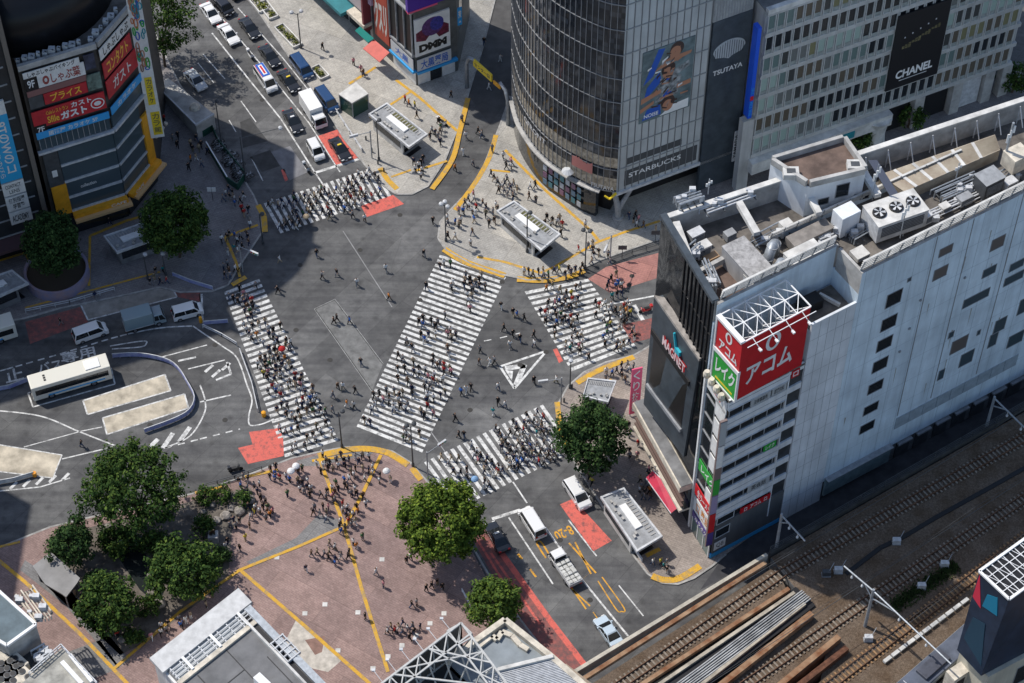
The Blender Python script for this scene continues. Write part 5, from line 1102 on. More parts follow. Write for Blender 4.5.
mb = MB(); mb.m(DGREY); u = 0
WB = Face(WF_.o, WF_.e)
while u < WF_.L: mb.beam(WF_.pt(u, DZ+.3, -.3), WF_.pt(u, DZ+1.5, -.3), .07); u += 2
for z in (.7, 1.1, 1.5): mb.beam(WF_.pt(0, DZ+z, -.3), WF_.pt(WF_.L, DZ+z, -.3), .06)
mb.build('railing', None, w)
def strip(name, label, a, b, wd, z0, z1, m, cat, x0=0, x1=0, flange=None):
    A, B = rl(a, b, z1, x0, x1); t = thing(name, label, cat, up(A, z0)); mb = MB(); mb.m(m); d = (B-A).normalized(); n_ = Vector((d.y, -d.x, 0))*(wd/2)
    mb.hexa([up(A-n_, z0), up(A+n_, z0), up(B+n_, z0), up(B-n_, z0)], [up(A-n_, z1), up(A+n_, z1), up(B+n_, z1), up(B-n_, z1)]); mb.build('web', None, t)
    if flange:
        mb = MB(); mb.m(flange); L = (B-A).length; k = 0
        while k*1.6 < L:
            p = A+d*k*1.6; mb.beam(up(p-n_*1.7, z1-.7), up(p+n_*1.7, z1-.7), .1, .9); k += 1
        mb.build('stiffeners', None, t)
    return t
strip('bridge_parapet', 'thin cream parapet beam along the road edge of the rail bridge', (580, 668), (767, 554), .45, 4.2, 5.9, mat('parapet cream', (.48, .44, .36), .8, .35, .7), 'parapet', 14, 0)
strip('bridge_girder', 'long rusty girder nearest the road on the rail bridge', (584, 678), (766, 562), .5, 5.5, 6.1, RUST, 'girder', 14, 0)
strip('bridge_girder', 'rusty girder between the first track and the white pipes', (648, 680), (789, 588), .5, 5.5, 6.1, RUST, 'girder', 14, 0)
strip('bridge_girder', 'cream girder on the upper side of the white pipes', (662, 682), (794.5, 592), .4, 5.5, 6.0, mat('dusty cream steel', (.42, .37, .29), .8, .4, .7), 'girder', 14, 0)
strip('bridge_girder', 'cream girder on the lower side of the white pipes', (704, 682), (805, 603), .4, 5.5, 6.0, mat('dusty cream steel', (.42, .37, .29), .8, .4, .7), 'girder', 14, 0)
strip('bridge_girder', 'dark red rusty girder right below the white pipes', (725, 681), (812, 612.5), .7, 3.6, 6.3, RUST, 'girder', 14, 0)
strip('bridge_girder', 'short rusty girder below the second track, the upper of a pair', (784, 681), (839, 636), .7, 3.6, 6.3, RUST, 'girder', 14, 0)
strip('bridge_girder', 'short dark red girder below the second track, the lower of a pair', (800, 684), (847, 647), .7, 3.6, 6.2, RUST_D, 'girder', 14, 0)
# ballast troughs on the bridge under tracks
def trough(a0, a1, b0, b1):
    mb = MB(); P = [G(*p, DZ-.3) for p in (a0, a1, b1, b0)]; d0 = (P[0]-P[1]).normalized(); d1 = (P[3]-P[2]).normalized()
    P[0] += d0*14; P[3] += d1*14; mb.prism(P, DZ-.9, DZ-.31); struct('bridge_deck', mb, BALL)
trough((604, 676), (775, 566), (646, 679), (786, 588)); trough((728, 684), (814, 616), (780, 684), (838, 634))
trough((812, 690), (850, 650), (872, 690), (880, 640))
wk = thing('pipe_trestle', 'bundle of long white pipes on a dark walkway across the bridge', 'pipework', G(750, 640, 4))
mb = MB(); mb.m(mat('dull pale pipe', (.4, .4, .39), .6, .4, .6)); A, B = rl((688, 681), (806, 594), 6.0, 14, 0); d = (B-A).normalized(); n_ = Vector((d.y, -d.x, 0))
for i in range(6): o = n_*(i-2.2)*.29+Vector((0, 0, .05*math.sin(i*2))); mb.tube([A+o, A.lerp(B, .5)+o+n_*.1, B+o], .1, 6)
mb.build('pipe', None, wk)
mb = MB(); mb.m(BLACK).beam(A-Vector((0, 0, .5)), B-Vector((0, 0, .5)), 3.4, .15); mb.build('walkway', None, wk)
# tracks
def track(name, label, a, b, slp, x0, x1, g=1.067):
    A, B = rl(a, b, DZ, x0, x1); d = (B-A).normalized(); n_ = Vector((d.y, -d.x, 0)); t = thing(name, label, 'railway track', up(A, DZ-.3))
    mb = MB(); mb.m(RAILM)
    for s in (-1, 1):
        o = n_*s*g/2; mb.beam(A+o+Vector((0, 0, -.06)), B+o+Vector((0, 0, -.06)), .09, .16); mb.beam(A+o-Vector((0, 0, .15)), B+o-Vector((0, 0, .15)), .18, .04)
    mb.build('rails', None, t)
    mb = MB(); mb.m(slp); L = (B-A).length; k = 0
    while k*.62 < L:
        p = A+d*k*.62-Vector((0, 0, .22)); mb.beam(p-n_*.95, p+n_*.95, .22, .12, up=Vector((0, 0, 1))); k += 1
    o = mb.build('sleepers', None, t); o['kind'] = 'stuff'
track('railway_track', 'railway track nearest the lane, running past the pale blue building', (612, 690), (785, 571), SLP, 8, 0); track('railway_track', 'continuation of the nearest track in the shade beside the lane', (785, 571), (1030, 434), SLP, 0, 20)
track('railway_track', 'second railway track through the grey gravel yard', (750, 681), (864, 602.5), SLP, 14, 0); track('railway_track', 'far end of the second track leaving past the grass strip', (864, 602.5), (990, 520.5), SLP, 0, 45)
track('railway_track', 'rust orange track in front of the train and dark wedge sign', (831, 684), (1028, 535), SLPW, 14, 35)
# extra strip of cable trough and grass, platform blocks
ct = thing('cable_trough', 'dark cable trough running between the first two tracks', 'cable trough', G(830, 590, DZ)); mb = MB(); mb.m(BLACK)
tp = [(846, 574), (880, 548), (905, 536), (935, 518), (1000, 482), (1030, 465)]
for a, b in zip(tp[:-1], tp[1:]): mb.beam(G(*a, DZ-.25), G(*b, DZ-.25), .55, .18)
mb.build('trough', None, ct)
GRASSM = mat('trackside grass', (.05, .085, .02), .9, .5, 2)
mb = MB(); mb.m(GRASSM); rng = random.Random(2)
for i in range(2600):
    t = rng.random(); s = rng.uniform(-1, 1)*rng.random(); p = G(893+64*t, 607-42*t, DZ-.3)+RN*s*1.3; h = rng.uniform(.15, .5); a = rng.uniform(0, 6.3); q = Vector((math.cos(a), math.sin(a), 0))*.12
    mb.poly([p-q, p+q, p+Vector((rng.uniform(-.15, .15), rng.uniform(-.15, .15), h))])
tag(mb.build('grass'), 'green weeds growing along the track edge below the mast beam', 'grass', kind='stuff')
pe = thing('platform_edge', 'broken line of pale concrete blocks beside the orange track', 'kerb', G(900, 650, DZ)); A, B = rl((884, 662), (969, 598), DZ)
for i in range(11):
    mb = MB(); mb.m(CONC_L); mb.beam(A.lerp(B, i/11), A.lerp(B, (i+.85)/11), .45, .35); mb.build('block', None, pe)
# overhead line masts
def catenary(label, foot, top_h, ends):
    c = G(*foot, DZ-.3); t = thing('overhead_line_mast', label, 'mast', c); mb = MB(); mb.m(STEEL).tube([c, c+Vector((0, 0, top_h))], [.22, .17], 8); mb.build('mast', None, t)
    E_ = [G(*e, DZ+top_h-.5) for e in ends]; mb = MB(); mb.m(STEEL)
    tp_ = c+Vector((0, 0, top_h-.3))
    for e in E_: mb.tube([tp_, e], .11, 8); mb.tube([c+Vector((0, 0, top_h-1.8)), tp_.lerp(e, .3)], .09, 6)
    mb.build('beam', None, t)
    for e in E_:
        mb = MB(); mb.m(LGREY)
        for k in (.35, .7): 
            p = tp_.lerp(e, k); mb.beam(p, p-Vector((0, 0, 1.0)), .08); mb.lathe(p-Vector((0, 0, 1.0)), [(.1, 0), (.16, .1), (.1, .2), (.16, .3), (.1, .4)], 8)
        mb.build('insulator', None, t)
catenary('grey overhead line mast with a long beam reaching to the wedge sign', (865, 626), 8.0, [(844, 566), (951, 664)])
catenary('grey mast at the foot of the striped tower beside the lane', (776, 549), 7.5, [(805, 541)])
catenary('grey mast near the right frame edge beside the lane', (986, 428), 6.5, [(1034, 437)])
for i, (x, y, lb) in enumerate(((921, 588, 'pale trackside signal box on the grass strip, the left of two'), (944, 566, 'pale trackside signal box on the grass strip, the right of two'), (826, 575, 'dark heap of trackside equipment left of the long beam'), (838, 572, 'white point machine under the end of the long beam'), (896, 543, 'grey trackside junction box on the cable trough'), (868, 640, 'small cream relay box beside the beam mast'))):
    c = G(x, y, DZ-.3); t = thing('trackside_box', lb, 'equipment box', c); mb = MB(); mb.m(DGREY if i in (2,) else LGREY).box(c.x-.5, c.x+.5, c.y-.3, c.y+.3, c.z+.1, c.z+.9); mb.build('casing', None, t, bevel=.03); mb = MB(); mb.m(GREY).box(c.x-.55, c.x+.55, c.y-.35, c.y+.35, c.z, c.z+.1); mb.beam(c+Vector((.3, 0, .8)), c+Vector((.9, .8, 1.5)), .07); mb.build('stand', None, t)
# contact wires strung along the tracks
for i, (a, b, lb) in enumerate((((770, 566), (1030, 410), 'overhead wire above the track nearest the lane'), ((700, 690), (1000, 495), 'overhead wire above the second track'), ((820, 690), (1040, 525), 'overhead wire above the rust orange track'))):
    A, B = rl(a, b, DZ+5.6, 6, 20); t = thing('overhead_wire', lb, 'wire', A); mb = MB(); mb.m(DGREY); mb.tube([A, B], .035, 5); mb.build('contact_wire', None, t); mb = MB(); mb.m(DGREY); L = (B-A).length; n = 12
    for k in range(n):
        f = lambda s: A.lerp(B, s)+Vector((0, 0, .5+.6*(2*((s*3) % 1)-1)**2)); mb.tube([f(k/n), f((k+1)/n-.0001)], .018, 5)
    mb.build('messenger_wire', None, t)
# train under the wedge building
tr = thing('train', 'dark slate roofed train car partly hidden by the wedge sign tower', 'train', G(925, 683, DZ))
A, B = rl((894, 684), (957, 629), DZ+3.7, 8, 12); d = (B-A).normalized(); n_ = Vector((d.y, -d.x, 0)); TF_ = Face(A, B)
mb = MB(); mb.m(mat('train side', (.35, .37, .36), .35, .2, 1, metal=.4)).fbox(TF_, 0, TF_.L, DZ+.9, DZ+3.5, -.0, 2.8); mb.build('body', None, tr, bevel=.1)
mb = MB(); mb.m(mat('slate train roof', (.10, .115, .15), .5, .3, .7)).fbox(TF_, 0, TF_.L, DZ+3.5, DZ+3.75, .1, 2.7); mb.build('roof', None, tr, bevel=.1)
mb = MB(); mb.m(mat('train roof unit', (.075, .08, .1), .5, .3, 1))
for u in (2, 11): mb.fbox(TF_, u, u+4.2, DZ+3.75, DZ+4.2, .6, 2.2)
mb.build('roof_unit', None, tr, bevel=.06)
mb = MB(); mb.m(LGREY)
for u in (8, 8.8): mb.beam(TF_.pt(u, DZ+4.3, .6), TF_.pt(u, DZ+4.3, 2.2), .08); mb.beam(TF_.pt(u-.5, DZ+3.8, 1.0), TF_.pt(u, DZ+4.3, 1.4), .06)
mb.build('pantograph', None, tr)
mb = MB(); mb.m(GLASS)
for i in range(9): mb.fbox(TF_, .8+i*2.3, 2.2+i*2.3, DZ+1.9, DZ+2.9, 2.8, 2.82)
mb.build('window_band', None, tr)
mb = MB(); mb.m(BLACK).fbox(TF_, .3, TF_.L-.3, DZ-.2, DZ+.9, .4, 2.4); mb.build('bogie', None, tr)
# wedge sign building
wg = thing('wedge_sign_building', 'dark navy wedge shaped sign tower with red and teal triangles over a cream wall', 'building', G(1000, 690, DZ))
a_, b_, c_ = G(979, 572, 27), G(1009, 600, 27), G(1060, 563, 27); d_ = a_+(c_-b_)
al, bl_, cl = G(957, 650, 14), G(981, 676, 14), G(1060, 634, 14); dl = al+(cl-bl_)
NAVY = mat('navy panel', (.018, .03, .055), .4, .3, .6)
mb = MB(); mb.m(NAVY).hexa([al, bl_, cl, dl], [a_, b_, c_, d_]); mb.build('sign_body', None, wg)
def wq(mb, P00, P10, P11, P01, pts, d0, d1):
    nn = (P10-P00).cross(P01-P00).normalized(); nn = -nn if nn.y > 0 else nn
    f = lambda a, b, dd: (P00*(1-a)+P10*a)*(1-b)+(P01*(1-a)+P11*a)*b+nn*dd
    mb.hexa([f(a, b, d0) for a, b in pts], [f(a, b, d1) for a, b in pts])
mb = MB(); mb.m(mat('crimson panel', (.5, .03, .06), .45)); wq(mb, al, bl_, b_, a_, [(.02, .7), (.34, .66), (.04, .99)], -.01, .04); mb.build('red_triangle', None, wg)
mb = MB(); mb.m(mat('teal panel', (.01, .15, .25), .45)); wq(mb, al, bl_, b_, a_, [(.36, .7), (.85, .74), (.7, .92), (.4, .86)], -.01, .04); mb.build('teal_panel', None, wg)
mb = MB(); mb.m(mat('deep teal panel', (.015, .045, .075), .45)); wq(mb, al, bl_, b_, a_, [(.1, .2), (.9, .1), (.6, .55), (.2, .5)], -.01, .03); mb.build('deep_teal_panel', None, wg)  # deep teal shape on the sign front
mb = MB(); mb.m(WHITE)
top = [a_, b_, c_, d_]
for i in range(4):
    p, q = top[i], top[(i+1) % 4]; mb.beam(p+Vector((0, 0, .15)), q+Vector((0, 0, .15)), .3, .25)
for k in range(1, 9):
    t = k/9; mb.beam(a_.lerp(d_, t)+Vector((0, 0, .1)), b_.lerp(c_, t)+Vector((0, 0, .1)), .08); 
for t in (.25, .5, .75): mb.beam(a_.lerp(b_, t)+Vector((0, 0, .12)), d_.lerp(c_, t)+Vector((0, 0, .12)), .08)
for k in range(5): mb.beam(a_.lerp(d_, k/5)+Vector((0, 0, .1)), b_.lerp(c_, (k+1)/5)+Vector((0, 0, .1)), .06)
mb.build('roof_lattice', None, wg)
mb = MB(); mb.m(BLACK).hexa([p.lerp(sum(top, Vector())/4, .06)-Vector((0, 0, .2)) for p in top], [p.lerp(sum(top, Vector())/4, .06)+Vector((0, 0, .02)) for p in top]); mb.build('roof', None, wg)
cw = streak_mat('cream plaster wall', (.5, .47, .38), .85)
mb = MB(); c0, c1 = G(982, 682, 13.9), G(1060, 640, 13.9); WC = Face(up(c0, 0), up(c1, 0)); mb.m(cw).fbox(WC, 1.0, WC.L, .2, 13.9, -5, -.15); mb.build('wall', None, wg)
wall_window(WC, 5.5, 7.5, 8, 12, wg, d=-.15)
eq = thing('balcony_frame', 'cream balcony frame with dark openings at the foot of the wedge sign', 'balcony', G(966, 672, 10)); mb = MB(); p = G(968, 672, 11)
mb.m(CREAM); EF = Face(p-RD*2+RN*0, p+RD*2); mb = MB(); mb.m(CREAM).fbox(EF, 0, 4, 7, 11, -1.5, 0); mb.build('frame', None, eq); mb = MB(); mb.m(BLACK); mb.fbox(EF, .5, 1.7, 8.8, 10.2, 0, .05); mb.fbox(EF, 2.2, 3.4, 8.8, 10.2, 0, .05); mb.build('opening', None, eq)

# ------------------------------------------------------------------ low station roofs along the bottom edge
ROOFG = mat('grey membrane roof', (.17, .17, .172), .85, .3, .35)
sr = thing('station_roof', 'grey station roof with a broad white edge and pale lattice strip at the bottom left', 'building', G(240, 660, 0))
zr = 9.0; a_, b_, c_ = G(153, 658, zr), G(238, 591, zr), G(345, 702, zr); d_ = a_+(c_-b_)
mb = MB(); mb.m(OFFW).prism([a_, b_, c_, d_], .2, zr-.6); mb.build('wall', None, sr)
ux = (b_-a_).normalized(); uy = (d_-a_).normalized(); LX, LY = (b_-a_).length, (d_-a_).length
def sp(u, v, z=zr): p = a_+ux*u+uy*v; return up(p, z)
def sbox(mb, u0, u1, v0, v1, z0, z1): return mb.hexa([sp(u0, v0, z0), sp(u1, v0, z0), sp(u1, v1, z0), sp(u0, v1, z0)], [sp(u0, v0, z1), sp(u1, v0, z1), sp(u1, v1, z1), sp(u0, v1, z1)])
mb = MB(); mb.m(mat('white roof edge', (.54, .54, .53), .6, .2, 1)); sbox(mb, -.3, LX+.3, -.3, 2.3, zr-.6, zr); mb.build('white_edge', None, sr)
mb = MB(); mb.m(ROOFG); sbox(mb, .3, LX-.3, 2.3, LY, zr-.7, zr-.4); mb.build('roof', None, sr)
mb = MB(); mb.m(CREAM); sbox(mb, .2, LX-.2, 4.3, 4.9, zr-.4, zr-.05); mb.m(LGREY)
for i in range(9): sbox(mb, .6+i*(LX-1.2)/8.3, .75+i*(LX-1.2)/8.3, 2.3, 4.3, zr-.3, zr-.15)
for v in (2.7, 3.2, 3.8): sbox(mb, .4, LX-.4, v, v+.1, zr-.14, zr-.05)
mb.m(WHITE)
for i in range(3): sbox(mb, 2.4+i*4.2, 2.75+i*4.2, 2.3, 4.4, zr-.04, zr+.12)
mb.build('lattice_strip', None, sr)
mb = MB(); mb.m(mat('pale glass strip', (.4, .42, .42), .2, .3, 2)); sbox(mb, .5, LX-.6, 2.35, 4.25, zr-.395, zr-.32); mb.build('glass_strip', None, sr)
mb = MB(); mb.m(STEEL); sbox(mb, LX-1.0, LX-.1, 2.5, LY, zr-.3, zr+.1); mb.m(BLACK); sbox(mb, LX-1.7, LX-1.05, 2.9, LY, zr-.38, zr-.3); mb.m(CONC_L); sbox(mb, LX-2.0, LX-1.72, 2.9, LY, zr-.4, zr+.15); mb.build('gutter', None, sr)
mb = MB(); mb.m(mat('black seam', (.05, .05, .05), .8))
for u0, u1, v0, v1 in ((2.5, 2.65, 5.2, 14), (7, 7.12, 5, 8.4), (2.5, 7.1, 8.4, 8.52), (7, 7.12, 8.5, 16), (10, 10.12, 9, 18)): sbox(mb, u0, u1, v0, v1, zr-.4, zr-.36)
mb.build('roof_seams', None, sr)
mb = MB(); mb.m(LGREY)
for i in range(5): sbox(mb, 11+.1*i, 13.2, 8.2+.8*i, 8.35+.8*i, zr-.2, zr+.2)
for i in range(4): sbox(mb, 11.2+i*.6, 11.3+i*.6, 8.2, 11.6, zr-.2, zr+.3)
mb.build('pipe_grid', None, sr)
def roofunit2(label, px, py, z, L, W, H, m=LGREY, fans=0, name='cooling_unit', cat='cooling unit', a=38):
    c = G(px, py, z+H); t = thing(name, label, cat, up(c, z)); e = Face(ang(c, a, -L/2), ang(c, a, L/2))
    mb = MB(); mb.m(m).fbox(e, 0, L, z, z+H, -W/2, W/2); mb.build('casing', None, t, bevel=.04)
    for i in range(fans):
        mb = MB(); mb.m(DGREY).lathe(e.pt(L*(i+.5)/fans, z+H, 0), [(.42, 0), (.42, .08), (.3, .1)], 14); mb.m(BLACK).lathe(e.pt(L*(i+.5)/fans, z+H+.1, 0), [(.3, 0), (.3, .01)], 14); mb.build('fan', None, t)
    return t
roofunit2('white roof cylinder cabinet at the bottom edge of the grey station roof', 262, 680, zr-.4, 2, 1, 1.4, WHITE, 0, 'roof_cabinet', 'cabinet', -45)
lb = thing('station_annex', 'small building with a blue grey white-bordered roof at the bottom left corner', 'building', G(5, 640, 0))
zz = 10; pp = [G(-14, 580, zz), G(36, 625, zz), G(7, 646, zz), G(-50, 612, zz)]
mb = MB(); mb.m(CONC).prism(pp, .2, zz-.3); mb.build('wall', None, lb); mb = MB(); mb.m(mat('blue grey membrane', (.11, .15, .17), .7, .3, .5)).prism(pp, zz-.3, zz); mb.build('roof', None, lb)
mb = MB(); mb.m(WHITE)
for i in range(4): mb.beam(up(pp[i], zz+.1), up(pp[(i+1) % 4], zz+.1), .35, .35)
mb.build('roof_border', None, lb)
la = thing('plant_roof', 'pale cluttered plant roof below the blue grey roof', 'building', G(50, 670, 0)); pp = [G(30, 676, 8), G(62, 648, 8), G(98, 686, 8), G(60, 720, 8), G(-20, 720, 8)]
mb = MB(); mb.m(CONC).prism(pp, .2, 7.7); mb.build('wall', None, la); mb = MB(); mb.m(mat('pale dusty roof', (.36, .35, .31), .9, .4, .6)).prism(pp, 7.7, 8); mb.build('roof', None, la)
mb = MB(); mb.m(LGREY)
for i in range(2): mb.beam(up(pp[i], 8.9), up(pp[i+1], 8.9), .1); mb.beam(up(pp[i], 8.4), up(pp[i+1], 8.4), .1)
for k in range(9): p = pp[0].lerp(pp[1], k/8); mb.beam(up(p, 8), up(p, 8.9), .08); p = pp[1].lerp(pp[2], k/8); mb.beam(up(p, 8), up(p, 8.9), .08)
mb.build('railing', None, la)
mb = MB(); mb.m(WHITE).beam(G(62, 662, 8.3), G(82, 684, 8.3), .5, .4); mb.beam(G(70, 655, 8.3), G(92, 682, 8.3), .4, .4); mb.build('roof_duct', None, la)
pp = [G(-40, 660, 6), G(28, 640, 6), G(45, 662, 6), G(10, 710, 6), G(-60, 710, 6)]
lp = thing('plant_deck', 'dark lower plant deck carrying fan units at the bottom left', 'plant deck', G(0, 680, 0)); mb = MB(); mb.m(DGREY).prism(pp, .2, 6); mb.build('deck', None, lp)
for i, (x, y) in enumerate(((4, 666), (12, 656), (-2, 677), (19, 669), (10, 678))):
    roofunit2(('bank of cream fan units at the bottom left corner, %s' % ('left of the middle', 'topmost', 'lowest at the frame edge', 'right hand one', 'lowest right one')[i]), x, y, 6.1, 4.2, 1.5, 1.6, CREAM, 4, a=-42)
pipes('pipework', 'cream pipes and boxes beside the blue grey roof', 22, 590, 45, 622, 7, 9, .7, CREAM); pipes('pipework', 'grey pipes between fan units and pale plant roof', 36, 660, 50, 652, 6, 7, .8, LGREY)
gc = thing('flat_canopy', 'plain grey flat canopy beside the dark park trees', 'canopy', G(55, 575, 0)); pp = [G(*p, 3) for p in ((32.5, 566), (51, 552), (80, 578), (77, 583), (66, 597), (62, 594), (45, 584))]
mb = MB(); mb.m(mat('grey canopy top', (.26, .255, .25), .7, .2, .5)).prism(pp, 2.75, 3); mb.build('roof', None, gc)
for p in (pp[0], pp[1], pp[2], pp[4]): c = p.lerp(sum(pp, Vector())/7, .15); mb = MB(); mb.m(GREY).tube([(c.x, c.y, KH), (c.x, c.y, 2.75)], .1, 8); mb.build('post', None, gc)
# truss billboard frame and white walled roof at the bottom centre
tb = thing('truss_building', 'dark roofed building with an open white steel truss along its edges at the bottom centre', 'building', G(440, 660, 0)); zt = 15
A, B, C3 = G(461, 623, zt), G(376, 688, zt), G(516, 696, zt)
zb = zt-6; Ab, Bb, Cb = up(A, zb), up(B, zb), up(C3, zb)
mb = MB(); mb.m(CONC_D).prism([A, B, B+(C3-A)*1.2, C3+(C3-A)*.2], .2, zb-.2); mb.build('wall', None, tb); mb = MB(); mb.m(mat('black ribbed roof', (.03, .032, .034), .7, .3, .5)).prism([A, B, B+(C3-A)*1.2, C3+(C3-A)*.2], zb-.2, zb); mb.build('roof', None, tb)
mb = MB(); mb.m(mat('white truss steel', (.48, .48, .46), .5, .2, 2))
def truss(P, Q_, n):
    nn = Vector(((Q_-P).y, -(Q_-P).x, 0)).normalized()*1.8
    if nn.y > 0: nn = -nn
    for z in (zt, zb+.3):
        mb.beam(up(P, z), up(Q_, z), .24)
    mb.beam(up(P, zt)+nn, up(Q_, zt)+nn, .2)
    for i in range(n):
        p, q = P.lerp(Q_, i/n), P.lerp(Q_, (i+1)/n); mb.beam(up(p, zt), up(p, zb), .18); mb.beam(up(p, zt), up(q, zt)+nn, .14); mb.beam(up(p, zt)+nn, up(p, zb)+nn*2.2, .14); mb.beam(up(p, zt), up(p, zt)+nn, .14); mb.beam(up(p, zb+.3), up(q, zt), .12)
truss(A, B, 6); truss(A, C3, 5)
nA = (B-A).normalized(); mb.beam(up(A, zt)+nA*5, up(A.lerp(C3, .55), zt), .2); mb.beam(up(A, zt)+nA*10, up(A.lerp(C3, .9), zt), .2); mb.beam(up(A, zt)+nA*5, up(A.lerp(C3, .9), zt), .16); mb.beam(up(A, zt)+nA*9, up(A.lerp(C3, .4), zt), .16)
mb.build('truss', None, tb)
mb = MB(); mb.m(mat('dark sheet back', (.07, .07, .068), .6, .3, 1)); TFc = Face(A, B)
for i in range(24): u = TFc.L*i/24; mb.fbox(TFc, u, u+TFc.L/26, zb+.3, zt-.2, -.02 if TFc.n.y > 0 else .02, .1)
mb.build('sheet_backing', None, tb)
mb = MB(); mb.m(mat('brown ledge', (.16, .085, .06), .8, .3, 1)).beam(up(A, 9)+Vector((-.9, .7, 0)), up(B, 9)+Vector((-.9, .7, 0)), 1.1, .3); mb.build('brown_ledge', None, tb)
for i in range(6):
    p = A.lerp(B, .12+.16*i); mb = MB(); mb.m(LGREY).beam(up(p, zt), up(p, zt+.1)+Vector((-1.1, 1.5, 0)), .06); mb.box(p.x-1.3, p.x-.9, p.y+1.4, p.y+1.7, zt, zt+.2); mb.build('flood_lamp', None, tb)
wb = thing('white_parapet_building', 'low building with a cream parapet round a grey blue roof beside the bus lane', 'building', G(510, 650, 0)); zc = 10
P = [G(*p, zc) for p in ((446, 661), (505, 619.5), (551, 656), (590, 690), (500, 715))]
mb = MB(); mb.m(OFFW).prism(P, .2, zc-1); mb.build('wall', None, wb)
mb = MB(); mb.m(mat('grey blue membrane', (.24, .27, .29), .8, .2, .5)).prism([p.lerp(sum(P, Vector())/5, .06) for p in P], zc-1, zc-.7); mb.build('roof', None, wb)
mb = MB(); mb.m(CREAM)
for i in (0, 1, 2): mb.beam(up(P[i], zc-.4), up(P[i+1], zc-.4), .7, 1.0)
mb.build('parapet', None, wb)
mb = MB(); mb.m(CREAM)
q = [G(*p, zc) for p in ((478, 645), (492, 634), (497, 638), (502, 630), (512, 634), (520, 643), (528, 648))]
for a, b in zip(q[:-1], q[1:]): mb.beam(up(a, zc-.5), up(b, zc-.5), .6, .5)
mb.build('inner_kerb', None, wb)
mb = MB(); mb.m(LGREY); n_ = 12
RP = [G(*p, zc) for p in ((484, 674), (553, 657), (592, 690), (510, 715))]
mb.prism(RP, zc-.8, zc-.1)
for i in range(26): mb.beam(up(RP[0].lerp(RP[3], i/26), zc-.05), up(RP[1].lerp(RP[2], i/26), zc-.05), .1, .12)
mb.m(CONC_L).beam(up(RP[0], zc+.1), up(RP[1], zc+.1), .45, .5); mb.build('ribbed_roof', None, wb)
mb = MB(); mb.m(mat('tan ribbed roof', (.36, .29, .22), .8, .3, .6)); RP = [G(*p, zc-1) for p in ((545, 682), (566, 664), (592, 684), (570, 700))]; mb.prism(RP, zc-1.4, zc-.9)
mb.build('tan_roof', None, wb)
# ------------------------------------------------------------------ trees
def leafmat(name, col):
    m = mat(name, col, .85, .4, 1.1, spec=.08); return m
LV = [leafmat('leaf dark', (.028, .058, .015)), leafmat('leaf mid', (.055, .098, .022)), leafmat('leaf bright', (.10, .15, .03))]
LVY = [leafmat('leaf olive', (.055, .095, .016)), leafmat('leaf yellow green', (.115, .17, .024)), leafmat('leaf lime', (.185, .245, .035))]
LVG = [leafmat('leaf deep', (.022, .048, .016)), leafmat('leaf green', (.042, .08, .024)), leafmat('leaf fresh', (.066, .112, .034))]
LVP = [leafmat('leaf shrub dark', (.06, .085, .02)), leafmat('leaf shrub', (.16, .17, .03)), leafmat('leaf shrub flower', (.3, .3, .08))]
BARK = mat('bark', (.09, .065, .045), .9, .4, 3)
def leaves(mb, c, rad, n, size, mats, rng, up_bias=.5):
    for i in range(n):
        d = Vector((rng.gauss(0, 1), rng.gauss(0, 1), rng.gauss(0, 1))).normalized(); p = c+d*rad*rng.random()**.4
        s = size*rng.uniform(.6, 1.3); nr = (d+Vector((0, 0, up_bias))+Vector((rng.uniform(-.6, .6), rng.uniform(-.6, .6), rng.uniform(-.6, .6)))).normalized()
        a = nr.cross(Vector((rng.uniform(-1, 1), rng.uniform(-1, 1), .3))).normalized(); b = nr.cross(a)
        mb.m(mats[min(2, int(rng.random()*rng.random()*3.4+.35))])
        mb.poly([p-a*s*.5, p+b*s*.28, p+a*s*.5, p-b*s*.28])
def tree(label, base, hc, rx, rz, n_cl, per, mats, size=.45, seed=1, loose=0.0, gaps=.0, name='street_tree', group=None, trunk_r=.22, squash=1.0):
    rng = random.Random(seed); t = thing(name, label, 'tree', base, group); c = base+Vector((0, 0, hc))
    tr = MB(); tr.m(BARK).tube([base-Vector((0, 0, .1)), base+Vector((.1, 0, hc*.35)), base+Vector((-.05, .1, hc*.8))], [trunk_r, trunk_r*.8, trunk_r*.5], 8)
    cr = MB(); lob = [(rng.uniform(0, 6.28), rng.uniform(-.6, .8), rng.uniform(.75, 1.12)) for _ in range(9)]
    pts = []
    for i in range(n_cl):
        z = rng.uniform(-.85, 1); a = rng.uniform(0, 6.28); h = math.sqrt(max(.05, 1-z*z))
        k = 1.0
        for la, lz, ls in lob:
            dd = abs((a-la+math.pi) % (2*math.pi)-math.pi)+abs(z-lz)
            if dd < .7: k *= 1+(ls-1)*(1-dd/.7)*(1+loose*2)
        rr = rng.uniform(.3, 1.0)**.6*k*(1+loose*rng.uniform(-.25, .35))
        p = c+Vector((math.cos(a)*h*rx*rr, math.sin(a)*h*rx*squash*rr, z*rz*rr)); pts.append(p)
        if rng.random() < gaps: continue
        leaves(cr, p, rng.uniform(.55, 1.0)*(.75+.05*rx), per, size, mats, rng)
    for i in range(10):
        p = rng.choice(pts); tr.tube([base+Vector((0, 0, hc*rng.uniform(.35, .7))), base.lerp(p, .5)+Vector((0, 0, hc*.25)), p], [trunk_r*.5, trunk_r*.3, .05], 5)
    tr.build('trunk', None, t); cr.build('crown', None, t); return t
def at(px, py): return G(px, py, KH)
tree('big round tree in the shade between subway shelter and left crossing', at(180, 257), 7.2, 4.6, 5.0, 400, 40, LV, seed=1)
tree('round tree growing out of the round mural planter', at(60, 278), 7.4, 3.9, 4.8, 330, 38, LVG, seed=2)
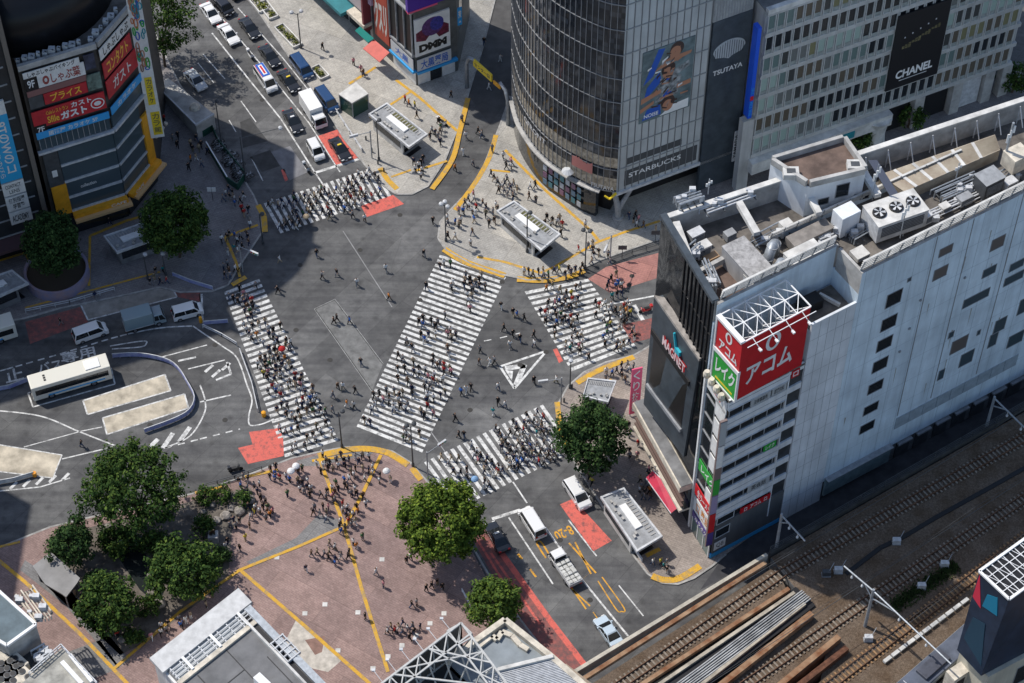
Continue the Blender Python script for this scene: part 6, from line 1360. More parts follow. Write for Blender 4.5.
tree('round sunlit yellow green tree on the plaza corner', at(443, 557), 8.0, 5.3, 4.7, 520, 40, LVY, seed=3)
tree('small bright green tree beside the red bus lane', at(494, 622), 4.6, 3.15, 3.1, 190, 36, LV+[] if False else [LV[1], LV[2], LVY[1]], seed=4)
tree('loose dark tree by the subway shelter at the foot of the screen tower', at(589, 470), 7.2, 4.5, 4.9, 330, 36, LVG, seed=5, loose=.3)
tree('largest wide spreading tree of the park by the bus stands', at(141, 526), 8.6, 6.2, 4.8, 430, 34, LV, seed=6, loose=.4, gaps=.06, trunk_r=.35)
tree('dark park tree nearest the grey flat canopy', at(78, 560), 4.6, 2.8, 2.9, 120, 28, LVG, seed=7, loose=.5, gaps=.1)
tree('broad dark park tree on the plaza side of the pond', at(188, 590), 5.0, 4.6, 3.5, 280, 32, LV, seed=8, loose=.3)
tree('dark rounded park tree lowest in the little park', at(113, 622), 4.4, 3.9, 3.1, 210, 30, LV, seed=9, loose=.35)
tree('wide thin-leaved roadside tree by the parked silver car', at(165, 66), 9.4, 5.6, 5.2, 300, 28, LV, seed=10, loose=.6, gaps=.15)
tree('low shrub with feathery leaves beside the bridge between park trees', at(122, 552), 2.6, 2.4, 2.0, 60, 26, LV, seed=11, loose=.6, name='shrub')
tree('small street tree on the pavement under the window grid building', at(908, 127), 2.6, 2.2, 2.0, 60, 26, LV, seed=12, loose=.5)
tree('small street tree in shadow by the sculpted pier', at(862, 148), 2.2, 1.5, 1.5, 34, 24, LV, seed=13, loose=.4)
tree('street tree at the top right corner beyond the grid building', at(1012, 92), 3, 2.4, 2.2, 60, 26, LV, seed=14, loose=.5)
rng = random.Random(31)
for i, (x, y, r, lb) in enumerate(((205, 500, 1.3, 'low bush on the rockery at the roadside, left of three'), (222, 498, 1.5, 'low bush on the rockery at the roadside, middle of three'), (243, 503, 1.2, 'low bush on the rockery at the roadside, right of three'), (70, 540, 1.6, 'low bush at the left edge of the park by the shaded road'), (100, 612, 1.5, 'pale feathery bush left of the lowest park tree'), (150, 548, 1.4, 'bush behind the arched bridge in the park'))):
    tree(lb, at(x, y), r*.8, r, r*.8, 26, 26, LV, seed=40+i, size=.35, name='bush', trunk_r=.06)
for i, (x, y, r, lb) in enumerate(((160, 548, 1.6, 'bush between the widest park tree and the plaza side tree'), (95, 585, 1.4, 'bush between the flat canopy and the lowest park tree'), (148, 610, 1.5, 'bush between the lowest park tree and the plaza side tree'), (110, 548, 1.7, 'bush under the left side of the widest park tree'), (205, 532, 1.5, 'bush between the rockery and the plaza side tree'), (222, 560, 1.2, 'low bush at the plaza edge of the little park'), (135, 640, 1.2, 'low bush at the bottom corner of the little park'), (60, 552, 1.4, 'bush between the flat canopy and the shaded road'))):
    tree(lb, at(x, y), r*.8, r, r*.85, 34, 28, LVG if i % 2 else LV, seed=60+i, size=.35, name='bush', trunk_r=.06, loose=.5)
# rockery stones and the little arched bridge of the park
ST_ = mat('rock', (.3, .27, .24), .9, .5, 1.5); rng = random.Random(8)
for i, (x, y) in enumerate(((203, 512), (212, 505), (231, 509), (226, 517), (240, 512), (250, 500), (196, 520), (217, 521), (108, 530), (115, 535), (150, 575), (152, 592), (160, 604), (97, 614), (110, 633), (122, 640), (131, 634))):
    c = at(x, y); s = rng.uniform(.35, .8); bm = bmesh.new(); bmesh.ops.create_icosphere(bm, subdivisions=2, radius=s)
    for v in bm.verts: v.co *= rng.uniform(.8, 1.2); v.co.z *= .7
    me = bpy.data.meshes.new('rock'); bm.to_mesh(me); bm.free(); me.materials.append(ST_); o = bpy.data.objects.new('rock', me); COL.objects.link(o); o.location = c+Vector((0, 0, s*.3))
    tag(o, 'pale rough rock lying in the rockery or pond edge of the little park', 'rock', 'rocks of the little park')
mb = MB(); mb.sheet(pxpts([(112, 540), (135, 542), (150, 560), (165, 590), (158, 605), (140, 590), (120, 560)], KH), KH+.006); struct('pond_water', mb, mat('dark pond water', (.02, .025, .025), .08))
mb = MB(); mb.sheet(pxpts([(60, 535), (196, 500), (250, 487), (258, 503), (232, 530), (228, 580), (150, 640), (120, 655), (40, 580)], KH), KH+.004); struct('park_soil', mb, mat('park soil', (.15, .13, .11), .95, .5, .8))
ab = thing('arched_bridge', 'small dark arched footbridge among the park trees', 'footbridge', at(128, 543)); mb = MB(); mb.m(GREY); P_, Q_ = G(111, 546, 1.2), G(142, 546, 1.2)
for s in (0, 1):
    pts = []
    for k in range(9): p = P_.lerp(Q_, k/8)+Vector((0, s*1.3, 1.3*math.sin(math.pi*k/8))); pts.append(p)
    mb.tube(pts, .14, 6)
mb.build('arch_rail', None, ab)
mb = MB(); mb.m(CONC_D)
for k in range(8):
    p = P_.lerp(Q_, k/8)+Vector((0, .65, 1.3*math.sin(math.pi*k/8)-.4)); q = P_.lerp(Q_, (k+1)/8)+Vector((0, .65, 1.3*math.sin(math.pi*(k+1)/8)-.4)); mb.beam(p, q, 1.3, .15)
mb.build('deck', None, ab)
# planters along the kerb
for i, (a, b, lb) in enumerate((((249, -6), (264, 12), 'long kerb planter of yellow green shrubs nearest the top edge'), ((262, 3), (274, 19), 'kerb planter of yellow green shrubs below the topmost one'), ((279, 27), (298, 47), 'double kerb planter by the street lamp'), ((315, 68), (325, 79), 'single small kerb planter beside the dark blue vans'))):
    A, B = at(*a), at(*b); d = (B-A).normalized(); n_ = Vector((d.y, -d.x, 0)); t = thing('planter', lb, 'planter', A, 'kerb planters'); mb = MB(); mb.m(CONC_L)
    for s in (-1, 1): mb.beam(A+n_*s*.75+Vector((0, 0, .2)), B+n_*s*.75+Vector((0, 0, .2)), .16, .5)
    for q in (A, B): mb.beam(q-n_*.67+Vector((0, 0, .2)), q+n_*.67+Vector((0, 0, .2)), .16, .5)
    mb.build('box', None, t); mb = MB()
    L = (B-A).length; k = int(L*6)
    for j in range(k): leaves(mb, A+d*rng.uniform(.4, L-.4)+n_*rng.uniform(-.4, .4)+Vector((0, 0, .4)), .3, 14, .28, LVP, rng)
    mb.build('shrubs', None, t)
# round mural planter
rp = thing('round_planter', 'round planter wall with a faded pink and blue mural under a tree', 'planter', at(58, 277)); c = at(58, 277); R0 = 4.4
mm = mat('faded mural', (.36, .25, .26), .7, second=(.2, .22, .36), scale=.6)
mb = MB(); mb.m(mm); n = 40
for k in range(n):
    a0, a1 = 2*math.pi*k/n, 2*math.pi*(k+1)/n
    f = lambda a, r, z: c+Vector((math.cos(a)*r, math.sin(a)*r, z))
    mb.hexa([f(a0, R0, 0), f(a1, R0, 0), f(a1, R0-.35, 0), f(a0, R0-.35, 0)], [f(a0, R0, 1.7), f(a1, R0, 1.7), f(a1, R0-.35, 1.7), f(a0, R0-.35, 1.7)])
mb.build('wall', None, rp); mb = MB(); mb.m(mat('planter soil', (.06, .045, .03), .95)).lathe(c, [(R0-.36, 0), (R0-.36, 1.2)], 30); mb.build('soil', None, rp)
# ------------------------------------------------------------------ vehicles, built facing +x at the origin
CARP = {}
def carpaint(name, col): 
    m = mat(name, col, .28, spec=.5); m.node_tree.nodes['Principled BSDF'].inputs['Coat Weight'].default_value = .6; return m
P_WHITE = carpaint('white car paint', (.74, .74, .73)); P_BLACK = carpaint('black car paint', (.012, .013, .016)); P_NAVY = carpaint('navy car paint', (.012, .05, .14)); P_SILVER = carpaint('silver car paint', (.48, .5, .51)); P_BLUEGREY = carpaint('blue grey paint', (.26, .33, .36)); P_LBLUE = carpaint('pale blue silver paint', (.46, .55, .62)); P_CREAM = carpaint('cream bus paint', (.7, .68, .6)); P_RED = carpaint('red paint', (.45, .03, .03))
CGLASS = mat('car glass', (.015, .018, .02), .05, spec=.6)
def section(mb, prof, y0, y1, inset=None):
    """prof: list of (x,z) outline, extruded from y0 to y1"""
    n = len(mb.v); k = len(prof)
    return mb.hexa([(x, y0, z) for x, z in prof], [(x, y1, z) for x, z in prof])
def attach(mb, name, t, bevel=0):
    # geometry is written in the vehicle's own axes
    o = mb.build(name, None, None, bevel); o.parent = t; return o
def wheels(t, L, W, r, xs):
    for x in xs:
        for s in (-1, 1):
            mb = MB(); mb.m(TYRE); y = s*(W/2-.1); mb.tube([(x, y-.11, r), (x, y+.11, r)], r, 16); w_ = attach(mb, 'wheel', t)
            mb = MB(); mb.m(RIM).tube([(x, y+s*.1, r), (x, y+s*.125, r)], r*.58, 12); o = attach(mb, 'rim', w_)
def lights(t, L, W, z, tail_z=None):
    for s in (-1, 1):
        mb = MB(); mb.m(LAMP).box(L/2-.1, L/2+.015, s*(W/2-.32)-.2, s*(W/2-.32)+.2, z-.08, z+.1); attach(mb, 'headlight', t)
        tz = tail_z or z; mb = MB(); mb.m(TAIL).box(-L/2-.015, -L/2+.1, s*(W/2-.25)-.16, s*(W/2-.25)+.16, tz-.12, tz+.12); attach(mb, 'tail_light', t)
    mb = MB(); mb.m(WHITE).box(L/2-.02, L/2+.03, -.2, .2, .4, .52); attach(mb, 'number_plate', t)
def cabin(t, x0, x1, x2, x3, W, z0, z1, roofm, inset=.16):
    """glasshouse: base from x0 (rear) to x3 (front), roof from x1 to x2"""
    w0, w1 = W/2-.03, W/2-inset
    b = {k: Vector(p) for k, p in dict(rl=(x0, w0, z0), rr=(x0, -w0, z0), fl=(x3, w0, z0), fr=(x3, -w0, z0), Rl=(x1, w1, z1), Rr=(x1, -w1, z1), Fl=(x2, w1, z1), Fr=(x2, -w1, z1)).items()}
    core = MB(); core.m(BLACK).hexa([b['rl'], b['rr'], b['fr'], b['fl']], [b['Rl'], b['Rr'], b['Fr'], b['Fl']]); attach(core, 'cabin', t)
    def pane(name, q, d):
        c = sum(q, Vector())/4; nn = (q[1]-q[0]).cross(q[3]-q[0]).normalized()
        if nn.dot(c-Vector(((x0+x3)/2, 0, (z0+z1)/2))) < 0: nn = -nn
        mb = MB(); qq = [c+(p-c)*.9 for p in q]; mb.m(CGLASS).hexa([p-nn*.01 for p in qq], [p+nn*.012 for p in qq]); attach(mb, name, t)
    pane('windscreen', [b['fl'], b['fr'], b['Fr'], b['Fl']], 1); pane('rear_window', [b['rl'], b['rr'], b['Rr'], b['Rl']], 1)
    pane('side_window', [b['rl'], b['fl'], b['Fl'], b['Rl']], 1); pane('side_window', [b['rr'], b['fr'], b['Fr'], b['Rr']], 1)
    mb = MB(); mb.m(roofm)
    for k1, k2 in (('rl', 'Rl'), ('rr', 'Rr'), ('fl', 'Fl'), ('fr', 'Fr')): mb.beam(b[k1], b[k2], .1, .1)
    mx = .5
    for s, (p1, p2, q1, q2) in ((1, ('rl', 'fl', 'Rl', 'Fl')), (-1, ('rr', 'fr', 'Rr', 'Fr'))): mb.beam(b[p1].lerp(b[p2], .48), b[q1].lerp(b[q2], .5), .09, .06)
    mb.hexa([b['Rl']+Vector((-.05, .03, -.02)), b['Rr']+Vector((-.05, -.03, -.02)), b['Fr']+Vector((.05, -.03, -.02)), b['Fl']+Vector((.05, .03, -.02))], [b['Rl']+Vector((.1, -.1, .07)), b['Rr']+Vector((.1, .1, .07)), b['Fr']+Vector((-.1, .1, .07)), b['Fl']+Vector((-.1, -.1, .07))])
    attach(mb, 'roof', t)
def mirrors(t, x, W, z, m):
    for s in (-1, 1): mb = MB(); mb.m(m).box(x-.08, x+.1, s*(W/2+.02)-.0, s*(W/2+.2), z, z+.14) if s > 0 else mb.m(m).box(x-.08, x+.1, -(W/2+.2), -(W/2+.02), z, z+.14); attach(mb, 'mirror', t)
def v_empty(name, label, cat, group):
    return thing(name, label, cat, (0, 0, 0), group)
def sedan(label, paint, L=4.7, W=1.75, taxi=None, group='cars on the north road', roof=None, name='car'):
    t = v_empty(name, label, 'car', group); h = L/2
    mb = MB(); mb.m(paint); prof = [(-h, .38), (-h+.05, .25), (h-.1, .22), (h, .4), (h-.03, .66), (h-.35, .78), (h*.42, .93), (-h*.52, .95), (-h+.15, .9), (-h, .75)]
    section(mb, prof, -W/2, W/2); attach(mb, 'body', t, .07)
    cabin(t, -h*.72, -h*.38, h*.12, h*.5, W, .9, 1.42, roof or paint, .2); wheels(t, L, W, .32, (-h*.6, h*.62)); lights(t, L, W, .62, .78); mirrors(t, h*.36, W, .92, paint)
    if taxi:
        mb = MB(); mb.m(taxi).box(-.1, .15, -.3, .3, 1.49, 1.64); attach(mb, 'taxi_sign', t)
    return t
def wagon(label, paint, L=4.6, W=1.75, H=1.85, group='vans on the roads', roof=None, name='van', nose=.75):
    t = v_empty(name, label, 'van', group); h = L/2
    mb = MB(); mb.m(paint); prof = [(-h, .4), (-h+.05, .28), (h-.08, .25), (h, .42), (h-.02, .8), (h-.18, .98), (h-nose*.8, 1.1), (-h+.02, 1.08)]
    section(mb, prof, -W/2, W/2); attach(mb, 'body', t, .06)
    cabin(t, -h+.04, -h+.28, h-nose*1.55, h-nose*.7, W, 1.05, H-.07, roof or paint, .14); wheels(t, L, W, .33, (-h*.6, h*.64)); lights(t, L, W, .7, .95); mirrors(t, h-nose*1.0, W, 1.05, paint)
    return t
def truck(label, cabp, boxp, L=6.2, W=2.0, H=2.9, group='trucks on the roads', load='box', cabh=2.05, cabl=1.6):
    t = v_empty('truck', label, 'truck', group); h = L/2; xc = h-cabl
    mb = MB(); mb.m(DGREY).box(-h+.1, h-.2, -W*.35, W*.35, .42, .68); attach(mb, 'chassis', t)
    mb = MB(); mb.m(cabp); section(mb, [(xc, .4), (h, .4), (h, 1.05), (xc, 1.1)], -W/2+.05, W/2-.05); attach(mb, 'cab', t, .05)
    cabin(t, xc+.03, xc+.06, h-.38, h-.05, W-.1, 1.06, cabh, cabp, .1); wheels(t, L, W, .38, (-h*.55, h*.62)); lights(t, L, W, .68, .62); mirrors(t, h-.2, W, 1.3, BLACK)
    mb = MB()
    if load == 'box':
        mb.m(boxp).box(-h, xc-.08, -W/2, W/2, .72, H); attach(mb, 'cargo_box', t, .05); mb = MB(); mb.m(LGREY).box(-h-.02, xc-.06, -W/2-.02, W/2+.02, .7, .8); mb.box(-h-.03, -h, -.03, .03, .8, H-.05); attach(mb, 'box_trim', t)
    else:
        mb.m(boxp).box(-h, xc-.08, -W/2, W/2, .72, .85)
        for s in (-1, 1): mb.box(-h, xc-.08, s*(W/2-.05)-.04, s*(W/2-.05)+.04, .85, 1.3)
        mb.box(-h, -h+.08, -W/2+.1, W/2-.1, .85, 1.3); attach(mb, 'cargo_bed', t)
        rr = random.Random(4)
        sk = mat('pale sack', (.55, .55, .52), .8, .3, 3)
        for i in range(6):
            for j in range(3):
                mb = MB(); mb.m(sk); x = -h+.35+i*(L-cabl-.4)/6; y = -.6+j*.6; mb.box(x-.25, x+.25, y-.26, y+.26, .86, 1.35+rr.uniform(0, .25)); o = mb.build('cargo_sack', None, None, .1); o.parent = t
    return t
def bus(label, group, L=10.6, W=2.45, H=3.0):
    t = v_empty('bus', label, 'bus', group); h = L/2
    mb = MB(); mb.m(P_CREAM).box(-h, h, -W/2, W/2, .35, H); attach(mb, 'body', t, .12)
    for s in (-1, 1):
        mb = MB(); mb.m(CGLASS); y = s*W/2; mb.box(-h+.45, h-.5, min(y, y+s*.012), max(y, y+s*.012), 1.35, 2.35); mb.m(BLACK)
        for i in range(8): x = -h+.45+i*1.38; mb.box(x-.05, x+.05, min(y, y+s*.02), max(y, y+s*.02), 1.35, 2.35)
        attach(mb, 'side_window', t)
    mb = MB(); mb.m(CGLASS).box(h-.02, h+.02, -W/2+.15, W/2-.15, 1.1, 2.5); attach(mb, 'windscreen', t); mb = MB(); mb.m(CGLASS).box(-h-.02, -h+.02, -W/2+.3, W/2-.3, 1.5, 2.4); attach(mb, 'rear_window', t)
    mb = MB(); mb.m(BLACK)
    for i in range(3): mb.box(h-2.2+.0*i, h-1.9, -.55+i*.4, -.3+i*.4, H, H+.06)
    attach(mb, 'roof_vent', t); mb = MB(); mb.m(WHITE).box(-h+1.2, -h+3.2, -.8, .8, H, H+.14); attach(mb, 'roof_unit', t, .04)
    mb = MB(); mb.m(LBLUE)
    for s in (-1, 1): y = s*W/2; mb.box(-h+1, h-2, min(y, y+s*.012), max(y, y+s*.012), .75, 1.0)
    attach(mb, 'blue_stripe', t)
    wheels(t, L, W, .48, (-h*.52, h*.55)); lights(t, L, W, .7, .9); return t
def bike(label, paint, group='motorcycles', rider=False):
    t = v_empty('motorcycle', label, 'motorcycle', group)
    for x in (-.65, .65): mb = MB(); mb.m(TYRE).tube([(x, -.06, .3), (x, .06, .3)], .3, 14); attach(mb, 'wheel', t)
    mb = MB(); mb.m(paint); section(mb, [(-.8, .5), (-.3, .3), (.3, .3), (.55, .5), (.6, 1.0), (.45, 1.05), (.2, .6), (-.2, .62), (-.8, .8)], -.2, .2); attach(mb, 'body', t, .04)
    mb = MB(); mb.m(BLACK).box(-.75, .15, -.17, .17, .72, .82); attach(mb, 'seat', t); mb = MB(); mb.m(BLACK).beam((.5, -.35, 1.08), (.5, .35, 1.08), .05); attach(mb, 'handlebar', t); mb = MB(); mb.m(paint).box(-1.05, -.65, -.22, .22, .8, 1.2); attach(mb, 'top_box', t, .03)
    return t
def put(t, px, py, a, b, z=0.012):
    """centre pixel of the ground contact, heading from pixel a to pixel b"""
    c = G(px, py); A, B = G(*a), G(*b); t.location = Vector((c.x, c.y, z)); t.rotation_euler = (0, 0, math.atan2(B.y-A.y, B.x-A.x)); return t
DN = ((237, 25), (300, 110))       # heading down the north road
put(sedan('white saloon car in the left lane of the north road', P_WHITE), 229, 37, (215, 18), (241, 52))
put(sedan('black saloon car beside the white saloon, in the middle lane', P_BLACK), 250, 31, *DN); put(sedan('black saloon car second in the middle lane, beside the white motorcycle', P_BLACK), 270, 59, *DN)
put(sedan('black taxi with roof lamp right of the blue and red roofed van', P_BLACK, taxi=YEL), 289, 84, *DN); put(sedan('black taxi alone in the left lane behind the white pickup', P_BLACK, taxi=WHITE), 293, 124, (283, 105), (302, 140))
put(sedan('black taxi standing on the red lane at the top stop line', P_BLACK, taxi=YEL), 340, 152, (330, 136), (351, 168))
put(sedan('white car half hidden under the roadside tree', P_WHITE), 211, 16, (200, 2), (222, 32)); put(wagon('tall black people carrier at the top edge of the north road', P_BLACK, H=1.8), 223, 9, (212, -4), (232, 18))
put(sedan('silver car parked in tree shade at the left roadside', P_SILVER, L=4.6, W=1.72), 196, 83, (184, 70), (206, 96))
put(sedan('black saloon car under the tree tip at the very top of the road', P_BLACK), 232, -8, (215, -30), (240, 0))
t = put(wagon('small van with a blue, white and red painted roof', P_WHITE, L=5.2, H=2.0), 266, 83, (255, 66), (276, 97)); mb = MB(); mb.m(BLUE).box(-2.2, .6, -.62, .62, 2.02, 2.06); mb.m(WHITE).box(-1.9, .3, -.3, .3, 2.06, 2.07); mb.m(RED).box(-1.7, .1, -.14, .16, 2.07, 2.08); attach(mb, 'roof_banner', t); mb = MB(); mb.m(mat('roof stripe red', (.5, .03, .03), .4)).box(-2.25, .65, -.72, -.62, 2.02, 2.065); attach(mb, 'roof_stripe', t)
put(wagon('dark blue minivan by the kerb, the upper of two', P_NAVY, L=4.9, H=1.95), 302, 71, *DN); put(wagon('dark blue minivan by the kerb, the lower of two beside the white box truck', P_NAVY, L=4.9, H=1.95), 327, 104, *DN)
put(truck('white box truck between black taxi and dark blue minivan', P_WHITE, WHITE, L=6.0, W=2.0, H=2.9), 314, 117, (300, 92), (325, 132))
put(wagon('small white boxy van waiting at the top stop line', P_WHITE, L=3.6, W=1.6, H=1.95), 316, 154, (305, 134), (322, 164))
put(bike('white scooter behind the blue, white and red roofed van', P_WHITE), 251, 58, *DN); put(bike('grey scooter at the head of the queue on the top crossing', P_SILVER), 307, 171, *DN)
# left road
RT = ((60, 340), (205, 300))
put(wagon('white van at the left, behind the blue grey truck', P_WHITE, L=4.7, W=1.75, H=2.0), 91, 336, (75, 341), (106, 330)); put(truck('blue grey box truck between two white vans', P_BLUEGREY, carpaint('blue grey box', (.23, .31, .34)), L=5.6, W=2.1, H=2.9), 145, 324, (110, 332), (180, 313)); put(wagon('white minivan first at the left stop line', P_WHITE, L=4.2, W=1.7, H=1.9), 188, 315, (160, 320), (205, 308))
put(bus('cream city bus parked in the bay of the roundabout', 'city buses'), 72, 385, (110, 370), (28, 394)); put(bus('cream city bus cut off by the left frame edge', 'city buses'), -22, 344, (-60, 356), (20, 331))
# south road
UP = ((600, 622), (535, 530))
put(wagon('silver estate car parked beside the dark tree', P_WHITE, L=4.8, W=1.8, H=1.65, nose=1.1, group='cars on the south road'), 577, 497, (563, 474), (588, 512))
put(sedan('black taxi waiting on the red lane at the south stop line', P_BLACK, taxi=LAMP, group='cars on the south road'), 497, 540, (506, 556), (488, 523))
t = put(wagon('white van with red lettering on its back at the south stop line', P_WHITE, L=4.9, W=1.75, H=2.05), 532, 526, (544, 545), (520, 507)); mb = MB(); mb.m(RED); add_text(mb, 'EXPRESS', lambda a, b: Vector((-2.46, .55-1.1*a, .85+.14*b)), .02); attach(mb, 'lettering', t)
put(truck('white flatbed truck loaded with pale sacks', P_WHITE, LGREY, L=5.4, W=1.85, load='bed', cabh=1.95), 565, 572, (577, 588), (553, 553))
put(sedan('pale blue silver car beside the rail bridge', P_LBLUE, L=4.5, group='cars on the south road'), 608, 634, (620, 650), (598, 618))
put(bike('red scooter half hidden by the screen tower', P_RED), 645, 312, (655, 309), (636, 314)); put(bike('white motorbike on the pavement by the shop street', P_WHITE), 443, 125, (436, 120), (450, 128)); put(bike('dark motorbike parked beside the wide tree in the park shade', P_BLACK), 236, 471, (231, 472), (241, 470))
# ------------------------------------------------------------------ subway shelters, kiosk, lamps, rails, signals
def shelter(label, quad, z, white=True, green=False, walls=CONC_L, strip=(.25, .7)):
    q = [G(*p, z) for p in quad]   # roof corners: left, top, right, bottom
    t = thing('subway_shelter', label, 'subway entrance', up(sum(q, Vector())/4, KH), 'subway entrance shelters'); c = sum(q, Vector())/4
    P = lambda a, b, zz: up((q[0]*(1-a)+q[1]*a)*(1-b)+(q[3]*(1-a)+q[2]*a)*b, zz)
    def bx(mb, a0, a1, b0, b1, z0, z1): return mb.hexa([P(a0, b0, z0), P(a1, b0, z0), P(a1, b1, z0), P(a0, b1, z0)], [P(a0, b0, z1), P(a1, b0, z1), P(a1, b1, z1), P(a0, b1, z1)])
    mb = MB(); mb.m(walls); bx(mb, .06, .14, .06, .8, KH, z-.35); bx(mb, .86, .94, .06, .8, KH, z-.35); bx(mb, .14, .86, .06, .1, KH, z-.35); mb.build('wall', None, t)
    mb = MB(); mb.m(GLASS); bx(mb, .045, .06, .1, .75, 1.2, z-.6); mb.build('glass_panel', None, t)
    mb = MB(); mb.m(BLACK); bx(mb, .15, .85, .11, .92, KH+.01, KH+.05); mb.m(GREY)
    for i in range(7): bx(mb, .16, .84, .2+.1*i, .24+.1*i, KH+.05, KH+.07)
    mb.build('stairwell', None, t)
    mb = MB(); mb.m(GREY); bx(mb, .0, 1, 0, 1, z-.35, z-.12); mb.build('roof', None, t)
    mb = MB(); mb.m(LGREY); bx(mb, -.02, .05, -.01, 1.01, z-.36, z+.05); bx(mb, .95, 1.02, -.01, 1.01, z-.36, z+.05); bx(mb, .05, .95, -.01, .02, z-.36, z+.05); bx(mb, .05, .95, .98, 1.01, z-.36, z+.05); mb.build('roof_edge', None, t)
    if white: mb = MB(); mb.m(WHITE); bx(mb, .38, .66, strip[0], strip[1], z-.12, z+.12); mb.build('skylight', None, t)
    if green: mb = MB(); mb.m(mat('roof moss', (.12, .12, .05), .9, .5, 2)); bx(mb, .7, .92, .25, .8, z-.12, z-.05); mb.build('planted_strip', None, t)
    mb = MB(); mb.m(CONC)
    rr = random.Random(int(c.x*10))
    for i in range(7): a, b = rr.uniform(.08, .34), rr.uniform(.05, .9); bx(mb, a, a+.08, b, b+.05, z-.12, z+rr.uniform(.05, .3))
    for i in range(14): bx(mb, .7, .9, .05+i*.064, .07+i*.064, z-.12, z-.03)
    mb.build('roof_fittings', None, t); return t
shelter('pale subway shelter with a white skylight in front of the grey corner shop', [(369, 114), (387, 103), (427, 134), (409, 147)], 3.2, green=True)
shelter('pale subway shelter with green strip in front of the curved glass building', [(497, 211), (514, 201), (560, 234), (541, 250)], 3.2, green=True)
shelter('pale subway shelter beside the red awning of the screen tower', [(601, 497), (624, 488), (662, 536), (637, 551)], 3.2)
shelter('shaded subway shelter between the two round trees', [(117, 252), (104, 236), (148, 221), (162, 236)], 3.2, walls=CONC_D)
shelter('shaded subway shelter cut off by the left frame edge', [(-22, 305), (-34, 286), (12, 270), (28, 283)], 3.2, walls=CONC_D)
shelter('small subway shelter half hidden behind the loose dark tree', [(583, 396), (588, 378), (616, 381), (608, 402)], 3.0, white=False)
k = thing('kiosk', 'small green glass kiosk with a pale flat roof by the top crossing', 'kiosk', at(356, 110)); q = [G(*p, 3.3) for p in ((338.5, 94), (356, 82), (368.5, 93.5), (352, 103))]
mb = MB(); mb.m(mat('dark green glass', (.03, .075, .055), .1, spec=.6)).prism([p.lerp(sum(q, Vector())/4, .06) for p in q], KH, 3.1); mb.build('glass_wall', None, k)
mb = MB(); mb.m(CONC_L).prism(q, 3.1, 3.3); mb.build('roof', None, k); mb = MB(); mb.m(GREY)
for p in q: p2 = p.lerp(sum(q, Vector())/4, .05); mb.beam(up(p2, KH), up(p2, 3.1), .14)
mb.build('post', None, k)
# concrete bunker roof and green-fenced bicycle compound on the left
bk = thing('concrete_bunker', 'long sloping concrete stair house at the left roadside under the wide tree', 'stair house', at(188, 115)); Pq = [(155, 84), (168, 78), (214, 114), (196, 125)]
lo = [G(*p, 0.2) for p in Pq]; mb = MB(); mb.m(CONC).hexa([up(G(*p, 1.5 if i in (0, 1) else 3.2), KH) for i, p in enumerate(Pq)], [G(*p, 1.5 if i in (0, 1) else 3.2) for i, p in enumerate(Pq)]); mb.build('wall', None, bk)
mb = MB(); mb.m(LGREY)
for a, b, z0, z1 in ((0, 3, 1.6, 3.3), (3, 2, 3.3, 3.3)): mb.beam(G(*Pq[a], z0), G(*Pq[b], z1), .2, .3)
mb.build('roof_edge', None, bk); mb = MB(); p = G(195, 107, 3); mb.m(CREAM).lathe(p, [(.9, -.3), (.7, .3), (.2, .6)], 8); mb.build('roof_vent', None, bk)
gf = thing('green_fence', 'dark green hoarding fence round the bicycle compound', 'fence', at(225, 165)); mb = MB(); mb.m(mat('dark green hoarding', (.012, .075, .05), .6, .3, 1))
fp = [(203, 137), (213, 131), (219, 145), (246, 178), (238, 190), (228, 183), (207, 148)]
for a, b in zip(fp[:-1], fp[1:]): mb.beam(at(*a)+Vector((0, 0, .6)), at(*b)+Vector((0, 0, .6)), .1, 1.25)
mb.build('panel', None, gf); mb = MB(); mb.m(WHITE)
mb.beam(at(207, 148)+Vector((0, 0, 1.3)), at(228, 183)+Vector((0, 0, 1.3)), .16, .12); mb.build('top_rail', None, gf)
# parked bicycles in the compound
def bicycle(label, group):
    t = thing('bicycle', label, 'bicycle', (0, 0, 0), group)
    for x in (-.52, .52):
        mb = MB(); mb.m(TYRE)
        n = 14
        for i in range(n): a0, a1 = 6.283*i/n, 6.283*(i+1)/n; mb.beam((x+.33*math.cos(a0), 0, .33+.33*math.sin(a0)), (x+.33*math.cos(a1), 0, .33+.33*math.sin(a1)), .05)
        attach(mb, 'wheel', t)
    mb = MB(); mb.m(LGREY)
    for a, b in (((-.52, 0, .33), (-.1, 0, .3)), ((-.1, 0, .3), (-.25, 0, .85)), ((-.25, 0, .8), (.36, 0, .85)), ((-.1, 0, .3), (.36, 0, .8)), ((.36, 0, .95), (.52, 0, .33)), ((-.52, 0, .33), (-.25, 0, .75))): mb.beam(a, b, .045)
    attach(mb, 'frame', t); mb = MB(); mb.m(BLACK).box(-.4, -.15, -.08, .08, .86, .93); attach(mb, 'saddle', t); mb = MB(); mb.m(STEEL).beam((.36, -.28, 1.0), (.36, .28, 1.0), .04); attach(mb, 'handlebar', t)
    mb = MB(); mb.m(DGREY).box(.42, .75, -.16, .16, .72, .95); attach(mb, 'basket', t); return t
proto = bicycle('dark parked bicycle standing packed with others inside the green fence', 'bicycles in the green compound'); first = True; rng = random.Random(9)
for i in range(34):
    s = rng.random(); w_ = rng.uniform(.15, .9); c = G(210+30*s+10*w_, 143+40*s-6*w_, KH)
    o = proto if first else copy_tree(proto); first = False; o.location = c; o.rotation_euler = (0, 0, rng.uniform(-.3, .3)+R(20))
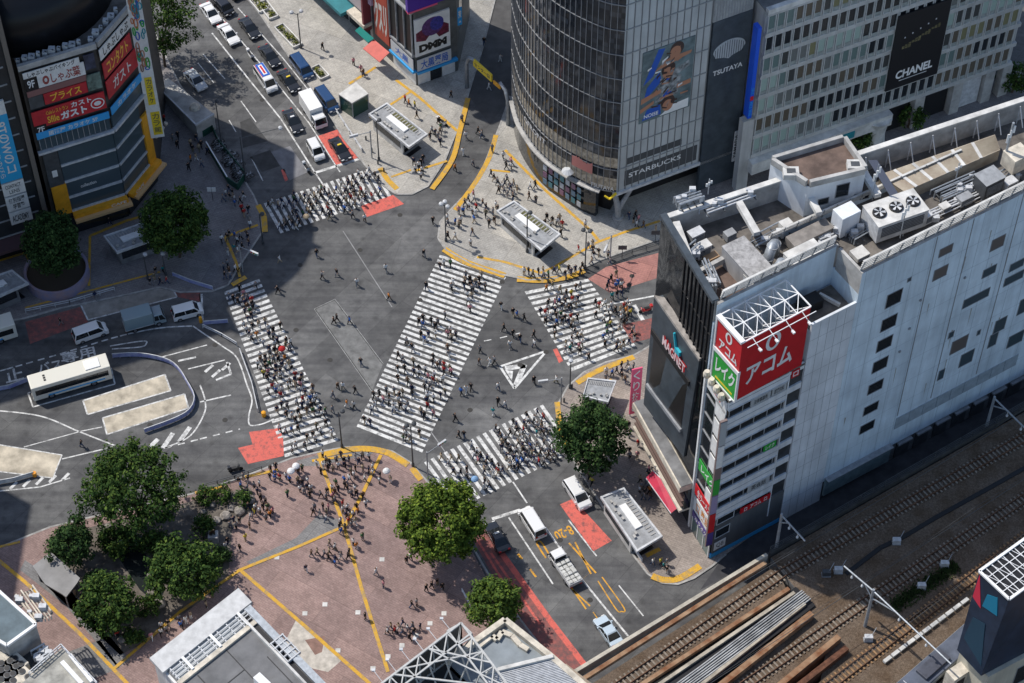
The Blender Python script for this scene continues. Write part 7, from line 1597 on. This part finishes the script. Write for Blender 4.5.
# street lamps, signals
def lamp(label, px, py, h, arms, z=KH, name='street_lamp', cat='street lamp', lit=LGREY):
    c = G(px, py, z); t = thing(name, label, cat, c); mb = MB(); mb.m(DGREY).tube([c, c+Vector((0, 0, h*.5)), c+Vector((0, 0, h))], [.11, .09, .07], 8); mb.lathe(c, [(.2, 0), (.2, .5), (.12, .6)], 10); mb.build('pole', None, t)
    for dx, dy in arms:
        e = c+Vector((dx, dy, h-.1)); mb = MB(); mb.m(DGREY).tube([c+Vector((0, 0, h-.3)), e], .05, 6); mb.build('arm', None, t)
        mb = MB(); mb.m(lit).lathe(e-Vector((0, 0, .2)), [(.12, 0), (.34, .12), (.3, .35), (.08, .5)], 10); mb.build('lamp_head', None, t)
    return t
lamp('twin headed dark street lamp beside the kerb planters', 301, 48, 7.0, ((-.9, .3), (.5, .6)))
lamp('dark lamp post at the end of the corner pavement by the shop street', 446, 241, 7.5, ((-.5, .2), (.4, -.3), (0, .6)))
lamp('slim dark lamp post at the plaza edge by the diagonal zebra', 413, 466, 8.5, ((.4, .5), (-.5, .2)), lit=DGREY)
lamp('slim dark post at the plaza edge by the left zebra', 342, 447, 7.5, ((.5, .2),), lit=DGREY)
lamp('slim lamp post on the corner pavement by the pink brick crossing', 585, 268, 7.5, ((.5, .2), (-.4, .4)), lit=DGREY)
lamp('dark lamp post on the tower pavement near the right zebra', 570, 388, 5.5, ((.0, .3),))
lamp('dark lamp post beside the corner subway shelter', 527, 252, 8.0, ((.4, .2),), lit=DGREY)
lamp('dark lamp post by the shop-side subway shelter', 379, 160, 8.0, ((.4, .2),), lit=DGREY)
lamp('dark traffic pole with long arm over the north road', 246, 181, 9.0, ((5.5, 1.8),), name='traffic_pole', cat='traffic pole')
lamp('tall dark pole at the top of the bicycle compound', 222, 146, 9.0, ((.2, .2),), name='traffic_pole', cat='traffic pole', lit=DGREY)
lamp('dark pole in the shade by the left subway shelter', 148, 279, 5, ((.2, .2),), lit=LGREY); lamp('dark pole at the station corner by the left zebra', 263, 243, 6, ((.4, .1),), lit=DGREY)
lamp('short lamp post beside the shaded tree and white guard rail', 166, 275, 4.5, ((.1, .1),))
def signal(label, px, py, a):
    c = G(px, py, KH); t = thing('traffic_signal', label, 'traffic signal', c); mb = MB(); mb.m(GREY).tube([c, c+Vector((0, 0, 5.6))], .09, 8); mb.build('pole', None, t)
    d = Vector((math.cos(R(a)), math.sin(R(a)), 0)); e = c+d*2.4+Vector((0, 0, 5.4)); mb = MB(); mb.m(GREY).tube([c+Vector((0, 0, 5.3)), e], .06, 6); mb.build('arm', None, t)
    mb = MB(); mb.m(LGREY).beam(e-d*.6, e+d*.7, .25, .42); h = mb.build('signal_head', None, t); n_ = Vector((d.y, -d.x, 0))
    for i, m in enumerate((mat('signal red', (.4, .02, .02), .3), mat('signal amber', (.35, .2, .01), .3), mat('signal green', (.02, .3, .2), .3))):
        mb = MB(); mb.m(m); q = e-d*.35+d*.4*i; mb.tube([q+n_*.12, q+n_*.15], .15, 10); mb.build('signal_lens', None, h)
signal('traffic signal at the top crossing by the shop pavement', 372, 158, 200); signal('traffic signal on the plaza tip by the bottom zebra', 428, 478, 40); signal('traffic signal on the tower pavement by the bottom zebra', 561, 404, 190); signal('traffic signal at the end of the pink brick crossing', 610, 262, 250); signal('traffic signal at the station corner by the left zebra', 243, 272, -30)
# guard rails and barriers
def guard(label, pp, h=.8, m=LGREY, z=KH, name='guard_rail', panel=None, grp=None, cat='guard rail'):
    t = thing(name, label, cat, G(*pp[0], z), grp); mb = MB(); mb.m(m); pm = MB()
    for a, b in zip(pp[:-1], pp[1:]):
        A, B = G(*a, z), G(*b, z); L = (B-A).length; n = max(1, int(L/1.8))
        for i in range(n+1): p = A.lerp(B, i/n); mb.beam(p, p+Vector((0, 0, h)), .09)
        if panel: pm.m(panel).beam(A+Vector((0, 0, h*.55)), B+Vector((0, 0, h*.55)), .16, h*.7)
        for f in (.55, 1): mb.beam(A+Vector((0, 0, h*f)), B+Vector((0, 0, h*f)), .1, .08)
    mb.build('rail', None, t)
    if panel: pm.build('barrier_panel', None, t)
PANB = mat('pale blue barrier', (.42, .45, .62), .5, second=(.2, .22, .5), scale=1.5)
guard('pale blue barrier curving round the bus bays', curve([(113, 358), (140, 357), (165, 362), (178, 370), (188, 385), (195, 400), (190, 413), (175, 422), (145, 433)], 3), z=0, panel=PANB, name='road_barrier', cat='barrier', h=.9)
guard('pale blue barrier at the left frame edge above the parked bus', [(-10, 393), (10, 389), (28, 382)], z=0, panel=PANB, name='road_barrier', cat='barrier', h=.9)
guard('white guard rail on the pavement beside the shaded road', [(26, 313), (70, 304), (115, 291)]); guard('pale guard rail by the big shaded tree', [(173, 276), (190, 283), (213, 290)], panel=PANB); guard('metal barrier with blue boards by the left zebra start', [(204, 325), (228, 323)], z=0, panel=PANB, name='road_barrier', cat='barrier')
guard('pale metal barrier slanting down to the left zebra', [(203, 328), (222, 337), (237, 346)], z=0, name='road_barrier', cat='barrier'); guard('grey rail on the kerb between left zebra and bus lane', [(240, 352), (252, 385), (258, 412)], z=0, name='road_barrier', cat='barrier')
guard('grey guard rail along the kerb of the north pavement', [(333, 108), (350, 134), (362, 152)]); guard('grey guard rail along the kerb beside the tower shelter', [(604, 502), (632, 548), (642, 562)], panel=LGREY); guard('dark guard rail of the bottom plaza by the red lane', [(455, 520), (472, 552), (486, 578)], m=DGREY)
guard('low white rail beside the small bright tree', [(462, 592), (470, 607)], m=WHITE); guard('rail along the park edge beside the shaded road', [(200, 489), (235, 479), (262, 470)], m=DGREY); guard('dark rail between the curved building and the street', [(610, 262), (632, 254), (660, 246)], m=DGREY, z=KH)
guard('grey barrier with an orange lamp on the bus island at the left edge', [(-10, 486), (14, 482), (34, 476)], z=0, panel=LGREY, name='road_barrier', cat='barrier', h=.9)
mb = MB(); c = G(35, 476); mb.m(mat('orange drum', (.75, .3, .02), .5)).lathe((c.x, c.y, .9), [(.28, 0), (.3, .4), (.26, .7)], 12); o = mb.build('drum'); tag(o, 'orange yellow crash drum at the end of the island barrier', 'crash drum')
o.location = (0, 0, -.85)
c = G(264, 416); mb = MB(); mb.m(ORANGE).lathe((c.x, c.y, 0), [(.3, 0), (.3, .8), (.15, .9)], 12); tag(mb.build('drum'), 'yellow crash drum at the kerb tip beside the left zebra', 'crash drum')
c = G(201, 322); mb = MB(); mb.m(ORANGE).lathe((c.x, c.y, 0), [(.25, 0), (.22, 1.0), (.1, 1.1)], 10); tag(mb.build('drum'), 'slim orange marker post at the left stop line', 'marker post')
# bollards along kerbs
rng = random.Random(21); bp_ = None
def bollard(c, label, grp):
    mb = MB(); mb.m(DGREY).lathe((0, 0, 0), [(.12, 0), (.12, .75), (.06, .85)], 8); o = mb.build('bollard'); o.location = c; tag(o, label, 'bollard', grp); return o
for pp, lb, grp in (([(548, 282), (566, 280), (580, 275)], 'dark bollard at the kerb of the corner pavement by the right zebra', 'bollards at the corner kerb'), ([(366, 140), (372, 152), (378, 164), (384, 172)], 'dark bollard at the kerb beside the shop-side shelter', 'bollards at the shop kerb'), ([(572, 388), (564, 402), (562, 420)], 'dark bollard at the tower kerb by the bottom zebra', 'bollards at the tower kerb')):
    for x, y in pp: bollard(at(x, y), lb, grp)
# board signs leaning at kerbs, statue plinth
for x, y, lb in ((213, 200, 'small white notice board near the compound fence'), (655, 243, 'small bus stop sign by the screen tower'), (622, 258, 'dark finger post on the pavement by the pink bricks')):
    c = at(x, y); t = thing('notice_board', lb, 'notice board', c); mb = MB(); mb.m(DGREY).tube([c, c+Vector((0, 0, 2.6))], .05, 6); mb.build('post', None, t); mb = MB(); mb.m(WHITE if x < 300 else DGREY).box(c.x-.6, c.x+.6, c.y-.04, c.y+.04, 1.9, 2.7); mb.build('board', None, t)
st = thing('dog_statue', 'small bronze seated dog statue on a stone plinth beside the park', 'statue', at(214, 540)); c = at(214, 540); mb = MB(); mb.m(CONC).box(c.x-.6, c.x+.6, c.y-.6, c.y+.6, KH, KH+1.3); mb.build('plinth', None, st)
mb = MB(); mb.smooth = True; mb.m(mat('bronze', (.06, .045, .03), .4, metal=.7)); mb.tube([c+Vector((-.3, 0, 1.35)), c+Vector((-.1, 0, 1.75)), c+Vector((.12, 0, 2.0)), c+Vector((.2, 0, 2.2)), c+Vector((.42, 0, 2.2))], [.24, .24, .17, .17, .07], 10); mb.tube([c+Vector((.15, .12, 1.95)), c+Vector((.25, .12, 1.4))], .07, 8); mb.tube([c+Vector((.15, -.12, 1.95)), c+Vector((.25, -.12, 1.4))], .07, 8); mb.build('dog', None, st)
# ------------------------------------------------------------------ people: one continuous skinned body per pose, clothes as material zones
def pose_mesh(name, pts, edges, root=0):
    bm = bmesh.new(); sk = bm.verts.layers.skin.verify(); vs = []
    for i, (co, r) in enumerate(pts):
        v = bm.verts.new(co); v[sk].radius = tuple(x*1.28 for x in (r if isinstance(r, tuple) else (r, r))); v[sk].use_root = (i == root); vs.append(v)
    for a, b in edges: bm.edges.new((vs[a], vs[b]))
    me = bpy.data.meshes.new(name); bm.to_mesh(me); bm.free(); ob = bpy.data.objects.new(name, me); COL.objects.link(ob)
    md = ob.modifiers.new('skin', 'SKIN'); md.use_smooth_shade = True; s2 = ob.modifiers.new('sub', 'SUBSURF'); s2.levels = 1
    dg = bpy.context.evaluated_depsgraph_get(); out = bpy.data.meshes.new_from_object(ob.evaluated_get(dg)); bpy.data.objects.remove(ob); bpy.data.meshes.remove(me); out.name = name
    return out
def person_mesh(name, stride, swing, lean=0.0, phone=False, h=1.0, seated=False, hair='short'):
    """feet at z=0, facing +x. stride: half step length, swing: arm swing"""
    P = []; E = []
    def add(co, r, par=None): P.append((Vector((co[0], co[1], co[2]))*h, r*h if not isinstance(r, tuple) else (r[0]*h, r[1]*h))); i = len(P)-1; (E.append((par, i)) if par is not None else None); return i
    L = lean
    pel = add((0, 0, .93), (.145, .115)); wa = add((L*.1, 0, 1.08), (.135, .105), pel); ch = add((L*.3, 0, 1.3), (.165, .12), wa); sh = add((L*.45, 0, 1.43), (.11, .085), ch); nk = add((L*.55, 0, 1.5), .055, sh)
    hd = add((L*.62+.01, 0, 1.6), (.085, .095), nk); tp = add((L*.64, 0, 1.7), (.075, .085), hd); nose = add((L*.62+.095, 0, 1.595), .018, hd)
    zone = {pel: 'leg', wa: 'top', ch: 'top', sh: 'top', nk: 'skin', hd: 'head', tp: 'head', nose: 'skin'}
    for s, f in ((1, 1), (-1, -1)):
        st_ = stride*f
        hip = add((0, .09*s, .86), .095, pel)
        if seated: kn = add((.42, .1*s, .5), .065, hip); an = add((.40, .1*s, .09), .045, kn); to = add((.55, .1*s, .04), .04, an)
        else:
            kn = add((st_*.5+.05, .09*s, .48), .068, hip); an = add((st_-(.06 if st_ < 0 else 0), .09*s, .09+(.06 if st_ < 0 else 0)), .045, kn); to = add((st_+.15, .1*s, .045), .04, an)
        zone.update({hip: 'leg', kn: 'leg', an: 'leg', to: 'shoe'})
        so = add((L*.43, .19*s, 1.40), .06, sh); sw = -swing*f
        if phone and s == 1: el = add((L*.4+.06, .24*s, 1.12), .042, so); wr = add((L*.4+.28, .14*s, 1.2), .032, el); ha = add((L*.4+.36, .1*s, 1.24), .034, wr)
        else: el = add((L*.35+sw*.5-.03, .25*s, 1.12), .042, so); wr = add((L*.3+sw, .25*s, .88), .03, el); ha = add((L*.3+sw*1.15+.02, .25*s, .79), .036, wr)
        zone.update({so: 'top', el: 'top', wr: 'skin', ha: 'skin'})
    me = pose_mesh(name, P, E); pts = [p for p, r in P]
    idx = {'skin': 0, 'hair': 1, 'top': 2, 'leg': 3, 'shoe': 4}
    for i in range(5): me.materials.append(None)
    for po in me.polygons:
        c = po.center; k = min(range(len(pts)), key=lambda j: (pts[j]-c).length_squared-(.004 if j < 7 else 0)); z = zone[k]
        if z == 'head':
            fx = c.x/h-L*.62
            z = 'hair' if (c.z/h > 1.645 or fx < .02 or (hair == 'long' and fx < .05)) else 'skin'
        if z == 'skin' and k == 4 and hair == 'long' and c.x/h < L*.55: z = 'hair'
        po.material_index = idx[z]; po.use_smooth = True
    if hair == 'long':
        pass
    return me
POSES = [person_mesh('person_walking', .3, .2, .06), person_mesh('person_walking', -.28, -.18, .08), person_mesh('person_walking', .2, .1, .05, True), person_mesh('person_standing', .03, .03), person_mesh('person_standing', -.04, .0, 0, True), person_mesh('person_walking', .26, .22, .1, hair='long', h=.95), person_mesh('person_standing', .05, .04, 0, hair='long', h=.94)]
CL = {}
for n_, c_ in dict(white=(.72, .72, .7), black=(.018, .018, .02), grey=(.22, .22, .23), navy=(.02, .03, .075), red=(.45, .03, .03), blue=(.04, .14, .45), beige=(.42, .33, .22), brown=(.13, .075, .045), green=(.06, .16, .07), pink=(.6, .25, .28), orange=(.6, .2, .03), yellow=(.6, .48, .06), denim=(.07, .1, .17), khaki=(.18, .16, .1), teal=(.03, .25, .26)).items(): CL[n_] = mat(n_+' cloth', c_, .85, .25, 5, spec=.15)
SKN = [mat('skin light', (.55, .36, .26), .6), mat('skin tan', (.42, .26, .17), .6), mat('skin brown', (.2, .11, .07), .6)]
HRS = [mat('black hair', (.012, .01, .01), .5), mat('dark brown hair', (.04, .022, .014), .5), mat('light brown hair', (.14, .075, .035), .5)]
SHO = [mat('black shoe', (.02, .02, .02), .6), mat('white shoe', (.6, .6, .6), .6)]
TOPS = ['white']*26+['black']*30+['grey']*12+['navy']*9+['beige']*6+['blue']*4+['brown']*3+['red']*3+['pink']*2+['green']*2+['orange']*1+['yellow']*1+['teal']*1+['khaki']*2
BOTS = ['black']*44+['denim']*18+['grey']*10+['beige']*9+['navy']*9+['khaki']*5+['white']*6+['brown']*2
rng = random.Random(77)
PEOPLE = []      # px, py, zone, z, top, bottom, pose, heading
def inpoly(x, y, pp):
    r_ = False
    for i in range(len(pp)):
        (x0, y0), (x1, y1) = pp[i], pp[i-1]
        if (y0 > y) != (y1 > y) and x < (x1-x0)*(y-y0)/(y1-y0)+x0: r_ = not r_
    return r_
def add_person(px, py, zone, z=0.012, top=None, bot=None, pose=None, head=None):
    PEOPLE.append(dict(px=px, py=py, zone=zone, z=z, top=top or rng.choice(TOPS), bot=bot or rng.choice(BOTS), pose=rng.choice((0, 1, 2, 5, 0, 1)) if pose is None else pose, head=rng.uniform(0, 6.28) if head is None else head, p=G(px, py, z)))
def scatter(zone, poly, n, z, heads, stand=.15, mind=.62):
    xs = [p[0] for p in poly]; ys = [p[1] for p in poly]; k = 0; tries = 0; mine = []
    n = int(n*.9)
    while k < n and tries < n*80:
        tries += 1; x, y = rng.uniform(min(xs), max(xs)), rng.uniform(min(ys), max(ys)); hd_ = None
        if mine and rng.random() < .55:
            q0 = rng.choice(mine[-14:]); a = rng.uniform(0, 6.28); x, y = q0['px']+math.cos(a)*rng.uniform(4.5, 8), q0['py']+math.sin(a)*rng.uniform(3.5, 6.5); hd_ = q0['head']
        if not inpoly(x, y, poly): continue
        p = G(x, y, z)
        if any((q['p']-p).length < mind for q in PEOPLE): continue
        st = rng.random() < stand
        add_person(x, y, zone, z, pose=rng.choice((3, 4, 6)) if st else None, head=hd_ if hd_ is not None else (rng.choice(heads)+rng.gauss(0, .25)) if heads and not st else None); k += 1; mine.append(PEOPLE[-1])
RDZ = .012; PVZ = KH+.005
# single walkers read off the photograph
for x, y, top, zone in ((365, 222, 'white', 0), (433, 224, 'black', 0), (353, 218, 'grey', 0), (386, 272, 'white', 0), (337, 276, 'black', 0), (322, 279, 'grey', 0), (357, 286, 'white', 0), (389, 300, 'orange', 0), (317, 257, 'black', 0), (278, 293, 'black', 0), (334, 324, 'brown', 0), (337, 322, 'black', 0), (350, 324, 'blue', 0), (361, 365, 'black', 0), (338, 389, 'brown', 0), (343, 390, 'white', 0), (355, 393, 'black', 0), (333, 398, 'grey', 0), (347, 407, 'orange', 0), (354, 408, 'white', 0), (333, 413, 'grey', 0), (424, 257, 'black', 0), (501, 309, 'black', 0), (513, 316, 'black', 0), (517, 318, 'blue', 0), (524, 321, 'black', 0), (504, 331, 'black', 0), (513, 337, 'black', 0), (520, 342, 'black', 0), (510, 348, 'white', 0), (534, 338, 'black', 0), (534, 347, 'white', 0), (494, 364, 'grey', 0), (479, 365, 'brown', 0), (490, 365, 'white', 0), (461, 395, 'blue', 0), (466, 393, 'white', 0), (471, 390, 'black', 0), (498, 390, 'white', 0), (505, 408, 'white', 0), (498, 405, 'black', 0), (493, 415, 'teal', 0), (455, 421, 'black', 0), (459, 438, 'black', 0), (464, 438, 'black', 0), (280, 263, 'white', 0), (256, 289, 'grey', 0), (480, 352, 'grey', 0), (534, 384, 'black', 0), (82, 447, 'black', 1), (61, 325, 'black', 1), (556, 383, 'white', 0), (465, 206, 'black', 0), (462, 122, 'grey', 2), (478, 134, 'black', 2), (482, 138, 'grey', 2), (466, 139, 'white', 2), (463, 155, 'white', 2), (473, 166, 'grey', 2), (455, 171, 'orange', 2), (451, 98, 'black', 2), (500, 62, 'white', 2), (489, 90, 'white', 2), (484, 45, 'black', 2)):
    add_person(x, y, ('roadway', 'busroad', 'street')[zone], RDZ, top)
A_NS = [R(60), R(240)]; 
scatter('topzebra', [(264, 206), (315, 192), (372, 170), (388, 194), (330, 222), (283, 234)], 88, RDZ, [R(22), R(202)], .05)
scatter('leftzebra', [(228, 297), (258, 283), (287, 336), (252, 352)], 34, RDZ, [R(-60), R(120)], .05)
scatter('leftzebra', [(252, 352), (287, 336), (338, 438), (288, 455)], 98, RDZ, [R(-60), R(120)], .05)
scatter('diagonal', [(437, 262), (500, 279), (462, 352), (395, 352)], 44, RDZ, [R(66), R(246)], .05)
scatter('diagonal', [(392, 356), (466, 352), (425, 450), (360, 428)], 72, RDZ, [R(66), R(246)], .05)
scatter('rightzebra', [(527, 294), (586, 281), (634, 345), (573, 370)], 78, RDZ, [R(-50), R(130)], .05)
scatter('bottomzebra', [(492, 430), (540, 408), (560, 458), (510, 485)], 72, RDZ, [R(25), R(205)], .05)
scatter('bottomzebra', [(428, 464), (490, 436), (510, 484), (470, 500), (450, 490)], 30, RDZ, [R(25), R(205)], .05)
scatter('rightkerb', [(598, 300), (620, 270), (640, 345), (626, 340)], 30, RDZ, [R(-50), R(130)], .2)
scatter('plazatop', [(288, 464), (345, 452), (420, 474), (400, 500), (350, 505), (290, 505)], 64, PVZ, None, .6)
scatter('plazatop', [(240, 480), (290, 466), (296, 500), (262, 530), (232, 560), (222, 545)], 44, PVZ, None, .8, .55)
scatter('plaza', [(300, 505), (370, 505), (372, 560), (340, 560)], 34, PVZ, None, .5)
scatter('plaza', [(250, 545), (340, 535), (430, 560), (460, 600), (380, 670), (300, 610)], 34, PVZ, None, .3)
scatter('park', [(60, 560), (130, 650), (235, 575), (230, 595), (135, 665), (40, 575)], 26, PVZ, None, .6)
scatter('corner', [(446, 220), (475, 195), (500, 200), (500, 225), (470, 250), (448, 244)], 30, PVZ, None, .5)
scatter('corner', [(490, 150), (512, 165), (560, 205), (610, 235), (600, 258), (565, 262), (555, 235), (500, 195), (478, 190)], 44, PVZ, None, .3)
scatter('corner', [(520, 275), (580, 268), (610, 255), (620, 262), (575, 276), (530, 280)], 20, PVZ, None, .4)
scatter('shops', [(385, 85), (415, 100), (452, 135), (440, 170), (420, 188), (395, 188), (418, 155), (432, 135)], 22, PVZ, None, .3)
scatter('shops', [(305, 12), (370, 70), (365, 80), (345, 80), (300, 20)], 5, PVZ, None, .2)
scatter('station', [(160, 120), (185, 122), (205, 150), (255, 205), (250, 225), (215, 215), (215, 190), (180, 175)], 30, PVZ, None, .3)
scatter('station', [(222, 235), (258, 226), (240, 275), (220, 285)], 24, PVZ, None, .3)
scatter('station', [(20, 255), (60, 225), (140, 203), (150, 212), (90, 232), (35, 262)], 20, PVZ, None, .3); scatter('station', [(0, 285), (35, 300), (140, 270), (200, 270), (200, 285), (60, 306)], 8, PVZ, None, .3)
scatter('tower', [(563, 395), (600, 372), (634, 362), (640, 410), (650, 470), (660, 512), (670, 520), (640, 500), (622, 430), (612, 405)], 36, PVZ, None, .4)
scatter('tower', [(560, 430), (566, 430), (600, 495), (596, 496)], 10, PVZ, None, .5)
scatter('tower', [(640, 552), (652, 556), (690, 575), (666, 580)], 6, PVZ, None, .4)
scatter('rearstreet', [(625, 215), (655, 200), (660, 232), (640, 240)], 8, PVZ, None, .3); scatter('rearstreet', [(930, 110), (1015, 65), (1020, 80), (950, 112)], 8, .15, None, .3)
def heads_ok(): pass
ZN = {'roadway': 'on the open roadway', 'busroad': 'on the bus stand road', 'street': 'in the shop street', 'topzebra': 'on the top zebra', 'leftzebra': 'on the left zebra', 'diagonal': 'on the diagonal zebra', 'rightzebra': 'on the right zebra', 'bottomzebra': 'on the bottom zebra', 'rightkerb': 'by the pink brick crossing', 'plazatop': 'on the plaza tip', 'plaza': 'on the red plaza', 'park': 'beside the little park', 'corner': 'by the curved building', 'shops': 'on the shop pavement', 'station': 'on the shaded pavement', 'tower': 'by the screen tower', 'rearstreet': 'in the rear street'}
GN = {k: 'people '+v for k, v in ZN.items()}
BN_ = {'black': 'black', 'denim': 'denim', 'grey': 'grey', 'beige': 'beige', 'navy': 'navy', 'khaki': 'khaki', 'white': 'white', 'brown': 'brown'}
for q in PEOPLE: q['sk'] = rng.choice((0, 0, 1, 1, 2) if rng.random() < .2 else (0, 0, 1)); q['hr'] = rng.choice((0, 0, 0, 1, 1, 2)); q['sh'] = rng.choice((0, 0, 1)); q['sc'] = rng.uniform(.94, 1.06); q['dist'] = (q['p']-Vector((0, 0, HC))).length
order = sorted(PEOPLE, key=lambda q: q['dist']); INDIV = order[:300]; REST = order[300:]
def outfit(q): return [SKN[q['sk']], HRS[q['hr']], CL[q['top']], CL[q['bot']], SHO[q['sh']]]
names = {}
for q in INDIV: names.setdefault((q['zone'], q['top'], q['bot']), []).append(q)
ORD = ['first', 'second', 'third', 'fourth', 'fifth', 'sixth', 'seventh', 'eighth', 'ninth', 'tenth', 'eleventh', 'twelfth', 'thirteenth', 'fourteenth', 'fifteenth', 'sixteenth', 'seventeenth', 'eighteenth']
for key, lst in names.items():
    lst.sort(key=lambda q: q['px']); z, tp_, bt_ = key
    for i, q in enumerate(lst):
        s = 'person in %s top, %s bottoms %s' % (tp_, bt_, ZN[z])
        if len(lst) > 1: s += ', leftmost so dressed' if i == 0 else ', rightmost so dressed' if i == len(lst)-1 else ', %s so dressed from left' % ORD[min(i, 17)]
        q['label'] = s
base = {}
for i in range(7):
    o = bpy.data.objects.new('person', POSES[i]); base[i] = o
for q in INDIV:
    o = base[q['pose']].copy(); COL.objects.link(o); o.name = 'person'
    o.location = q['p']; o.rotation_euler = (0, 0, q['head']); o.scale = (q['sc'],)*3
    for sl_, m in zip(o.material_slots, outfit(q)): sl_.link = 'OBJECT'; sl_.material = m
    tag(o, q['label'], 'person', GN[q['zone']])
for o in base.values(): bpy.data.objects.remove(o)
cv_, cf_, cm_ = [], [], []; mats_ = []
for q in REST:
    me = POSES[q['pose']]; n = len(cv_); M = Matrix.Translation(q['p']) @ Matrix.Rotation(q['head'], 4, 'Z') @ Matrix.Scale(q['sc'], 4); of = outfit(q)
    mi = []
    for m in of:
        if m not in mats_: mats_.append(m)
        mi.append(mats_.index(m))
    cv_ += [tuple(M @ v.co) for v in me.vertices]
    for po in me.polygons: cf_.append([n+k for k in po.vertices]); cm_.append(mi[po.material_index])
me = bpy.data.meshes.new('crowd'); me.from_pydata(cv_, [], cf_)
for m in mats_: me.materials.append(m)
me.polygons.foreach_set('material_index', cm_); me.polygons.foreach_set('use_smooth', [True]*len(cf_)); me.update()
o = bpy.data.objects.new('crowd', me); COL.objects.link(o); tag(o, 'far part of the crowd crossing the junction and filling the pavements', 'crowd', kind='stuff')
# umbrellas held in the crowd
def umbrella(label, px, py, m, r=.55):
    c = G(px, py, PVZ); t = thing('umbrella', label, 'umbrella', c+Vector((0, 0, 1.1))); mb = MB(); mb.m(DGREY).tube([c+Vector((.1, 0, 1.1)), c+Vector((0, 0, 2.15))], .015, 5); mb.build('shaft', None, t)
    mb = MB(); mb.m(m).lathe(c+Vector((0, 0, 1.75)), [(r, 0), (r*.85, .16), (r*.5, .32), (.03, .42)], 10); mb.build('canopy', None, t)
umbrella('white open umbrella over the crowd at the plaza tip, the upper of two', 297, 474, WHITE, .52); umbrella('white open umbrella over the crowd at the plaza tip, the lower of two', 292, 479, WHITE, .52); umbrella('pale open umbrella among walkers on the top zebra', 307, 225, CL['beige'], .5); umbrella('red open umbrella on the left zebra', 283, 357, CL['red'], .5); umbrella('pale blue umbrella on the bottom zebra', 475, 487, mat('pale blue cloth', (.2, .35, .55), .8), .5); umbrella('white umbrella right of centre on the red plaza tip', 387, 479, CL['white'], .5)
# ------------------------------------------------------------------ light, sky, camera
w = bpy.data.worlds.new('World'); SC.world = w; w.use_nodes = True
N = w.node_tree.nodes; Lk = w.node_tree.links
sky = N.new('ShaderNodeTexSky'); sky.sky_type = 'NISHITA'; sky.sun_disc = False
SUN_EL, SUN_DIR = R(55), Vector((-.86, .5, 0)).normalized()
sky.sun_elevation = SUN_EL; sky.sun_rotation = math.atan2(SUN_DIR.x, SUN_DIR.y)
sky.air_density = 1.0; sky.dust_density = 1.0
bg = N['Background']; bg.inputs['Strength'].default_value = .15; Lk.new(sky.outputs['Color'], bg.inputs['Color'])
sl = bpy.data.lights.new('sun', 'SUN'); sl.energy = 4.1; sl.angle = R(.8); sl.color = (1, .95, .88)
so = bpy.data.objects.new('sun', sl); COL.objects.link(so)
d = -(SUN_DIR*math.cos(SUN_EL)+Vector((0, 0, math.sin(SUN_EL))))
so.rotation_euler = d.to_track_quat('-Z', 'Y').to_euler(); so.location = (-60, 120, 160)
cam = bpy.data.cameras.new('camera'); co = bpy.data.objects.new('camera', cam); COL.objects.link(co)
cam.sensor_width = 36; cam.sensor_fit = 'HORIZONTAL'; cam.lens = FPX/1024*36; cam.clip_start = .5; cam.clip_end = 3000
co.location = (0, 0, HC); co.rotation_euler = (R(90)-PITCH, 0, 0); SC.camera = co
SC.view_settings.view_transform = 'Standard'; SC.view_settings.look = 'None'; SC.view_settings.exposure = 0; SC.view_settings.gamma = 1
SC.cycles.max_bounces = 6; SC.cycles.diffuse_bounces = 3; SC.cycles.glossy_bounces = 3
